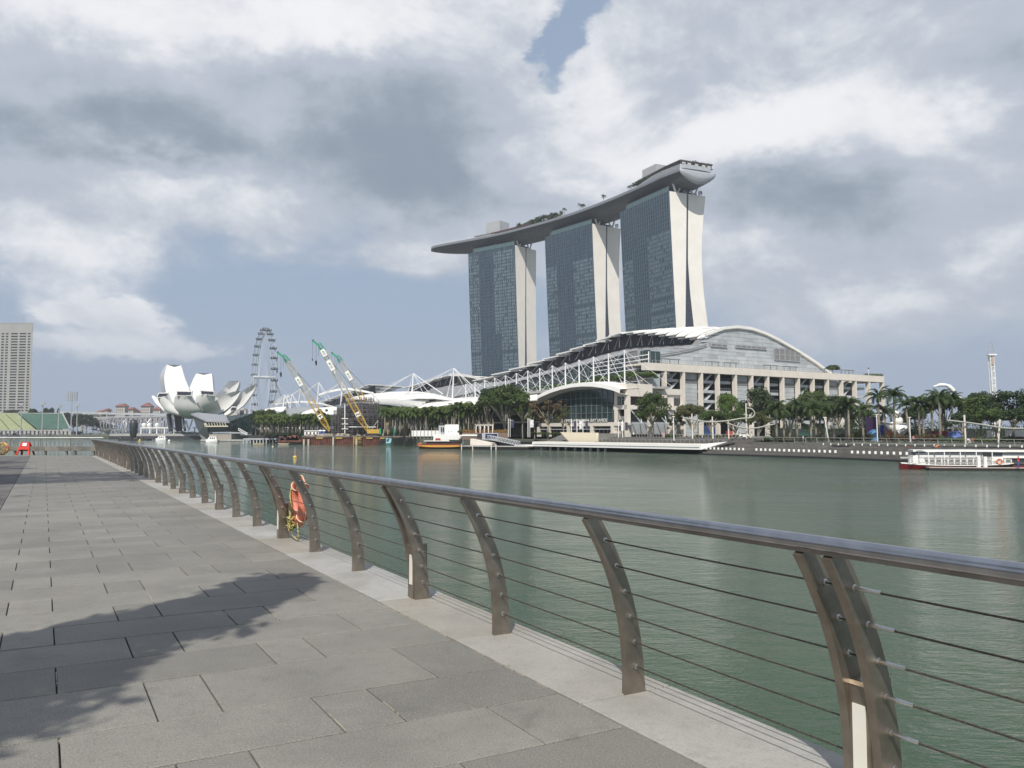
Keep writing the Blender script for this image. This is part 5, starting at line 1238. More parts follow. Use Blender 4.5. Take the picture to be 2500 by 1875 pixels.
# ---------------------------------------------------------------- seawall steps, boardwalk, boats, site
M_STEP = granite('quay_granite', (.115, .11, .10), (.165, .158, .145), .2)
def build_seawall():
    th = thing('seawall', 'long stepped grey stone seawall with a row of small white lights', 'seawall', _sf[2])
    f = [Vector((p.x, p.y, 0)) for p in _sf]; off = Vector((11.5, 7.5, 0)) / 9.
    for k in range(9):
        z = .35 + k * .33; mb = MB()
        rows = []
        for p in f: q = p + off * k; rows.append([(q.x, q.y, -.3 if k == 0 else z - .34), (q.x, q.y, z), (q.x + off.x * 1.05, q.y + off.y * 1.05, z)])
        mb.grid(rows).build('step', M_STEP if k else M_BLACK, th)
    rg = random.Random(3); mb = MB()
    for k in range(1, 9):
        for (a, b) in zip(f[1:], f[2:]):
            n = 60
            for i in range(n):
                if rg.random() < .35:
                    p = a.lerp(b, (i + rg.random()) / n) + off * k; d = (b - a).normalized() * rg.uniform(.6, 2.4); w = off * rg.uniform(.3, .9)
                    z = .35 + k * .33 + .004
                    mb.raw([(p.x, p.y, z), (p.x + d.x, p.y + d.y, z), (p.x + d.x + w.x, p.y + d.y + w.y, z), (p.x + w.x, p.y + w.y, z)], [(0, 1, 2, 3)])
    mb.build('worn_stone', mat('worn_stone', (.12, .118, .11), .9, var=.4, scale=.5), th, kind='stuff')
    xs = [92, 128, 162, 198, 234, 271, 307, 345, 384, 422, 541, 582, 622, 663, 706, 748, 791, 835, 879, 923, 968, 1014, 1061, 1108, 1156, 1203, 1252, 1402, 1454, 1507, 1560, 1613, 1668, 1722, 1779, 1837, 1895]
    me = boxmesh('step_light', .4, .12, .52, M_WHITE)
    for x in xs: inst('step_light', me, th, G(1700 + x / 3.687, 1060 + lerp(126, 173, (x - 92) / 1803) / 3.687, 1.75), -.5)
    # rail along the promenade above the steps
    r = thing('promenade_rail', 'thin metal rail with leaning posts along the far promenade', 'railing', _sf[3] + Vector((14, 10, 3.1)))
    mb = MB(); ps = [Vector((p.x + 14, p.y + 9.5, 3.1)) for p in _sf[:4]] + [Vector((57, 222, 3.1))]; tr = MB()
    for a, b in zip(ps[1:], ps[2:]):
        n = int((b - a).length / 3.0)
        for i in range(n): p = a.lerp(b, i / n); mb.bar(p, p + Vector((-.25, -.15, 1.15)), .12)
        tr.bar(a + Vector((-.25, -.15, 1.15)), b + Vector((-.25, -.15, 1.15)), .09); tr.bar(a + Vector((-.1, -.1, .6)), b + Vector((-.1, -.1, .6)), .04)
    mb.build('rail_post', M_CONC, r, kind='stuff'); tr.build('top_rail', M_CONC, r)
    # lower jetty rail near the right edge with bollards
    mb = MB(); a, b = G(1905, 1097, 1.6), G(2620, 1102, 1.6)
    q = thing('mooring_rail', 'dark low rail with small white bollard lights behind the white boats', 'railing', a)
    a = P(2010, 1088, 190); b = P(2620, 1096, 140)
    MB().bar(a, b, .3, .25).build('beam', M_BLACK, q); mb = MB()
    for i in range(26): p = a.lerp(b, i / 25); mb.box(p.x - .1, p.x + .1, p.y - .1, p.y + .1, p.z - .1, p.z + .55)
    mb.build('bollard_light', M_WHITE, q, kind='stuff'); mb = MB()
    for i in range(14): p = a.lerp(b, i / 13); mb.box(p.x - .1, p.x + .1, p.y, p.y + .2, .3, p.z)
    mb.build('beam_post', M_BLACK, q, kind='stuff')
    c = P(2291, 1096, 163); o = MB(Fr(c)).torus((0, 0, 0), .62, .16, 'y', 18, 8).build('life_ring', mat('orange_ring', (.62, .16, .06), .6), loc=c); tag(o, 'orange life ring on the dark mooring rail above the white boats', 'life ring')
    c = P(2219, 1094, 168); o = MB(Fr(c)).box(-.3, .3, 0, .2, -.35, .35).box(.32, .6, 0, .2, -.2, .3).build('red_box', mat('signal_red', (.34, .06, .05), .5), loc=c); tag(o, 'small red emergency box on the mooring rail left of the life ring', 'box')
build_seawall()
def build_boardwalk():
    A, B = G(1262, 1097), G(1700, 1109); th = thing('boardwalk', 'long white edged boardwalk on short round piles below the mall', 'jetty', A)
    d = (B - A).normalized(); fr = Fr((A.x, A.y, 0), d[:2]); L = (B - A).length
    MB(fr).box(8, L + 1.5, 0, 7, 1.15, 2.45).build('edge_beam', M_WHITE, th); MB(fr).box(8, L + 1.5, .3, 7, 2.451, 2.6).build('deck', M_CREAM, th)
    MB(fr).box(8.5, L + 1, -.12, -.02, 1.75, 1.85).build('shadow_groove', M_CONC, th)
    MB(fr).hexa([(L + 1.5, 0, 1.15), (L + 2.4, 2, 1.15), (L + 2.4, 8, 1.15), (L + 1.5, 7, 1.15)], [(L + 1.5, 0, 2.6), (L + 6, 5, 3.2), (L + 6, 9, 3.2), (L + 1.5, 7, 2.6)]).build('end_ramp', M_WHITE, th)
    MB(fr).box(-2, 10, .5, 6, .9, 1.5).build('lower_beam', M_WHITE, th)
    MB(fr).box(-30, L + 4, 7.2, 8, -1, 2.4).build('quay_wall', M_BLACK, th)
    for px in (1283, 1341, 1390, 1436, 1491.6, 1537, 1581, 1624, 1663):
        q = G(px, 1099); t = (q - A).dot(d); MB(fr).cyl(t, 1.2, -1, 1.14, .42, n=10).build('pile', M_CONC, th)
    # terrace steps behind
    t2 = thing('plaza_steps', 'grey stone terrace steps with rails between boardwalk and mall plaza', 'steps', fr(L * .6, 12, 2))
    for k in range(5): MB(fr).box(L * .38 - k * .5, L + 8, 8.1 + k * 1.6, 30, 1.5 if k == 0 else 2.4 + (k - 1) * .35, 2.4 + k * .35 + .3).build('step', M_STEP, t2)
    mb = MB(fr)
    for i in range(46): x = L * .4 + i * (L * .6 + 6) / 45; mb.bar((x, 15.4, 4.0), (x, 15.2, 5.0), .1)
    mb.bar((L * .4, 15.2, 5.0), (L + 6, 15.2, 5.0), .08)
    for i in range(30): x = L * .4 + i * (L * .6 + 2) / 29; mb.bar((x, 8.4, 2.7), (x, 8.2, 3.6), .08)
    mb.bar((L * .4, 8.2, 3.6), (L + 4, 8.2, 3.6), .07)
    mb.build('step_rail', M_CONC, t2, kind='stuff')
    mb = MB(fr).hexa([(L * .02, 9, 2), (L * .40, 9, 2), (L * .40, 20, 2), (L * .02, 20, 2)], [(L * .10, 14, 5.2), (L * .36, 14, 5.2), (L * .38, 20, 5.2), (L * .08, 20, 5.2)]).build('stone_mound', M_STEP, t2)
    MB(fr).hexa([(L * .22, 8.3, 2.4), (L * .39, 8.3, 2.4), (L * .39, 9, 2.4), (L * .20, 9, 2.4)], [(L * .16, 8.3, 5.6), (L * .385, 8.3, 5.4), (L * .39, 9, 5.4), (L * .16, 9, 5.6)]).build('cream_wall', mat('cream_wall', (.62, .56, .44), .8, var=.05), t2)
    # gangway and floating pontoon
    g = thing('pontoon', 'dark floating pontoon with tyre fenders and a white truss gangway', 'pontoon', G(1130, 1096))
    a, b = G(1125, 1096.5), G(1290, 1098.5); dd = (b - a).normalized(); f2 = Fr((a.x, a.y, 0), dd[:2]); l2 = (b - a).length
    MB(f2).box(0, l2, 0, 4.5, .9, 1.15).build('deck', mat('pale_deck', (.42, .42, .40), .8), g); MB(f2).box(0.2, l2 - .2, .3, 4.3, -.3, .9).build('hull', M_BLACK, g)
    for i in range(22):
        MB(f2).torus((1.2 + i * l2 / 23, -.12, .45), .32, .13, 'y', 10, 5).build('tyre', M_BLACK, g)
    mb = MB(f2); x0, x1 = l2 * .36, l2 * .82
    for y in (1.5, 3.2):
        for z0_, z1_ in ((3.4, 1.35), (4.6, 2.6)): mb.bar((x0, y, z0_), (x1, y, z1_), .14)
        for i in range(12): u, v = i / 12, (i + 1) / 12; mb.bar((lerp(x0, x1, u), y, lerp(3.4, 1.35, u)), (lerp(x0, x1, (u + v) / 2), y, lerp(4.6, 2.6, (u + v) / 2)), .12); mb.bar((lerp(x0, x1, (u + v) / 2), y, lerp(4.6, 2.6, (u + v) / 2)), (lerp(x0, x1, v), y, lerp(3.4, 1.35, v)), .12)
    mb.build('gangway_truss', M_CLAD, g, kind='stuff')
    MB(f2).hexa([(l2 * .02, 5, 1.2), (l2 * .36, 5, 1.2), (l2 * .36, 7, 1.2), (l2 * .02, 7, 1.2)], [(l2 * .02, 5, 3.4), (l2 * .36, 5, 2.0), (l2 * .36, 7, 2.0), (l2 * .02, 7, 3.4)]).build('ramp_side', M_CREAM, g)
    for u in (.0, .17, .45, .52): MB(f2).cyl(l2 * u + .5, -.3, -1, 1.7, .18).build('guide_pile', M_CREAM, g)
build_boardwalk()
def bumboat(lab, px0, px1, py, hull, trim, roofc, Y=None, nposts=5, bow=-1, name='river_boat', panels=True):
    A = G(px0, py) if Y is None else P(px0, 1055, Y); B = G(px1, py) if Y is None else P(px1, 1055, Y)
    B = Vector((B.x, A.y - (B.x - A.x) * .02, 0)); A.z = 0; L = (B - A).length; fr = Fr((A.x, A.y, 0), (B - A)[:2])
    th = thing(name, lab, 'boat', fr(L / 2, 1.5)); w = 1.75
    N = 16; rows = []
    for i in range(N + 1):
        u = i / N; wd = w * min(1, (u / .16 + .12) ** .6, ((1 - u) / .07 + .55) ** .6); sh = .28 * (abs(u - .5) * 2) ** 2.5
        x = u * L; rows.append([(x, 1.75 - wd, .62 + sh), (x, 1.75 - wd * .98, .35 + sh * .7), (x, 1.75 - wd * .72, -.1), (x, 1.75 + wd * .72, -.1), (x, 1.75 + wd * .98, .35 + sh * .7), (x, 1.75 + wd, .62 + sh)])
    mb = MB(fr).grid(rows); mb.pts(rows[0], [tuple(range(6))]); mb.pts(rows[-1], [tuple(range(5, -1, -1))]); mb.build('hull', hull, th, smooth=30); hm = th.children[0].data if th.children else None
    hm = [o for o in COL.objects if o.parent == th][0].data; hm.materials.append(M_BLACK)
    for q in hm.polygons:
        if q.index > 30 and len(q.vertices) == 4: q.material_index = 1
    MB(fr).grid([[(r[0][0], r[0][1], r[0][2] + .01), (r[5][0], r[5][1], r[5][2] + .01)] for r in rows]).build('deck', mat('boat_deck', (.25, .18, .15), .8), th)
    mb = MB(fr).tube([(r[0][0], r[0][1] - .03, r[0][2] - .05) for r in rows], .085, 5); mb.build('gunwale', trim, th)
    x0, x1 = L * .22, L * .90
    if panels:
        MB(fr).grid([[(x0 - .4 + (x1 - x0 + .8) * i / 6, .12, 2.72 + .08 * sin(pi * i / 6)), (x0 - .4 + (x1 - x0 + .8) * i / 6, 1.75, 2.86 + .08 * sin(pi * i / 6)), (x0 - .4 + (x1 - x0 + .8) * i / 6, 3.4, 2.72 + .08 * sin(pi * i / 6))] for i in range(7)], thick=.16).build('roof', roofc, th)
        for i in range(nposts):
            x = lerp(x0, x1 - L * .1, i / (nposts - 1))
            for y in (.2, 3.3): MB(fr).box(x - .06, x + .06, y - .05, y + .05, .7, 2.72).build('roof_post', trim, th)
        mb = MB(fr)
        for y in (.12, 3.4): mb.box(L * .05, L * .97, y - .03, y + .03, 1.66, 1.74); mb.box(L * .05, L * .97, y - .03, y + .03, .86, .92); mb.box(L * .05, L * .97, y - .02, y + .02, 1.5, 1.54)
        n = 16
        for i in range(n):
            xa, xb = lerp(L * .05, L * .97, i / n), lerp(L * .05, L * .97, (i + 1) / n); mb.box(xa - .04, xa + .04, .08, .16, .7, 1.7)
            c = (xa + xb) / 2; hw_ = (xb - xa) * .34
            for p, q in (((c - hw_, 1.08), (c + hw_, 1.08)), ((c - hw_, 1.40), (c + hw_, 1.40)), ((c - hw_, 1.08), (c - hw_ - .14, 1.24)), ((c - hw_ - .14, 1.24), (c - hw_, 1.40)), ((c + hw_, 1.08), (c + hw_ + .14, 1.24)), ((c + hw_ + .14, 1.24), (c + hw_, 1.40))): mb.bar((p[0], .1, p[1]), (q[0], .1, q[1]), .07)
            mb.box(xa + .02, c - hw_ - .22, .11, .14, .92, 1.5); mb.box(c + hw_ + .22, xb - .02, .11, .14, .92, 1.5)
        mb.build('side_rail', trim, th, kind='stuff')
        MB(fr).box(x1 - L * .10, x1 + .2, .6, 2.9, .7, 1.9).build('wheelhouse', trim, th); MB(fr).box(x1 - L * .095, x1 + .1, .58, 2.92, 1.9, 2.6).build('wheelhouse_glass', mat('cabin_glass', (.10, .12, .14), .3), th)
        MB(fr).box(L * .10, L * .14, .9, 2.6, .7, 2.0).build('bow_locker', trim, th)
    return th, fr, L
M_REDH = mat('dark_red_hull', (.17, .015, .02), .45, var=.2); M_BRN = mat('brown_hull', (.09, .035, .02), .5, var=.3, scale=1)
def build_boats():
    th, fr, L = bumboat('white railed passenger boat with dark red bow moored at the right pontoon', 2210, 2476, 1145.5, M_REDH, M_WHITE, M_WHITE)
    MB(fr).torus((L * .855, -.06, 1.15), .38, .10, 'y', 16, 6).build('life_ring', mat('orange_ring', (0, 0, 0)), th)
    o = thing('river_boat', 'second white passenger boat with dark window band behind the red bowed one', 'boat', P(2300, 1130, 134))
    a, b = P(2229, 1100, 134), P(2560, 1106, 130); f = Fr((a.x, a.y, 0), (b.x - a.x, b.y - a.y)); l = (b - a).length
    MB(f).box(0, l, 0, 3.2, 2.45, 2.75).build('roof', M_WHITE, o); MB(f).box(.5, l, .2, 3, 1.9, 2.44).build('window_band', mat('cabin_glass', (0, 0, 0)), o); MB(f).box(.3, l, .1, 3.1, 1.5, 1.89).build('cabin_side', M_WHITE, o)
    MB(f).box(2, l, .3, 3, .9, 1.49).build('lower_window', M_DARK, o); MB(f).hexa([(.3, .1, .3), (2, .1, .3), (2, 3.1, .3), (.3, 3.1, .3)], [(.3, .1, 1.5), (1.6, .1, 1.5), (1.6, 3.1, 1.5), (.3, 3.1, 1.5)]).build('bow', M_WHITE, o); MB(f).box(0, l, 0, 3.2, -.2, .3).build('hull', M_REDH, o)
    a, b = G(2258, 1147), G(2640, 1156); b.y = a.y - 2; p = thing('pontoon', 'low dark pontoon with pale deck alongside the white passenger boats', 'pontoon', a); f = Fr((a.x, a.y, 0), (b - a)[:2])
    l = (b - a).length; MB(f).box(0, l, -1.9, -.3, .34, .46).build('deck', mat('pink_deck', (.36, .30, .27), .8), p); MB(f).box(0, l, -1.8, -.4, -.3, .339).build('hull', M_BLACK, p)
    for px in (2397, 2413): q = G(px, 1149); MB().box(q.x - .22, q.x + .22, q.y + .6, q.y + 1, 0, 2.0).build('guide_post', M_WHITE, p)
    th, fr, L = bumboat('brown wooden river boat with orange stripe and white roof by the dark pontoon', 1022, 1127, 1095.5, M_BRN, mat('orange_stripe', (.70, .33, .05), .5), M_WHITE, panels=False)
    MB(fr).box(L * .02, L * .95, -.12, -.02, .75, 1.15).build('stripe', mat('orange_stripe', (0, 0, 0)), th)
    MB(fr).box(L * .06, L * .97, .0, 3.4, 1.15, 1.75).build('cabin_side', mat('varnished_wood', (.13, .04, .02), .5, var=.3), th)
    mb = MB(fr)
    for i in range(9): x = L * .2 + i * L * .09; mb.box(x - .07, x + .07, .1, .2, 1.75, 2.5)
    mb.box(L * .18, L * .98, .3, 3.1, 1.76, 2.45); mb.build('window_band', mat('cabin_dark', (.02, .015, .015), .3), th, kind='stuff')
    MB(fr).box(L * .12, L * .72, -.1, 3.5, 2.5, 2.72).build('roof', M_WHITE, th); MB(fr).box(L * .7, L, .2, 3.2, 2.5, 3.0).build('canopy', M_BLACK, th)
    MB(fr).torus((L * .03, -.2, 1.35), .5, .18, 'y', 12, 6).build('life_ring', mat('orange_ring', (0, 0, 0)), th)
    def small(lab, px0, px1, py, rot=0):
        A, B = G(px0, py), G(px1, py); L = (B - A).length; fr = Fr((A.x, A.y, 0), (1, 0)); th = thing('motor_boat', lab, 'boat', fr(L / 2, 2), 'small white boats near the museum')
        MB(fr).hexa([(L * .08, .4, -.1), (L * .95, .3, -.1), (L * .95, 3.2, -.1), (L * .08, 3, -.1)], [(0, .6, 1.4), (L, 0, 1.2), (L, 3.6, 1.2), (0, 2.8, 1.4)]).build('hull', M_WHITE, th)
        MB(fr).hexa([(L * .15, .6, 1.3), (L * .9, .5, 1.3), (L * .9, 3, 1.3), (L * .15, 3, 1.3)], [(L * .3, .8, 3.0), (L * .86, .8, 3.0), (L * .86, 2.8, 3.0), (L * .3, 2.8, 3.0)]).build('cabin', M_WHITE, th)
        for u in (.36, .52, .68): MB(fr).box(L * u, L * (u + .09), .35, .45, 1.9, 2.6).build('window', M_DARK, th)
        MB(fr).box(L * .32, L * .9, .6, 3, 3.4, 3.55).build('canopy', M_WHITE, th)
        for u in (.36, .6, .86): MB(fr).box(L * u - .06, L * u + .06, .8, .9, 3.0, 3.4).build('canopy_post', M_WSTEEL, th)
    small('small white motor boat left of the crystal pavilion, beside the black pod', 378, 405, 1075.5)
    small('small white motor boat moored right in front of the crystal pavilion', 500, 531, 1079)
    def buoy(lab, px, py, h, col, r):
        c = G(px, py); th = thing('buoy', lab, 'buoy', c); MB(Fr((c.x, c.y, 0))).sph((0, 0, .12 * r), r, 12, 8, (1, 1, .7)).build('float', col, th, smooth=True); MB(Fr((c.x, c.y, 0))).tube([(0, 0, .2), (0, 0, h)], [.055, .04], 6).build('pole', mat('buoy_pole', (.55, .48, .40), .7), th)
    M_YB = mat('buoy_yellow', (.62, .42, .05), .5)
    buoy('yellow ball buoy with a thin pole, floating alone in open water', 720, 1116.5, 2.3, M_YB, .47)
    buoy('small pale buoy with pole near the rusty barge', 666, 1090.5, 2.2, mat('buoy_pale', (.6, .52, .35), .6), .38)
    for px, py, lab in ((290, 1075, 'tiny white buoy left of the black pod'), (341, 1076.5, 'tiny yellow buoy right of the black pod'), (413, 1077.5, 'tiny pale buoy right of the left motor boat')): 
        c = G(px, py); o = MB(Fr((c.x, c.y, 0))).sph((0, 0, .3), .8, 8, 6).build('marker_buoy', M_YB if 'yellow' in lab else M_WHITE, loc=c); tag(o, lab, 'buoy')
build_boats()
# ---------------------------------------------------------------- people
def body_mesh():
    b = bmesh.new(); J = {}
    pts = dict(p=(0, 0, .95), s=(0, 0, 1.2), c=(0, 0, 1.38), n=(0, 0, 1.5), h=(0, -.02, 1.62), t=(0, -.01, 1.72), ls=(-.17, 0, 1.40), le=(-.24, .02, 1.14), lh=(-.22, -.10, .92), rs=(.17, 0, 1.40), re=(.24, .03, 1.14), rh=(.23, -.06, .90),
               lk=(-.11, -.03, .50), la=(-.11, .06, .09), lf=(-.12, -.10, .04), rk=(.12, -.02, .50), ra=(.13, .02, .09), rf=(.14, -.13, .04), lp=(-.09, 0, .90), rp=(.09, 0, .90))
    rad = dict(p=.13, s=.12, c=.14, n=.055, h=.10, t=.085, ls=.06, le=.045, lh=.035, rs=.06, re=.045, rh=.035, lk=.065, la=.04, lf=.035, rk=.065, ra=.04, rf=.035, lp=.10, rp=.10)
    ks = list(pts); me = bpy.data.meshes.new('body'); ed = [('p', 's'), ('s', 'c'), ('c', 'n'), ('n', 'h'), ('h', 't'), ('c', 'ls'), ('ls', 'le'), ('le', 'lh'), ('c', 'rs'), ('rs', 're'), ('re', 'rh'), ('p', 'lp'), ('lp', 'lk'), ('lk', 'la'), ('la', 'lf'), ('p', 'rp'), ('rp', 'rk'), ('rk', 'ra'), ('ra', 'rf')]
    me.from_pydata([pts[k] for k in ks], [(ks.index(a), ks.index(c)) for a, c in ed], [])
    o = bpy.data.objects.new('tmp_body', me); COL.objects.link(o); o.modifiers.new('s', 'SKIN'); 
    for i, k in enumerate(ks): v = me.skin_vertices[0].data[i]; v.radius = (rad[k], rad[k] * (.8 if k in 'psc' else 1)); v.use_root = (k == 'p')
    o.modifiers.new('u', 'SUBSURF').levels = 1
    dg = bpy.context.evaluated_depsgraph_get(); r = bpy.data.meshes.new_from_object(o.evaluated_get(dg)); bpy.data.objects.remove(o); b.free(); return r
BODY = body_mesh()
M_SKIN = mat('skin', (.42, .24, .16), .6); M_HAIR = mat('hair', (.02, .015, .012), .7)
def person(lab, loc, rz, top, bot, group=None, k=1.):
    me = BODY.copy()
    for m in (M_SKIN, top, bot, M_HAIR): me.materials.append(m)
    for p in me.polygons:
        z = p.center.z; x = abs(p.center.x)
        p.material_index = 3 if (z > 1.64 or (z > 1.56 and p.center.y > .03)) or z < .07 else (0 if z > 1.44 or (z < 1.12 and x > .19) else (1 if z > .93 else 2)); p.use_smooth = True
    o = bpy.data.objects.new('person', me); COL.objects.link(o); o.location = loc; o.rotation_euler = (0, 0, rz); o.scale = (k, k, k); tag(o, lab, 'person', group)
    return o
def build_people():
    def cm(n, c): return mat('cloth_' + n, c, .85)
    R, Wt, Bk, Bl, Pk, Gn = cm('red', (.5, .03, .04)), cm('white', (.7, .7, .68)), cm('black', (.03, .03, .035)), cm('blue', (.06, .10, .28)), cm('pink', (.55, .25, .27)), cm('grey', (.2, .2, .2))
    q = G(2496, 1141, .46); q = Vector((P(2496, 1141, 119).x, 119.9, .46)); person('person in red top and dark trousers standing on the low dark pontoon', q, .6, R, Bl)
    for i, (px, py, Y, t, b, lab) in enumerate(((1490, 1064, 262, Pk, Gn, 'person in pink top near the mall entrance doors'), (1617, 1073, 232, Wt, Pk, 'person in white top on the plaza, left of two walking together'), (1621, 1074, 231, Pk, Wt, 'person in pink top walking beside the one in white'), (1593, 1070, 236, Bk, Bk, 'person in black beside the round tree by the cream columns'),
                                           (1547, 1066, 240, Wt, Bk, 'person in white shirt right of the cream corner column'), (1676, 1073, 225, Bk, Gn, 'person in dark clothes beside the leftmost wavy canopy pole'), (1715, 1073, 222, Wt, Bl, 'person in white between two poles of the wavy canopy'), (1729, 1074, 221, Bl, Gn, 'person in blue left of the second canopy pole'), (1961, 1079, 195, Wt, Gn, 'person in white among the right hand palm trunks'), (2230, 1081, 178, Pk, Bk, 'person in pink top near the inflatable castle'), (1212, 1058, 300, Wt, Wt, 'person in white by the low blue screened kiosk'), (2434, 1082, 160, Bk, Bk, 'person in black at the last pole on the right'))):
        v = P(px, py, Y); v.z = 3.95 if Y > 225 else 3.15
        person(lab, v, i * 1.3, t, b, k=1.02)
build_people()
# ---------------------------------------------------------------- construction site
def build_site():
    D = 380; s = D / F
    def W(px, py, y=D): return P(px, py, y)
    M_RUST = mat('rusty_piles', (.13, .05, .035), .9, var=.4, scale=.6); M_YEL = mat('machine_yellow', (.50, .32, .05), .5, var=.1); M_GRN = mat('machine_green', (.03, .28, .16), .5); M_PY = mat('backlit_boom', (.42, .40, .31), .6, var=.12)
    j = thing('construction_jetty', 'rusty sheet pile construction jetty with cluttered deck', 'jetty', (W(860, 0).x, 378, 0))
    x0, x1 = W(741, 0).x, W(1012, 0).x; mb = MB(); n = 64
    for i in range(n): x = lerp(x0, x1, i / n); mb.box(x, x + (x1 - x0) / n * .55, 377.6, 378.2, -1, 3.2); mb.box(x + (x1 - x0) / n * .5, x + (x1 - x0) / n * 1.02, 378.1, 378.5, -1, 3.2)
    mb.build('sheet_piles', M_RUST, j, kind='stuff'); MB().box(x0, x1, 377.2, 400, 3.2, 3.9).build('deck', mat('site_deck', (.14, .12, .11), .9, var=.4, scale=.4), j)
    for px in (747, 758, 818, 874): x = W(px, 0).x; MB().cyl(x, 376.6, -1, 3.4 if px == 818 else 2.4, .45).build('fender_pile', mat('pale_pile', (.48, .45, .38), .8), j)
    mb = MB(); rg = random.Random(5)
    for i in range(60): x = rg.uniform(x0, x1); z = rg.uniform(.2, 1.2); mb.box(x, x + rg.uniform(.5, 4), 378.6 + rg.random() * 4, 379 + rg.random() * 8, 3.9, 3.9 + z)
    mb.build('deck_clutter', mat('site_clutter', (.30, .27, .22), .8, var=.6, scale=.7), j, kind='stuff')
    for i in range(5): x = rg.uniform(x0 + 5, x1 - 5); MB().box(x, x + 3, 377.3, 378, 2.6, 3.6).build('yellow_frame', M_YEL, j)
    mb = MB()
    for x in (W(866, 0).x, W(873, 0).x): mb.box(x, x + .3, 376.4, 377, 0, 4)
    for i in range(4): mb.box(W(866, 0).x, W(886, 0).x, 376.4, 376.8, .6 + i * .8, .8 + i * .8)
    mb.build('ladder_frame', mat('tan_frame', (.45, .34, .12), .8), j)
    t = thing('site_container', 'long white site cabin on the jetty left of the blue toilets', 'cabin', W(757, 1058, 384)); MB().box(W(739, 0).x, W(775, 0).x, 383, 386, 4, 6.2).build('cabin_body', M_WHITE, t); MB().box(W(739, 0).x, W(775, 0).x, 382.6, 386.4, 6.2, 6.45).build('cabin_roof', M_WHITE, t)
    for px in (743, 752, 761, 769): MB().box(W(px, 0).x, W(px + 4, 0).x, 382.9, 383, 4.6, 5.6).build('window', M_DARK, t)
    for px, lab in ((780, 'blue portable toilet with white roof, left one on the jetty'), (788.5, 'blue portable toilet with white roof, right one on the jetty')):
        x = W(px, 0).x; t = thing('portable_toilet', lab, 'portable toilet', (x, 382, 3.9), 'blue portable toilets on the jetty'); MB().box(x - .65, x + .65, 381.4, 382.7, 3.9, 6.1).build('cabin_body', mat('toilet_blue', (.03, .06, .22), .5), t); MB().hexa([(x - .7, 381.3, 6.1), (x + .7, 381.3, 6.1), (x + .7, 382.8, 6.1), (x - .7, 382.8, 6.1)], [(x - .4, 381.6, 6.6), (x + .4, 381.6, 6.6), (x + .4, 382.5, 6.6), (x - .4, 382.5, 6.6)]).build('roof', M_WHITE, t); MB().box(x - .45, x + .45, 381.3, 381.39, 4.1, 5.9).build('door', mat('door_blue', (.05, .09, .28), .5), t)
    # scaffolded dome
    c = W(877, 1062, 400); R = 13.4; dm = thing('scaffolded_dome', 'round dome building wrapped in layers of dark scaffolding and planks', 'dome', (c.x, 402, 3.9))
    MB().sph((c.x, 402, 8.2), 11.6, 24, 14, (1.04, 1, 1.02)).build('dome_core', mat('dome_core', (.035, .035, .04), .6), dm, smooth=True)
    M_SC = mat('scaffold_tube', (.11, .10, .10), .6, var=.3); tb = MB(); pk = MB(); rg = random.Random(12); NA = 34
    def rz(k): return tab(k * 2.05, [(0, 13.6), (8.2, 13.6), (10.2, 12.6), (12.3, 11), (14.4, 9), (16.4, 6.6), (18.4, 5)])
    for k in range(9):
        z = 4 + k * 2.05; r = rz(k)
        for rr in (r, r - 1.3):
            for i in range(NA): a, b = 2 * pi * i / NA, 2 * pi * (i + 1) / NA; p, q = Vector((c.x + rr * cos(a), 402 + rr * sin(a), z)), Vector((c.x + rr * cos(b), 402 + rr * sin(b), z)); tb.bar(p, q, .12); tb.bar(p + Vector((0, 0, 1.0)), q + Vector((0, 0, 1.0)), .08); tb.bar(p, p + Vector((0, 0, 2.05)), .13); 
        for i in range(NA):
            if rg.random() < .62: a, b = 2 * pi * i / NA, 2 * pi * (i + 1) / NA; pk.mi = 0 if rg.random() < .45 else 1; pk.bar((c.x + (r - .6) * cos(a), 402 + (r - .6) * sin(a), z), (c.x + (r - .6) * cos(b), 402 + (r - .6) * sin(b), z), 1.0, .16)
            if rg.random() < .3: a, b = 2 * pi * i / NA, 2 * pi * (i + 1) / NA; tb.bar((c.x + r * cos(a), 402 + r * sin(a), z), (c.x + r * cos(b), 402 + r * sin(b), z + 2.05), .09)
    tb.build('scaffold', M_SC, dm, kind='stuff'); pk.build('plank', [mat('pale_plank', (.50, .47, .42), .8), mat('brown_plank', (.16, .12, .09), .8)], dm, kind='stuff')
    MB().bar(W(840, 1042, 388), W(918, 1042.5, 388), .5, .35).build('white_beam', M_WHITE, dm); MB().bar(W(842, 985, 387), W(842, 1063, 387), .35).build('white_mast', M_WHITE, dm)
    for py in (1047, 1035, 1022): MB().bar(W(834, py, 386.6), W(850, py, 386.6), .3).build('mast_arm', M_WHITE, dm)
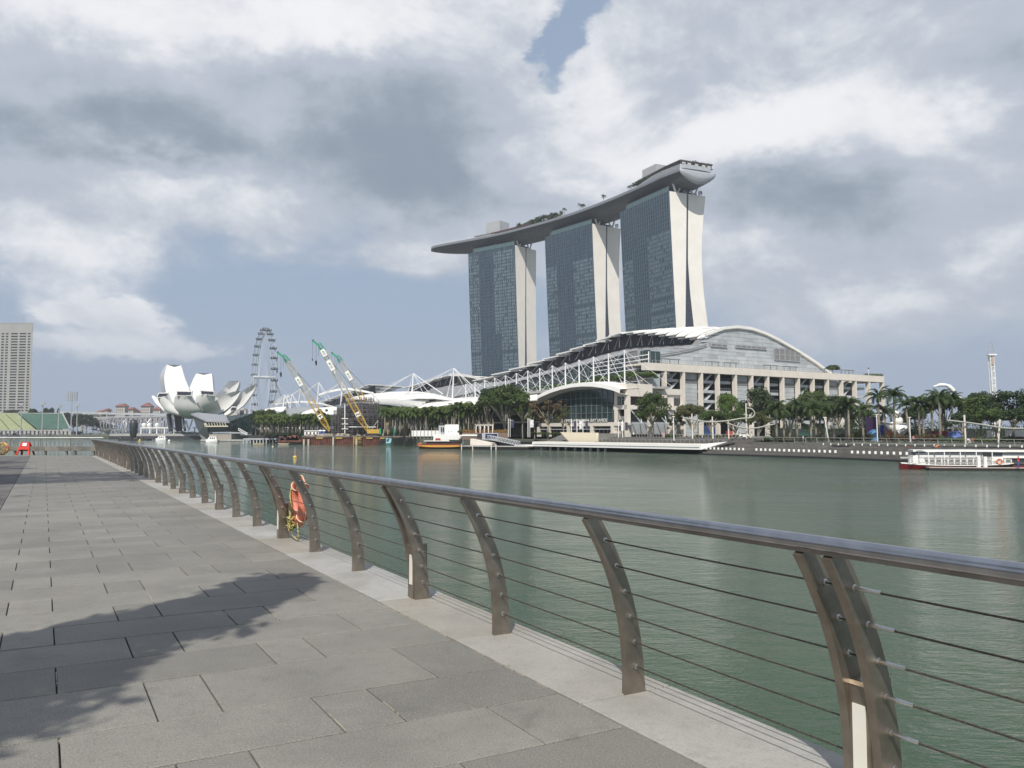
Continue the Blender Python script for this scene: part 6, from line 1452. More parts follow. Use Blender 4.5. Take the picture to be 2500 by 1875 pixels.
    # lattice boom cranes
    def crane(lab, tip, base, D, board, col_low=.42, w=2.1, house=True, pend=None):
        T, Bs = W(*tip, D), W(*base, D + 1); th = thing('lattice_crane', lab, 'crane', (Bs.x, Bs.y, 4), 'yellow lattice boom cranes on the building site')
        d = (T - Bs); L = d.length; d.normalize(); sx = Vector((0, 1, 0)); up = d.cross(sx).normalized()
        def bp(u, a, b):
            ww = w * min(1, .25 + u * 7, .35 + (1 - u) * 6) / 2; return Bs + d * (u * L) + up * (a * ww) + sx * (b * ww)
        nb = int(L / 1.7)
        def seg(u0, u1, m, nm, kw=.13, fill=False):
            mb = MB(); n = max(2, int((u1 - u0) * nb))
            for a in (-1, 1):
                for b in (-1, 1): mb.tube([bp(lerp(u0, u1, i / n), a, b) for i in range(n + 1)], kw, 4)
            for i in range(n):
                p, q = lerp(u0, u1, i / n), lerp(u0, u1, (i + 1) / n); s = 1 if i % 2 else -1
                for b in (-1, 1): mb.bar(bp(p, -s, b), bp(q, s, b), kw * .62)
                for a in (-1, 1): mb.bar(bp(p, a, -s), bp(q, a, s), kw * .62)
                mb.bar(bp(p, -1, -1), bp(p, 1, -1), kw * .6)
            mb.build(nm, m, th, kind='stuff')
        seg(0, col_low, M_YEL, 'lower_boom', .15); seg(col_low, .90, M_PY, 'upper_boom', .15); seg(.90, .985, M_GRN, 'boom_head', .22)  # upper boom: its paleness against the back light is put into the colour
        hd = T - Vector((.8, 0, -.4)); MB().bar(bp(.97, 1, 0), T + Vector((-2.6, 0, .6)), 1.1, .9).build('jib', M_GRN, th)
        MB().sph((T.x - 2.4, T.y, T.z + .6), .6, 8, 6).build('sheave', M_DARK, th)
        for i, (dx, ln) in enumerate(((-2.6, 7.6), (-.9, 8.4), (.2, 6.5))): q = T + Vector((dx, 0, 0)); MB().bar(q, q - Vector((0, 0, ln)), .09).build('hoist_rope', M_DARK, th)
        q = T + Vector((-.9, 0, -8.6)); MB().tube([q, q - Vector((0, 0, 1.2)), q - Vector((-.2, 0, 2)), q - Vector((.3, 0, 2.3))], [.45, .5, .25, .12], 8).build('hook_block', M_DARK if 'furthest' not in lab else M_WHITE, th); q = T + Vector((-2.6, 0, -7.8)); MB().tube([q, q - Vector((0, 0, .9))], [.28, .2], 6).build('hook_ball', M_DARK, th)
        if pend: e = W(*pend, D + 2); MB().bar(bp(.97, 1.2, 0), e, .16).build('pendant_rope', M_DARK, th)
        for (u, h_, txt) in board:
            c0 = Bs + d * (u * L) - sx * (w / 2 + .3); mb = MB(); x, y = up * (w * .46), d * h_
            mb.raw([c0 - x - y, c0 + x - y, c0 + x + y, c0 - x + y, c0 - x - y + sx * .15, c0 + x - y + sx * .15, c0 + x + y + sx * .15, c0 - x + y + sx * .15], MB.BF); bo = mb.build('board', M_WHITE, th)
            if txt: text_obj(txt, 'board_number', M_BLACK, bo, c0 - sx * .1, 2.5, d, up=-(up if up.x < 0 else -up), thick=.04)
            else:
                x, y = up * (w * .2), d * h_ * .18; c1 = c0 - sx * .04 + d * h_ * .3
                MB().raw([c1 - x - y, c1 + x * .6 - y, c1 + x + y, c1 - x * .4 + y * 1.3], [(0, 1, 2, 3)]).build('emblem', M_GRN, bo)
                for q in (-.1, -.32, -.5): c2 = c0 - sx * .04 + d * h_ * q; MB().raw([c2 - x * 1.4 - y * .3, c2 + x * 1.4 - y * .3, c2 + x * 1.4 + y * .3, c2 - x * 1.4 + y * .3], [(0, 1, 2, 3)]).build('lettering_strip', M_CLAD2, bo)
        return th
    crane('leftmost yellow lattice crane, its boom marked with the number 4', (691, 864), (804, 1052), 384, [(.185, 1.05, '4'), (.64, 2.3, '')], pend=(786, 976), w=2.2)
    t5 = crane('tallest yellow lattice crane in the middle, its boom marked with the number 5', (777, 835), (897, 1052), 380, [(.185, 1.05, '5'), (.735, 2.6, ''), (.875, 1.7, '')], pend=(864, 950), w=2.3)
    crane('furthest right yellow lattice crane, its boom disappearing behind the dome', (822, 865), (925, 1040), 430, [(.70, 2.6, '')], col_low=.45, pend=(945, 1000), w=2.3)
    m = t5; MB().box(W(897, 0).x, W(926, 0).x, 379, 383, 5.0, 6.9).build('machine_house', M_YEL, m); MB().box(W(926, 0).x, W(931, 0).x, 378.8, 383.2, 4.6, 7.3).build('counterweight', M_GRN, m)
    for y in (378.6, 383): MB().box(W(893, 0).x, W(926, 0).x, y, y + .9, 3.95, 4.9).build('crawler_track', M_BLACK, m)
    mb = MB(); a = W(903, 1046, 381); mb.bar(W(881, 1018, 381), a, .3); mb.bar(W(905, 1052, 381), W(923, 1026, 381), .22); mb.bar(W(923, 1026, 381), W(921, 1050, 381), .16); mb.build('gantry', M_PY, m)
    t = thing('crawler_machine', 'yellow machine with green cabin and short raised arm right of the dome', 'machine', W(950, 1060, 381)); MB().box(W(936, 0).x, W(955, 0).x, 379.5, 383, 4.6, 6.9).build('body', M_YEL, t); MB().box(W(956, 0).x, W(965, 0).x, 379, 383, 4.3, 7.6).build('cabin', M_GRN, t); MB().bar(W(941, 1044, 380.5), W(957, 1020, 380.5), .9, .6).build('arm', M_YEL, t); MB().box(W(937, 0).x, W(954, 0).x, 379, 383, 3.95, 4.59).build('crawler_track', M_BLACK, t)
    mb = MB(); mb.bar(W(966, 1043, 381), W(973, 1043, 381), .15); mb.bar(W(973, 1043, 381), W(973, 1052, 381), .15); mb.build('frame', M_CONC, t)
    for a, b, col, lab in ((990, 1001, mat('teal_box', (.04, .22, .24), .6), 'teal skip on the jetty right of the green cabin'), (1008, 1019, M_YEL, 'yellow skip at the right end of the jetty')):
        o = MB().hexa([(W(a + 1, 0).x, 380, 3.95), (W(b - 1, 0).x, 380, 3.95), (W(b - 1, 0).x, 382, 3.95), (W(a + 1, 0).x, 382, 3.95)], [(W(a, 0).x, 379.6, 5.3), (W(b, 0).x, 379.6, 5.3), (W(b, 0).x, 382.4, 5.3), (W(a, 0).x, 382.4, 5.3)]).build('skip', col, loc=W(a, 1060)); tag(o, lab, 'skip')
    # barges
    b = thing('rusty_barge', 'low rusty barge with red deck gear left of the jetty', 'barge', G(700, 1082)); x0, x1 = W(674, 0).x, W(742, 0).x
    MB().hexa([(x0 + 2, 376, -.2), (x1, 376, -.2), (x1, 383, -.2), (x0 + 2, 383, -.2)], [(x0, 375.5, 1.1), (x1, 375.5, 1.1), (x1, 383, 1.1), (x0, 383, 1.1)]).build('hull', M_BLACK, b); MB().box(x0 + 2, x1, 375.6, 376.4, 1.1, 1.9).build('bulwark', M_RUST, b); mb = MB()
    for i in range(26): x = rg.uniform(x0 + 2, x1 - 2); mb.box(x, x + rg.uniform(.6, 3), 377, 379, 1.1, rg.uniform(1.6, 4.2))
    mb.build('deck_gear', mat('gear_red', (.16, .07, .05), .8, var=.6, scale=.6), b, kind='stuff')
    for px, lab in ((683, 'tan rowing boat under the left end of the rusty barge'), (738, 'tan rowing boat between barge and jetty')): q = G(px, 1083); q.y = 372.5; o = MB(Fr((q.x, 372.5, 0))).hexa([(-2, -.7, -.1), (2, -.7, -.1), (2, .7, -.1), (-2, .7, -.1)], [(-2.6, -.9, .7), (2.8, -.9, .6), (2.8, .9, .6), (-2.6, .9, .7)]).build('rowing_boat', mat('tan_boat', (.45, .38, .28), .7), loc=(q.x, 372.5, 0)); tag(o, lab, 'boat')
    c = thing('work_boat', 'pale cyan flat work boat with windows moored below the jetty', 'boat', G(963, 1084)); x0, x1 = P(941, 0, 372).x, P(986, 0, 372).x; M_CY = mat('cyan_paint', (.34, .62, .66), .5, var=.08)
    MB().box(x0 + .5, x1, 371, 374, .7, 2.9).build('cabin', M_CY, c); MB().hexa([(x0 + 1, 371, -.2), (x1 + 2, 371, -.2), (x1 + 2, 374.4, -.2), (x0 + 1, 374.4, -.2)], [(x0 - .6, 370.6, .7), (x1 + 2.6, 370.6, .7), (x1 + 2.6, 374.6, .7), (x0 - .6, 374.6, .7)]).build('hull', mat('cyan_hull', (.10, .25, .28), .5), c)
    for px in (944, 964, 979): MB().box(P(px, 0, 371).x, P(px + 5, 0, 371).x, 370.9, 370.99, 1.4, 2.4).build('window', mat('cyan_window', (.02, .10, .14), .4), c)
    w2 = thing('rowing_raft', 'dark raft with gear between jetty and cyan boat', 'raft', G(930, 1084)); mb = MB().box(P(925, 0, 374).x, P(940, 0, 374).x, 373, 376, -.1, .6)
    for i in range(8): x = rg.uniform(P(925, 0, 374).x, P(939, 0, 374).x); mb.box(x, x + .5, 374, 374.5, .6, rg.uniform(1, 2.6))
    mb.build('raft_body', M_BLACK, w2)
build_site()
def build_shore_bits():
    def W(px, py, y): return P(px, py, y)
    def box(t, px0, px1, y, d, z0, z1, m, nm): return MB().box(W(px0, 0, y).x, W(px1, 0, y).x, y, y + d, z0, z1).build(nm, m, t)
    t = thing('white_pump_house', 'blocky white plastered building with a red sign behind the brown boat', 'building', W(1095, 1060, 302))
    box(t, 1086, 1120, 302, 9, 4, 8.3, M_WHITE, 'upper_block'); box(t, 1090, 1118, 303, 7, 8.31, 8.5, M_CONC, 'roof')
    MB().hexa([(W(1058, 0, 298).x, 298, 1.5), (W(1118, 0, 298).x, 298, 1.5), (W(1118, 0, 298).x, 308, 1.5), (W(1058, 0, 298).x, 308, 1.5)], [(W(1058, 0, 298).x, 298, 4.9), (W(1131, 0, 298).x, 298, 4.6), (W(1131, 0, 298).x, 308, 4.6), (W(1058, 0, 298).x, 308, 4.9)]).build('lower_block', M_WHITE, t)
    for px in (1093, 1100): box(t, px, px + 4, 301.9, .08, 5.6, 5.8, M_DARK, 'vent_slot')
    for px in (1076, 1081): box(t, px, px + 3, 303.5, .1, 5.6, 7.4, M_DARK, 'window')
    box(t, 1071, 1086, 304, 5, 4.9, 8.0, M_CLAD, 'side_block'); box(t, 1063, 1075, 297.8, .15, 2.2, 3.4, mat('signal_red', (0, 0, 0)), 'red_sign'); 
    mb = MB()
    for i in range(22): x = W(1078 + i * 2.6, 0, 297).x; mb.bar((x, 296.5, 1.4), (x - .3, 296.5, 2.9), .1)
    mb.build('fence_bars', M_CONC, t, kind='stuff')
    t = thing('site_wall', 'long low white wall with thin posts left of the white plastered building', 'wall', W(1040, 1055, 315)); box(t, 1005, 1076, 315, 1, 4, 6.2, M_WHITE, 'wall_panel')
    for i in range(8): px = 1008 + i * 9; box(t, px, px + .8, 314.6, .2, 3, 7.4, M_CONC, 'post')
    t = thing('kiosk', 'low grey kiosk with dark blue screen beneath the pergola', 'kiosk', W(1195, 1065, 285)); box(t, 1177, 1216, 285, 4, 3.0, 5.3, mat('kiosk_grey', (.42, .43, .47), .5), 'kiosk_body'); box(t, 1185, 1214, 284.8, .15, 3.5, 5.0, mat('screen_blue', (.02, .02, .09), .2), 'screen'); box(t, 1165, 1176, 286, 3, 3.4, 5.0, M_DARK, 'side_door')
    t = thing('promenade_planter', 'long low planter wall with orange flowers left of the kiosk', 'planter', W(1150, 1060, 290)); box(t, 1128, 1240, 291, 3, 3, 5.4, mat('planter_brown', (.20, .14, .11), .9), 'planter_wall'); box(t, 1128, 1178, 290.7, .25, 4.2, 4.8, M_WHITE, 'white_band')
    mb = MB(); rg = random.Random(6)
    for i in range(260): x = rg.uniform(W(1128, 0, 292).x, W(1240, 0, 292).x); z = 5.4 + rg.random() * .8; y = rg.uniform(291, 294); mb.raw([(x, y, z), (x + .5, y + .2, z + .1), (x + .2, y, z + .5)], [(0, 1, 2)])
    mb.build('flowers', mat('flower_orange', (.30, .12, .04), .8, var=.5, scale=2, hue=(.08, .12, .03)), t, kind='stuff')
    def pergola(lab, px0, px1, pt, pb, y):
        a, b = W(px0, pt, y), W(px1, pt, y); zb = W(px0, pb, y).z; t = thing('pergola', lab, 'pergola', (a.x, y, zb), 'white frame pergolas'); n = 5
        for yy in (y, y + 4): MB().box(a.x, b.x, yy, yy + .3, a.z - .35, a.z).build('beam', M_CREAM, t)
        for i in range(n): x = lerp(a.x, b.x - .35, i / (n - 1)); [MB().box(x, x + .32, yy + .01, yy + .29, zb, a.z - .351).build('post', M_CREAM, t) for yy in (y, y + 4)]
        for i in range(8): x = lerp(a.x - .2, b.x - .1, i / 7); MB().box(x, x + .3, y - .4, y + 4.7, a.z + .001, a.z + .3).build('rafter', M_CREAM, t)
    pergola('white frame pergola with rafters above the kiosk with the blue screen', 1161, 1204, 1037, 1057, 291); pergola('white frame pergola on the far shore left of the cranes', 664, 698, 1046, 1057.5, 430)
    # banner poles
    for i, (px, y, zt, col, side, lab) in enumerate(((1241, 286, 1022, 'dark', 1, 'banner pole pair with a dark banner left of the cream ramp'), (1289, 280, 1021, 'white', 1, 'banner pole pair with a pale banner at the cream ramp'), (1395, 262, 1023, 'dark', 1, 'banner pole with dark red footed banner, first before the entrance'), (1408.5, 261, 1023, 'white', 1, 'banner pole with pale portrait banner before the entrance'), (1423, 260, 1023, 'dark', 1, 'banner pole with dark blue banner before the entrance'), (1510, 252, 1026, 'white', 0, 'banner frame with pale banner left of the corner column'), (1520, 252, 1026, 'dark', 0, 'banner frame with dark banner left of the corner column'))):
        a = W(px, zt, y); t = thing('banner_pole', lab, 'banner', (a.x, y, 3.9), 'banner poles before the mall'); MB().box(a.x - .1, a.x + .1, y, y + .2, 3.9, a.z).build('pole', M_WHITE, t)
        if px < 1300: MB().box(a.x + .55, a.x + .7, y, y + .2, 3.9, a.z).build('pole', M_WHITE, t)
        MB().box(a.x + .75, a.x + 1.6 + (px < 1300) * .3, y + .08, y + .14, a.z - 3.1, a.z - .6).build('banner', mat('banner_' + col, (.04, .04, .09) if col == 'dark' else (.6, .6, .62), .7, var=.4, scale=1.2), t)
        MB().box(a.x + .1, a.x + 1.7, y + .06, y + .16, a.z - .58, a.z - .5).build('arm', M_WHITE, t)
    # wavy light tubes on poles
    t = thing('wavy_light_tube', 'white tube waving and looping on thin poles before the convention hall', 'light feature', W(1740, 1030, 215)); 
    def tube(pts, nm='tube'): MB().tube([tuple(p) for p in catmull([W(x, y, 214) for x, y in pts], 6)], .2, 6).build(nm, mat('pale_tube', (.34, .35, .31), .5), t, smooth=True)
    tube([(1669, 1019.6), (1713, 1028), (1739, 1030), (1777, 1027), (1807, 1022), (1834, 1019.5), (1842.6, 1009.6), (1836, 999), (1824, 996)]); tube([(1778, 1034), (1807, 1043), (1836, 1046), (1871, 1040), (1896, 1034)]); tube([(1948, 1030), (1965, 1034), (1985, 1036)]); tube([(2093, 1006), (2110, 998), (2125, 995)]); tube([(2148, 1032), (2175, 1035), (2212, 1034)])
    for px, pt in ((1689, 1010), (1739, 1017), (1777.5, 1028), (1821, 985), (1838, 1032)): a = W(px, pt, 215); b = W(px + (2 if px != 1838 else -5), 1076, 215); MB().tube([(b.x, 215, 3.9), a], .16, 6).build('pole', M_CREAM, t)
    t = thing('wavy_light_tube', 'white tube on two leaning poles at the far right above the boats', 'light feature', W(2400, 1035, 175)); MB().tube([tuple(p) for p in catmull([W(x, y, 174) for x, y in ((2313, 1026), (2353, 1030.5), (2400, 1037), (2440, 1043.5), (2475, 1046), (2560, 1045))], 6)], .18, 6).build('tube', mat('pale_tube', (0, 0, 0)), t, smooth=True)
    for px, pt, pb in ((2354, 1013, 2357), (2441, 1024, 2436)): a = W(px, pt, 175); MB().tube([(W(pb, 0, 175).x, 175, 3.1), a], [.17, .2], 6).build('pole', M_CREAM, t)
    for i, (px, pt, y, lab) in enumerate(((2140, 1013, 200, 'white pole in front of the purple inflatable'), (2220, 1020, 195, 'white pole between the palms right of the inflatable castle'), (1644, 1018, 225, 'slim lamp post right of the round tree by the columns'), (2013, 1020, 200, 'leaning white pole among the right hand palms'))): a = W(px, pt, y); th = thing('lamp_post', lab, 'lamp post', (a.x, y, 3.4)); MB().tube([(a.x + (.9 if px == 2013 else .1), y, 3.3), a], .12, 6).build('pole', M_WSTEEL, th); MB().box(a.x - .35, a.x + .35, y - .15, y + .15, a.z, a.z + .2).build('head', M_CREAM, th)
    # fairground
    def inf(nm, lab, cat): return thing(nm, lab, cat, W(2170, 1060, 215))
    t = inf('inflatable_castle', 'white inflatable castle with purple tower, blue arched door and white slide', 'bouncy castle')
    D = 216; box(t, 2131, 2144, D, 4, 3.5, 9.6, mat('inflatable_purple', (.16, .06, .21), .5), 'purple_tower'); box(t, 2150, 2164, D, 4, 3.5, 8.2, M_WHITE, 'white_gate')
    a = W(2156.5, 1047, D - .4); MB(Fr((a.x, a.y, 0))).tube([(0, 0, a.z), (0, .3, a.z)], 1.0, 12).build('arched_door', mat('inflatable_blue', (.02, .05, .40), .5), t); box(t, 2152, 2161, D - .25, .2, 4, 5.8, mat('inflatable_blue', (0, 0, 0)), 'arched_door')
    box(t, 2147, 2163, D + 1, 2, 8.7, 10.2, M_WHITE, 'sign_panel'); mb = MB(); mb.bar(W(2190, 1056, D), W(2211, 1041, D), 1.6, .7); mb.build('slide', M_WHITE, t)
    for px, py, r in ((2153, 1019, .9), (2158, 1018, .8), (2188, 1012, 1.2), (2192, 1028, 1.3), (2176, 1041, 1.2), (2186, 1046, 1.5), (2200, 1050, 1.4)): p = W(px, py, D + 1); MB().sph(tuple(p), r, 10, 6).build('inflated_shape', M_WHITE, t, smooth=True)
    box(t, 2166, 2200, D + 2, 2, 4.2, 6.2, mat('inflatable_orange', (.55, .2, .1), .6, var=.5, scale=1), 'orange_wall')
    t = thing('blue_tent', 'bright blue tent left of the inflatable castle', 'tent', W(2130, 1055, 212)); a = W(2121, 1056, 212); b = W(2140, 1045, 212)
    MB().hexa([(a.x, 211, 3.5), (b.x, 211, 3.5), (b.x, 215, 3.5), (a.x, 215, 3.5)], [(a.x + .8, 211.6, 5.6), (b.x - .2, 211.6, 6.3), (b.x - .2, 214, 6.3), (a.x + .8, 214, 5.6)]).build('tent_cloth', mat('tent_blue', (.06, .20, .40), .6), t)
    t = thing('blue_tent', 'pale blue tent right of the maroon hoarding behind palms', 'tent', W(2337, 1060, 205)); a, b = W(2324, 0, 205).x, W(2348, 0, 205).x; MB().hexa([(a, 205, 3.5), (b, 205, 3.5), (b, 209, 3.5), (a, 209, 3.5)], [(a + .6, 205.4, 5.6), (b - .1, 205.4, 5.9), (b - .1, 208.5, 5.9), (a + .6, 208.5, 5.6)]).build('tent_cloth', mat('tent_pale', (.10, .16, .42), .6), t)
    t = thing('hoarding', 'maroon hoarding strip between palm trunks', 'hoarding', W(2300, 1060, 208)); box(t, 2272, 2322, 208, .3, 3.5, 5.9, mat('maroon', (.12, .02, .03), .7), 'panel')
    t = thing('white_stall', 'long white stall wall showing under the dark trees at the right edge', 'stall', W(2450, 1065, 205)); box(t, 2420, 2440, 205, 2, 4, 6.0, M_WHITE, 'wall_panel'); box(t, 2465, 2520, 205, 2, 4, 6.2, M_WHITE, 'wall_panel'); box(t, 2478, 2530, 203, .5, 3.4, 4.5, mat('maroon', (0, 0, 0)), 'lower_band')
    for px0, px1, y, c, lab in ((1805, 1830, 236, M_WHITE, 'white parked car under the trees by the wavy tube'), (1948, 1975, 230, mat('dark_green_van', (.03, .08, .07), .4), 'dark green van between the palm trunks')):
        a, b = W(px0, 0, y).x, W(px1, 0, y).x; l = b - a; t = thing('parked_car', lab, 'car', (a + l / 2, y, 3.9)); h = 1.5 if c == M_WHITE else 2.3
        MB().prism([(a, 4.25), (b, 4.25), (b, 4.25 + h * .45), (b - l * .15, 4.3 + h * .5), (b - l * .28, 3.95 + h), (a + l * .15, 3.95 + h), (a + l * .04, 4.3 + h * .5), (a, 4.25 + h * .4)], y, y + 1.8).build('body', c, t); MB().prism([(a + l * .1, 4.35 + h * .5), (b - l * .2, 4.35 + h * .5), (b - l * .29, 3.85 + h), (a + l * .16, 3.85 + h)], y - .02, y + 1.82).build('side_window', M_DARK, t)
        for x in (a + l * .2, b - l * .2): MB(Fr((x, y - .05, 0))).tube([(0, 0, 4.27), (0, .25, 4.27)], .34, 12).build('wheel', M_BLACK, t)
    t = thing('red_cart', 'red stall cart beside a thin pole of the wavy tube', 'cart', W(1783, 1060, 228)); box(t, 1776, 1789, 228, 2, 4.6, 5.9, mat('signal_red', (0, 0, 0)), 'cart_body'); box(t, 1776, 1778, 228.2, .2, 3.95, 4.59, M_BLACK, 'leg'); box(t, 1788, 1790, 228.2, .2, 3.95, 4.59, M_BLACK, 'leg')
    t = thing('blue_hoarding', 'deep blue curved hoarding behind the trees before the hall', 'hoarding', W(1735, 1055, 262)); box(t, 1719, 1746, 262, .5, 4, 7.6, mat('hoarding_blue', (.02, .05, .15), .5, var=.4, scale=.4), 'panel')
    # drop tower ride
    D = 330; a, b = W(2418, 868, D), W(2425, 970, D); t = thing('drop_tower', 'slender white lattice ride tower with thin twin rods on top', 'ride tower', (b.x, D, 3)); mb = MB(); w = .7
    def c(u, sx, sy): x = lerp(b.x + .6, a.x + .2, u); return (x + sx * w, D + sy * w, lerp(3, a.z, u))
    for sx in (-1, 1):
        for sy in (-1, 1): mb.bar(c(0, sx, sy), c(1, sx, sy), .26)
    n = 22
    for i in range(n):
        s_ = 1 if i % 2 else -1
        for sy in (-1, 1): mb.bar(c(i / n, -s_, sy), c((i + 1) / n, s_, sy), .13)
        for sx in (-1, 1): mb.bar(c(i / n, sx, -s_), c((i + 1) / n, sx, s_), .13)
        mb.bar(c(i / n, -1, -1), c(i / n, 1, -1), .18)
    mb.build('lattice_mast', M_WHITE, t, kind='stuff'); MB().box(a.x - 1.4, a.x + 1.8, D - 1.4, D + 1.4, a.z, a.z + .5).build('head_frame', M_WHITE, t); MB().box(a.x - .3, a.x + .6, D - 1.5, D - 1.3, a.z - 3.6, a.z - .6).build('red_panel', mat('faded_red', (.45, .32, .30), .7), t)
    tp = W(2418, 833, D)
    for s_ in (-1, 1): MB().tube([(a.x + .2 + s_ * 1.3, D, a.z + .5), (tp.x + s_ * .5, D, tp.z)], [.14, .09], 5).build('rod', M_CONC, t)
    MB().box(tp.x - .5, tp.x + .5, D - .05, D + .05, tp.z - .1, tp.z).build('rod_cap', M_CONC, t)
    t = thing('white_ride', 'bright white curved fairground ride showing above the palm crown', 'ride', W(2310, 950, 240)); MB().tube([tuple(p) for p in catmull([W(x, y, 238) for x, y in ((2279, 944), (2295, 940), (2312, 941), (2322, 948), (2328, 955))], 5)], [.25] * 4 + [.45] * 8 + [.65] * 9, 8).build('ride_arm', M_WHITE, t, smooth=True); MB().tube([tuple(W(2337, 972, 238)), tuple(W(2347, 977, 238))], .8, 8).build('gondola', M_WHITE, t); MB().tube([tuple(W(2325, 953, 238.5)), tuple(W(2345, 975, 238.5)), (W(2350, 0, 238.5).x, 238.5, 3.5)], .3, 6).build('support', M_CONC, t)
    t = thing('shade_backdrop', 'long low dark box added as backdrop for the shade under the palms behind the fairground', 'building', W(2050, 1060, 246)); MB().box(W(1900, 0, 246).x, W(2500, 0, 246).x, 246, 252, 3.5, 6.6).build('backdrop_box', M_DARK, t)  # added dark backdrop, standing in for the shade under the palm crowns
    bk = thing('bicycles', 'white and red bicycles leaning together on the far promenade rail', 'bicycles', P(2370, 1082, 168)) if False else None
    p0 = P(2371, 1082, 168); b_ = thing('bicycle', 'white bicycle with red bag leaning on the promenade rail right of the palms', 'bicycle', (p0.x, 168, 3.1))
    f = Fr((p0.x, 168, 3.15)); 
    for x in (-.55, .55): MB(f).torus((x, 0, .35), .33, .035, 'y', 14, 5).build('wheel', M_BLACK, b_)
    mb = MB(f)
    for p, q in (((-.55, 0, .35), (-.1, 0, .35)), ((-.1, 0, .35), (.4, 0, .8)), ((-.1, 0, .35), (-.25, 0, .85)), ((-.25, 0, .8), (.4, 0, .8)), ((.4, 0, .95), (.55, 0, .35)), ((-.55, 0, .35), (-.25, 0, .85)), ((.35, -.25, 1), (.35, .25, 1))): mb.bar(p, q, .06)
    mb.build('frame', M_WHITE, b_); MB(f).box(-.05, .45, -.25, .1, .75, 1.25).build('bag', mat('signal_red', (0, 0, 0)), b_); MB(f).box(-.9, -.4, -.2, .1, .8, 1.15).build('basket', M_WHITE, b_)
    # jetty before the crystal
    t = thing('shore_jetty', 'low pale jetty on posts along the far shore right of the crystal pavilion', 'jetty', W(650, 1070, 440)); a, b = W(600, 0, 440).x, W(690, 0, 440).x; MB().box(a, b, 436, 446, 1.6, 2.3).build('deck', M_CLAD, t)
    for i in range(12): x = lerp(a, b - 1, i / 11); MB().box(x, x + .6, 436.2, 437, -1, 1.6).build('post', M_CLAD, t)
    MB().box(a, b + 20, 446, 447, 0, 4).build('quay_wall', M_BLACK, t)
build_shore_bits()
# ---------------------------------------------------------------- vegetation
def leafmat(name, ca, cb, tr=.25):
    m = bpy.data.materials.new(name); m.use_nodes = True; t = m.node_tree; b = t.nodes['Principled BSDF']; out = t.nodes['Material Output']
    ge = t.nodes.new('ShaderNodeNewGeometry'); n = noise(t, ge.outputs['Position'], .45, 4, .7); n2 = noise(t, ge.outputs['Position'], 3., 2, .7)
    oi = t.nodes.new('ShaderNodeObjectInfo')
    col = mixc(t, sstep(t, n * .6 + n2 * .4, .36, .64), ca, cb); col = mixc(t, NX(t, oi.outputs['Random']) * .35, col, tuple(v * .6 for v in ca))
    t.links.new(col, b.inputs['Base Color']); b.inputs['Roughness'].default_value = .55; b.inputs['Specular IOR Level'].default_value = .3
    tl = t.nodes.new('ShaderNodeBsdfTranslucent'); t.links.new(col, tl.inputs[0]); mx = t.nodes.new('ShaderNodeMixShader'); mx.inputs[0].default_value = tr
    t.links.new(b.outputs[0], mx.inputs[1]); t.links.new(tl.outputs[0], mx.inputs[2]); t.links.new(mx.outputs[0], out.inputs[0]); return m
LM = dict(mid=leafmat('leaf_mid', (.045, .08, .02), (.11, .155, .045), .32), dark=leafmat('leaf_dark', (.020, .040, .014), (.050, .080, .026)), bright=leafmat('leaf_bright', (.06, .11, .02), (.12, .19, .04)),
          olive=leafmat('leaf_olive', (.075, .095, .03), (.15, .15, .06)), rust=leafmat('leaf_rust', (.08, .07, .03), (.16, .10, .06)), palm=leafmat('leaf_palm', (.06, .10, .025), (.17, .23, .06), .4), palmd=leafmat('leaf_palm_dark', (.03, .058, .02), (.09, .13, .04), .35))
M_BARK = mat('pale_bark', (.27, .24, .19), .9, var=.25, scale=2); M_PTR = mat('palm_trunk', (.22, .20, .16), .9, var=.2, scale=3); M_SHAFT = mat('palm_shaft', (.09, .14, .04), .6, var=.2)
def leaf_cloud(lobes, n, size, rg, flat=.0):
    vs = []; fs = []; tot = sum(l[3] ** 2 for l in lobes)
    for (cx, cy, cz, r) in lobes:
        for _ in range(int(n * r * r / tot)):
            d = Vector((rg.gauss(0, 1), rg.gauss(0, 1), rg.gauss(0, 1) + .25)).normalized(); q = r * (rg.random() ** .28) * rg.uniform(.85, 1.12)
            p = Vector((cx, cy, cz)) + Vector((d.x * q, d.y * q, d.z * q * (.72 - flat))); s = size * rg.uniform(.6, 1.5)
            nn = (d + Vector((rg.uniform(-1, 1), rg.uniform(-1, 1), rg.uniform(-.4, 1.1))) * .9).normalized(); u = nn.cross(Vector((rg.uniform(-1, 1), rg.uniform(-1, 1), rg.uniform(-1, 1)))).normalized(); v = nn.cross(u)
            k = len(vs); vs += [p - u * s, p - v * s * .55, p + u * s, p + v * s * .55]; fs.append((k, k + 1, k + 2, k + 3))
    return vs, fs
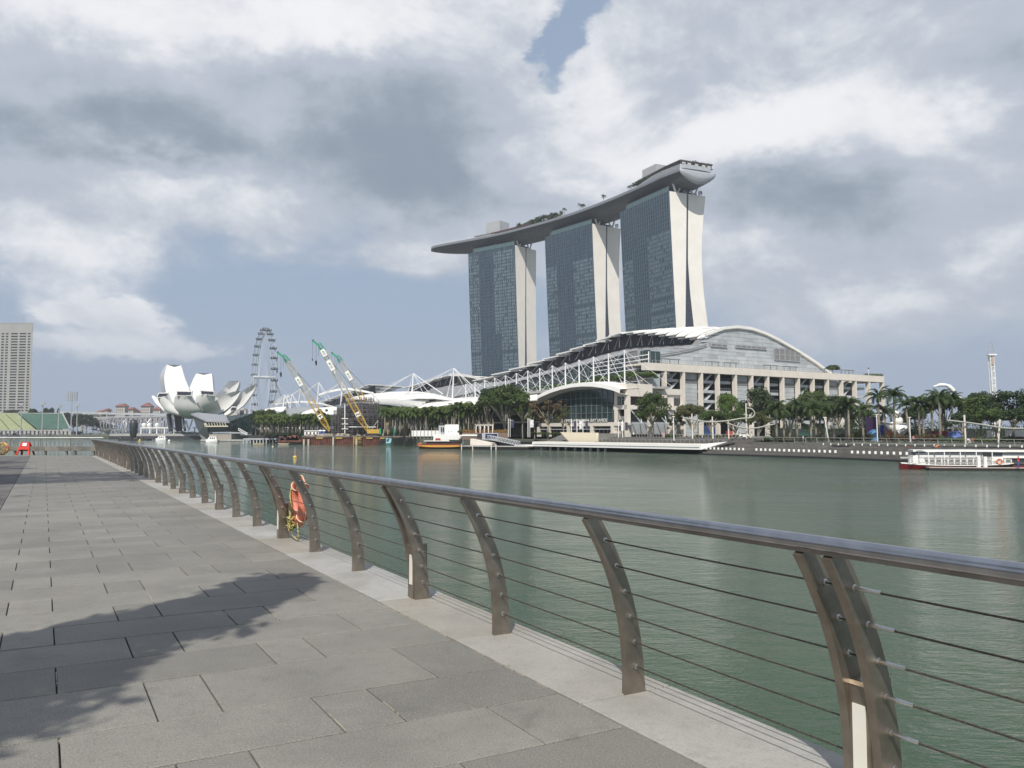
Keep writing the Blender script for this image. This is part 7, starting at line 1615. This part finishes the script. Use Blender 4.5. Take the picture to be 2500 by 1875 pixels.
def crown_mesh(seed, kind, n=3400):                    # unit tree: crown half width 1, total height 1
    rg = random.Random(seed); L = []
    if kind == 'round':
        for i in range(30):
            a = rg.uniform(0, 2 * pi); e = rg.uniform(-.7, 1.2); r = rg.uniform(.45, .74); L.append((cos(a) * cos(e) * r, sin(a) * cos(e) * r, .62 + .25 * sin(e), rg.uniform(.20, .34)))
    elif kind == 'spread':
        for i in range(34): a = rg.uniform(0, 2 * pi); r = rg.uniform(.1, .8); L.append((cos(a) * r, sin(a) * r, .78 - .26 * r * r + rg.uniform(-.13, .06), rg.uniform(.14, .28)))
    else:
        for i in range(24): a = rg.uniform(0, 2 * pi); r = rg.uniform(.15, .82); L.append((cos(a) * r, sin(a) * r, .72 - .2 * r * r + rg.uniform(-.22, .12), rg.uniform(.10, .19)))
    L = [(x, y, z * 1., r) for x, y, z, r in L]; vs = []; fs = []
    lob = [(x, y, z / .5, r) for x, y, z, r in L]      # work in roughly isotropic units, then squash the height
    v, f = leaf_cloud(lob, n, .042, rg); return [(p.x, p.y, p.z * .5) for p in v], f, L
def trunk_mesh(L, rg, kind):
    mb = MB(); bh = .32 if kind != 'spread' else .22
    mb.tube([(0, 0, 0), (.02, 0, bh * .6), (.0, .01, bh)], [.055, .042, .036], 7)
    for i in range(7 if kind == 'round' else 10):
        x, y, z, r = L[(i * 3) % len(L)]; mb.tube([(0, 0, bh * .92), (x * .35, y * .35, lerp(bh, z, .45)), (x * .9, y * .9, z)], [.030, .020, .007], 5, cap=False)
    return mb
TREES = {}
def tree_variant(kind, seed):
    k = (kind, seed)
    if k not in TREES:
        v, f, L = crown_mesh(seed, kind, 5200 if kind != 'sparse' else 2300); me = bpy.data.meshes.new('crown'); me.from_pydata([tuple(p) for p in v], [], f)
        tb = trunk_mesh(L, random.Random(seed), kind); tm = bpy.data.meshes.new('trunk'); tm.from_pydata([tuple(p) for p in tb.v], [], tb.f); tm.materials.append(M_BARK); tm.polygons.foreach_set('use_smooth', [True] * len(tm.polygons))
        TREES[k] = (me, tm, {})
    return TREES[k]
def tree(px, ytop, Y, halfpx, lab, kind='round', tone='mid', seed=1, z0=3.9, name='tree', grp=None, rz=0., ybase=None):
    p = P(px, ytop, Y); H = p.z - z0; hw = halfpx * 1.22 * Y / F; me, tm, cache = tree_variant(kind, seed)
    if tone not in cache: m2 = me.copy(); m2.name = 'crown'; m2.materials.append(LM[tone]); cache[tone] = m2
    t = thing(name, lab, 'tree', (p.x, Y, z0), grp); WL[t.name] = Vector((0, 0, 0)); t.rotation_euler = (0, 0, rz)
    H *= 1.03
    inst('trunk', tm, t, (0, 0, 0), sc=(hw, hw, H)); c = inst('crown', cache[tone], t, (0, 0, 0), sc=(hw, hw, H)); c['kind'] = 'stuff'
    return t
T_ = [  # px, ytop, Y, half px, kind, tone, seed, label
    (1232, 925, 302, 58, 'spread', 'mid', 1, 'large spreading tree with forked pale trunk before the white canopy'),
    (1192, 938, 312, 34, 'spread', 'dark', 2, 'dark tree left of the large spreading tree, above the palms'),
    (1276, 945, 300, 30, 'sparse', 'mid', 3, 'open crowned tree between the large spreading tree and the banner pair'),
    (1338, 960, 288, 46, 'sparse', 'rust', 4, 'thin reddish tree with many stems in front of the arched glass'),
    (1375, 985, 284, 26, 'sparse', 'olive', 5, 'thin olive tree right of the reddish tree before the arched glass'),
    (1305, 985, 290, 24, 'sparse', 'olive', 6, 'thin olive tree left of the reddish tree'),
    (1592, 955, 246, 40, 'round', 'mid', 7, 'round green tree standing alone before the cream corner columns'),
    (1690, 975, 245, 40, 'spread', 'olive', 8, 'pale yellowish tree right of the round tree'),
    (1650, 1003, 250, 22, 'sparse', 'mid', 9, 'small low tree between the round tree and the pale yellowish one'),
    (1778, 958, 262, 31, 'round', 'bright', 10, 'bright green round crown behind the wavy tube'),
    (1848, 944, 266, 43, 'round', 'dark', 11, 'very dark dense round tree before the hall colonnade'),
    (1735, 992, 240, 36, 'spread', 'mid', 12, 'mid green tree under the bright green crown'), (1795, 994, 238, 38, 'spread', 'mid', 13, 'mid green tree beneath the dark round tree, on its left'), (1852, 1000, 236, 30, 'spread', 'olive', 14, 'olive tree inside the loop of the wavy tube'),
    (1985, 950, 258, 44, 'round', 'mid', 15, 'round green tree top behind the middle right palms'), (2045, 960, 256, 36, 'round', 'dark', 16, 'dark tree behind the palms, right of the round one'), (1925, 985, 250, 32, 'spread', 'dark', 17, 'dark tree behind the first right hand palms'),
    (2105, 1000, 246, 34, 'round', 'dark', 18, 'dark low tree left of the tall palms'), (2235, 985, 240, 40, 'spread', 'dark', 19, 'dark tree behind the leaning palm near the castle'),
    (2305, 945, 222, 50, 'spread', 'mid', 20, 'wide umbrella tree crowned by the white ride'), (2392, 962, 215, 56, 'round', 'mid', 21, 'broad green tree below the drop tower'), (2394, 955, 250, 38, 'round', 'dark', 22, 'dark rounded crown rising in front of the drop tower foot'),
    (2470, 950, 200, 60, 'round', 'dark', 23, 'large dark tree at the right edge'), (2430, 985, 196, 44, 'spread', 'mid', 24, 'green spreading tree behind the last leaning pole'), (2350, 1000, 205, 36, 'spread', 'dark', 25, 'dark tree right of the last two palms'),
    (2520, 975, 190, 60, 'spread', 'dark', 26, 'dark tree cut by the right edge, low branches over the white stall'),
    (640, 994, 455, 18, 'spread', 'mid', 27, 'spreading tree right of the crystal pavilion, left of two'), (661, 995, 452, 17, 'round', 'mid', 28, 'round tree right of the crystal pavilion, right of two'), (625, 1000, 470, 14, 'round', 'dark', 29, 'dark tree touching the right side of the crystal pavilion'),
    (688, 1003, 450, 14, 'round', 'mid', 30, 'small tree before the leftmost white canopy'), (790, 990, 425, 24, 'sparse', 'mid', 31, 'open tree behind the boom of the crane marked 4'), (722, 1012, 445, 16, 'spread', 'mid', 32, 'low tree behind the left palm row'),
    (1130, 1006, 330, 20, 'round', 'dark', 33, 'dark round tree between two stretches of palms'), (1060, 1012, 345, 16, 'round', 'dark', 34, 'small dark tree among the palms behind the white pump house'),
]
def build_trees():
    for (px, yt, Y, hp, kd, tone, sd, lab) in T_: tree(px, yt, Y, hp, lab, kd, tone, 1 + sd % 4, rz=sd * 1.1, z0=3.3)
    rg = random.Random(4)
    # terrace garden trees between the masts
    for i, (y, h_, hw) in enumerate(((-20, 6.2, 5.5), (-12, 6.8, 6), (-4, 5.8, 5), (4, 6, 5.5), (14, 5, 5), (24, 4.6, 4.6), (34, 4.4, 4.2), (46, 4, 4), (58, 4, 4))):
        p = FH(-17, y, 21.0 - .02 * i); me, tm, c = tree_variant('spread', 1 + i % 4)
        if 'bright' not in c: m2 = me.copy(); m2.name = 'crown'; m2.materials.append(LM['bright']); c['bright'] = m2
        t = thing('terrace_tree', 'flat topped green tree behind the white masts, %s on the mall terrace' % ('rightmost', 'second from the right', 'third from the right', 'fourth from the right', 'middle one', 'fourth from the left', 'third from the left', 'second from the left', 'leftmost')[i], 'tree', p, 'trees on the mall terrace'); WL[t.name] = Vector(); inst('trunk', tm, t, (0, 0, 0), sc=(hw, hw, h_)); o = inst('crown', c['bright'], t, (0, 0, 0), sc=(hw, hw, h_), rz=i); o['kind'] = 'stuff'
    # roof plants of the hall, far trees
    tree(2033, 890, 352, 15, 'small round tree on the hall roof behind the arch foot', 'round', 'mid', 2, z0=30.3)
    a, b = P(2120, 0, 374), P(2152, 0, 377); v, f = leaf_cloud([(lerp(a.x, b.x, i / 5), 374 + i * .5, 31.3, 1.3) for i in range(6)], 700, .28, rg); o = MB().raw(v, f).build('roof_shrubs', LM['mid']); o['kind'] = 'stuff'
    for i, (px, yt, hp) in enumerate(((80, 994, 12), (112, 993, 8), (125, 994, 9), (143, 995, 6), (98, 1002, 10), (30, 998, 22), (165, 1006, 14), (190, 1008, 16), (212, 1009, 16), (228, 1018, 14), (180, 1016, 20), (250, 1030, 16), (265, 1034, 16))):
        tree(px, yt, 870 + i * 3, hp, ['leftmost of the dark skyline trees above the green seats', 'dark skyline tree above the green seats, second from left', 'dark skyline tree above the green seats, third from left', 'small rightmost skyline tree above the green seats', 'low dark skyline tree behind the ones above the green seats', 'dark tree at the foot of the slab hotel', 'dark tree right behind the tall floodlight mast', 'dark tree behind the fan headed light mast', 'dark tree right of both floodlight masts', 'tree of the grove nearest the helix bridge ramp', 'lower dark tree in front between the two floodlight masts', 'low tree beneath the viaduct left of the helix bridge', 'low tree at the left end of the helix bridge'][i], 'round', 'dark', 1 + i % 4, rz=i, z0=4, grp=('trees behind the grandstand', 'grove right of the grandstand')[px > 150])
build_trees()
def frond_mesh(L=3.4, n=15, droop=1.0, seed=1, m='palm', wid=.62):
    rg = random.Random(seed); vs = []; fs = []
    pt = []; x = z = 0.; a = 1.0
    for i in range(n + 1): pt.append(Vector((x, 0, z))); st = L / n; x += cos(a) * st; z += sin(a) * st; a -= droop * 2.3 / n * (.6 + i / n)
    for i in range(n):
        p, q = pt[i], pt[i + 1]; k = len(vs); w = .05 * (1 - i / n) + .012; vs += [p + Vector((0, w, 0)), p - Vector((0, w, 0)), q - Vector((0, w, 0)), q + Vector((0, w, 0))]; fs.append((k, k + 1, k + 2, k + 3))
        if i < 1: continue
        ll = wid * sin(pi * min(1, .18 + .8 * i / n)) ** .7
        for s in (-1, 1):
            for e in (0, .5):
                b = p.lerp(q, e); d = (q - p).normalized(); tip = b + Vector((0, s * ll * rg.uniform(.75, 1.), 0)) + d * ll * rg.uniform(.4, .8) + Vector((0, 0, -ll * rg.uniform(.35, .9))); k = len(vs)
                vs += [b - d * .06, b + d * .08, tip]; fs.append((k, k + 1, k + 2))
    me = bpy.data.meshes.new('frond'); me.from_pydata([tuple(v) for v in vs], [], fs); me.materials.append(LM[m]); return me
FR = {m: [frond_mesh(3.3, 15, .95, 1, m), frond_mesh(3.5, 15, 1.15, 2, m), frond_mesh(3.1, 15, .7, 3, m)] for m in ('palm', 'palmd')}
def crown_join(seed, m, nf=19):
    rg = random.Random(seed); vs = []; fs = []
    for i in range(nf):
        me = FR[m][i % 3]; R = Matrix.Rotation(i * 2.4 + rg.uniform(-.2, .2), 4, 'Z') @ Matrix.Rotation(rg.uniform(-.5, .75), 4, 'Y'); k = len(vs)
        vs += [tuple(R @ v.co) for v in me.vertices]; fs += [tuple(q + k for q in p.vertices) for p in me.polygons]
    o = bpy.data.meshes.new('crown'); o.from_pydata(vs, [], fs); o.materials.append(LM[m]); return o
PC = {m: [crown_join(s, m) for s in (1, 2, 3)] for m in ('palm', 'palmd')}
def ptrunk(h, lean=0.):
    mb = MB().tube([(0, 0, 0), (lean * .3, 0, h * .35), (lean * .7, 0, h * .7), (lean, 0, h)], [.27, .22, .20, .16], 8); me = bpy.data.meshes.new('trunk'); me.from_pydata(mb.v, [], mb.f); me.materials.append(M_PTR); me.polygons.foreach_set('use_smooth', [True] * len(me.polygons)); return me
def shaft():
    mb = MB().tube([(0, 0, -.1), (0, 0, .7), (0, 0, 1.2)], [.17, .20, .09], 8); me = bpy.data.meshes.new('crown_shaft'); me.from_pydata(mb.v, [], mb.f); me.materials.append(M_SHAFT); return me
SHAFT = shaft(); PT = {}
def palm(x, y, z0, h, lab, grp, seed, m='palm', full=False, sc=1., lean=0., name='palm_tree'):
    t = thing(name, lab, 'palm tree', (x, y, z0), grp); WL[t.name] = Vector(); k = (round(h * 2) / 2, lean); rg = random.Random(seed)
    if k not in PT: PT[k] = ptrunk(*k)
    inst('trunk', PT[k], t, (0, 0, 0), sc=(sc, sc, h / k[0]))
    top_ = (lean, 0, h)
    if full:
        inst('crown_shaft', SHAFT, t, top_)
        for i in range(20):
            o = inst('frond', FR[m][i % 3], t, (top_[0], 0, h + 1.0)); o.rotation_euler = (Matrix.Rotation(i * 2.4 + rg.uniform(-.3, .3), 4, 'Z') @ Matrix.Rotation(rg.uniform(-.55, .85), 4, 'Y')).to_euler(); s = rg.uniform(.85, 1.1) * sc; o.scale = (s, s, s)
    else: o = inst('crown', PC[m][seed % 3], t, (top_[0], 0, h + .6), rz=seed * 1.7, sc=(sc, sc, sc)); o['kind'] = 'stuff'
    return t
def build_palms():
    rg = random.Random(21)
    R_ = [(1895, 1000, 0), (1913, 1000, 0), (1925, 1004, 1), (1945, 990, 0), (1979, 1002, 0), (1991, 996, 0), (2001, 1000, 0), (2014, 1005, .6), (2035, 1004, 0), (2064, 998, 0), (2071, 992, 0), (2106, 1000, 0), (2144, 968, 0), (2182, 968, 0), (2219, 990, -.6), (2243, 985, 0), (2253, 1000, 0), (2293, 972, 0), (2300, 990, 0), (2324, 976, 0), (2275, 985, 0), (2160, 1010, 0)]
    PL = ['leftmost palm on the promenade before the hall colonnade', 'second palm from the left before the hall colonnade', 'low crowned third palm from the left before the hall colonnade', 'palm with higher crown, fourth from the left before the colonnade', 'palm just right of the dark green van', 'palm with pale straight trunk, second right of the dark green van', 'palm between the dark green van and the leaning white pole', 'leaning palm right beside the leaning white pole', 'palm right of the leaning white pole before the hall end', 'palm under the open end bay of the hall colonnade, left one', 'palm under the open end bay of the hall colonnade, right one', 'short palm left of the bright blue tent', 'tall palm against the sky beside the purple inflatable tower', 'tall palm standing in front of the white inflatable castle gate', 'palm leaning left at the slide of the inflatable castle', 'palm right of the castle slide, before the spreading dark tree', 'lower palm right of the castle slide', 'tall thick trunked palm before the maroon hoarding', 'palm tucked behind the tall one at the maroon hoarding', 'rightmost promenade palm, before the pale blue tent', 'palm at the left end of the maroon hoarding', 'low palm half hidden behind the white castle gate']
    for i, (px, yc, ln) in enumerate(R_):
        Y = 205 + rg.uniform(-4, 14); p = P(px, yc, Y); tall = yc < 975
        palm(p.x, Y, 3.3, p.z - 3.3 - 1.0, PL[i], 'palms on the promenade right of the hall', i, 'palmd', True, 1.32, ln)
    n = 0
    for (a, b, st, Y0, yc, z0, rows, lab, grp) in ((638, 806, 10.5, 425, 1027, 4, 3, 'palm in the dense row behind the cranes and white site cabin', 'palm row left of the dome'), (940, 1108, 12.5, 345, 1012, 4, 3, 'slim trunked palm in the grove behind the white pump house', 'palm grove behind the pump house'), (1108, 1205, 12.5, 318, 1003, 4, 3, 'palm in the tall grove behind the pergola and kiosk', 'palm grove behind the pergola')):
        for r in range(rows):
            px = a + r * st / rows
            while px < b:
                Y = Y0 + r * 9 + rg.uniform(-2, 2); p = P(px + rg.uniform(-2, 2), yc + rg.uniform(-4, 4) - r * 1.5, Y); palm(p.x, Y, z0, p.z - z0 - .6, lab, grp, n, 'palm', False, 1.55); n += 1; px += st
    # on the roof park
    def up(s, nn, h, lab, grp, sc=1.): p = skp(s, nn, ZR); palm(p.x, p.y, ZR, h, lab, grp, int(s), 'palmd', False, sc, name='roof_palm')
    for i in range(30): up(183 + i * 1.9 + rg.uniform(-1, 1), -.75 + rg.random() * .5, rg.uniform(3, 8) * (1 - abs(i - 14) / 40), 'palm in the dense clump on the roof park between left and middle towers', 'palm clump on the roof park', 1.5)
    for s, h, lab in ((166, 5.5, 'lone roof palm just right of the palm clump'), (171, 3.5, 'lower roof palm beside the clump of palms'), (143, 5, 'lone roof palm above the middle tower'), (138, 3, 'small roof palm next to the lone one above the middle tower'), (108, 4.5, 'lone roof palm between middle and nearest tower')): up(s, -.85, h, lab, None, 1.0)
    for i, (s, nn) in enumerate(((4, .0), (5, .12), (7, .3), (5, .72), (5.5, .88), (9, .5), (66, -.85), (70, -.85), (62, -.9))): up(s, nn, 7 if i < 6 else 3, 'palm growing at the south end terrace of the roof park', 'palms at the end terrace of the roof park', .9)
    v, f = leaf_cloud([(skp(s, -.86, ZR + 2.4).x, skp(s, -.86, ZR + 2.4).y, ZR + 3.4, 2.4) for s in [20 + i * 2.2 for i in range(20)]] + [(skp(s, -.8, 0).x, skp(s, -.8, 0).y, ZR + 1.4, 1.8) for s in [190 + i * 2.4 for i in range(20)]], 2600, .42, rg)
    o = MB().raw(v, f).build('roof_shrubs', LM['dark']); o['kind'] = 'stuff'
build_palms()
def build_hedges():
    rg = random.Random(31)
    def hedge(px0, px1, Y, z0, z1, n, tone, nm):
        a, b = P(px0, 0, Y).x, P(px1, 0, Y).x; lob = []; x = a
        while x < b: r = rg.uniform(.6, 1.1) * (z1 - z0) * .62; lob.append((x, Y + rg.uniform(-1, 1), z0 + r * .7, r)); x += r * 1.1
        v, f = leaf_cloud(lob, n, .20, rg); o = MB().raw(v, f).build(nm, LM[tone]); o['kind'] = 'stuff'
    hedge(1860, 2120, 214, 3.2, 4.7, 5200, 'mid', 'hedge'); hedge(2060, 2140, 212, 3.4, 6.0, 2600, 'olive', 'flowering_shrubs'); hedge(2160, 2300, 206, 3.2, 5.4, 3600, 'rust', 'reddish_shrubs'); hedge(2300, 2530, 196, 3.2, 4.9, 3600, 'mid', 'hedge'); hedge(1626, 1655, 238, 3.9, 5.6, 700, 'mid', 'hedge'); hedge(1700, 1800, 232, 3.9, 5.0, 1500, 'mid', 'hedge')
    hedge(1290, 1420, 284, 4.6, 5.9, 1500, 'mid', 'hedge'); hedge(1120, 1240, 296, 5.3, 6.6, 1700, 'mid', 'hedge'); hedge(640, 800, 420, 4, 5.6, 1800, 'dark', 'hedge'); hedge(1480, 2500, 248, 3.9, 9.0, 9000, 'dark', 'dark_undergrowth') if False else hedge(1890, 2500, 240, 3.9, 10.0, 8500, 'dark', 'dark_undergrowth')
    hedge(430, 480, 646, 5, 6.6, 500, 'mid', 'lawn_shrubs'); hedge(150, 300, 800, 3.5, 9, 1800, 'dark', 'far_shrubs')
build_hedges()
# shade trees standing along the left side of the promenade
def shade_tree(a, t, h, lobes, n, lab, sz=.11):
    p = FD(a, t, 0); th = thing('shade_tree', lab, 'tree', p); rg = random.Random(int(t * 10) + 5)
    L = [(*FD(x, y, z), r) for x, y, z, r in lobes]; v, f = leaf_cloud([(l[0], l[1], l[2], l[3]) for l in L], n, sz, rg); o = MB().raw(v, f).build('crown', LM['mid'], th); o['kind'] = 'stuff'
    mb = MB(); mb.tube([p, p + Vector((0, 0, h * .55))], [.22, .16], 8)
    for l in L[::3]: mb.tube([p + Vector((0, 0, h * .5)), (p + Vector((0, 0, h * .5))).lerp(Vector(l[:3]), .5) + Vector((0, 0, .4)), Vector(l[:3])], [.10, .06, .02], 5)
    mb.build('trunk', M_BARK, th)
def build_shade():
    rg = random.Random(77); lob = []
    for i in range(46):
        u = rg.random() ** .8; a = lerp(-5.0, -1.1, u) + rg.uniform(-.35, .35) * (1.2 - u); t = lerp(1.6, 5.1, u) + rg.uniform(-.75, .75) * (1.25 - u); lob.append((a, t, 5.9 + rg.uniform(-.3, .5), rg.uniform(.36, .68) * (1.18 - .5 * u)))
    lob += [(-7.6 + rg.uniform(-1.6, .8), 1.5 + rg.uniform(-2, 2), 6.6 + rg.uniform(-.6, 1.), .9) for _ in range(12)]
    shade_tree(-6.6, -.4, 6.5, lob, 17500, 'leafy tree beside the promenade whose bough shades the paving')
    labs = ['leafy tree beside the promenade, second from the camera', 'leafy tree beside the promenade, third from the camera', 'broad tree whose shade crosses the whole promenade', 'tree near the far left end of the promenade', 'last tree before the end railing']
    for k, (a, t, h, r, nl, n) in enumerate(((-13.6, 4.5, 14.5, 2.6, 40, 3000), (-13.4, 13.6, 15, 2.6, 44, 3000), (-7.6, 24.2, 14, 3.6, 60, 9000), (-12.5, 34, 14, 2.8, 22, 4200), (-12, 43, 13, 2.8, 18, 4200))):
        lob = []
        for i in range(nl * 3): q = r * sqrt((i + .5) / (nl * 3)); an = i * 2.39996 + rg.uniform(-.2, .2); lob.append((a + q * cos(an) * 1.25, t + q * sin(an) * (1.0 if k == 2 else 1.25), h + rg.uniform(-.9, .9), rg.uniform(.4, .75)))
        shade_tree(a - 1, t, h, lob, n, labs[k], .115)
build_shade()
# ---------------------------------------------------------------- thin tropical haze
def build_haze():
    m = bpy.data.materials.new('haze_air'); m.use_nodes = True; t = m.node_tree; t.nodes.clear(); out = t.nodes.new('ShaderNodeOutputMaterial'); v = t.nodes.new('ShaderNodeVolumePrincipled')
    v.inputs['Color'].default_value = (.86, .92, 1, 1); v.inputs['Density'].default_value = .00014; v.inputs['Anisotropy'].default_value = .2
    t.links.new(v.outputs[0], out.inputs['Volume']); MB().box(-3000, 3000, -450, 2700, -6.5, 236).build('haze', m, kind='stuff')
build_haze()
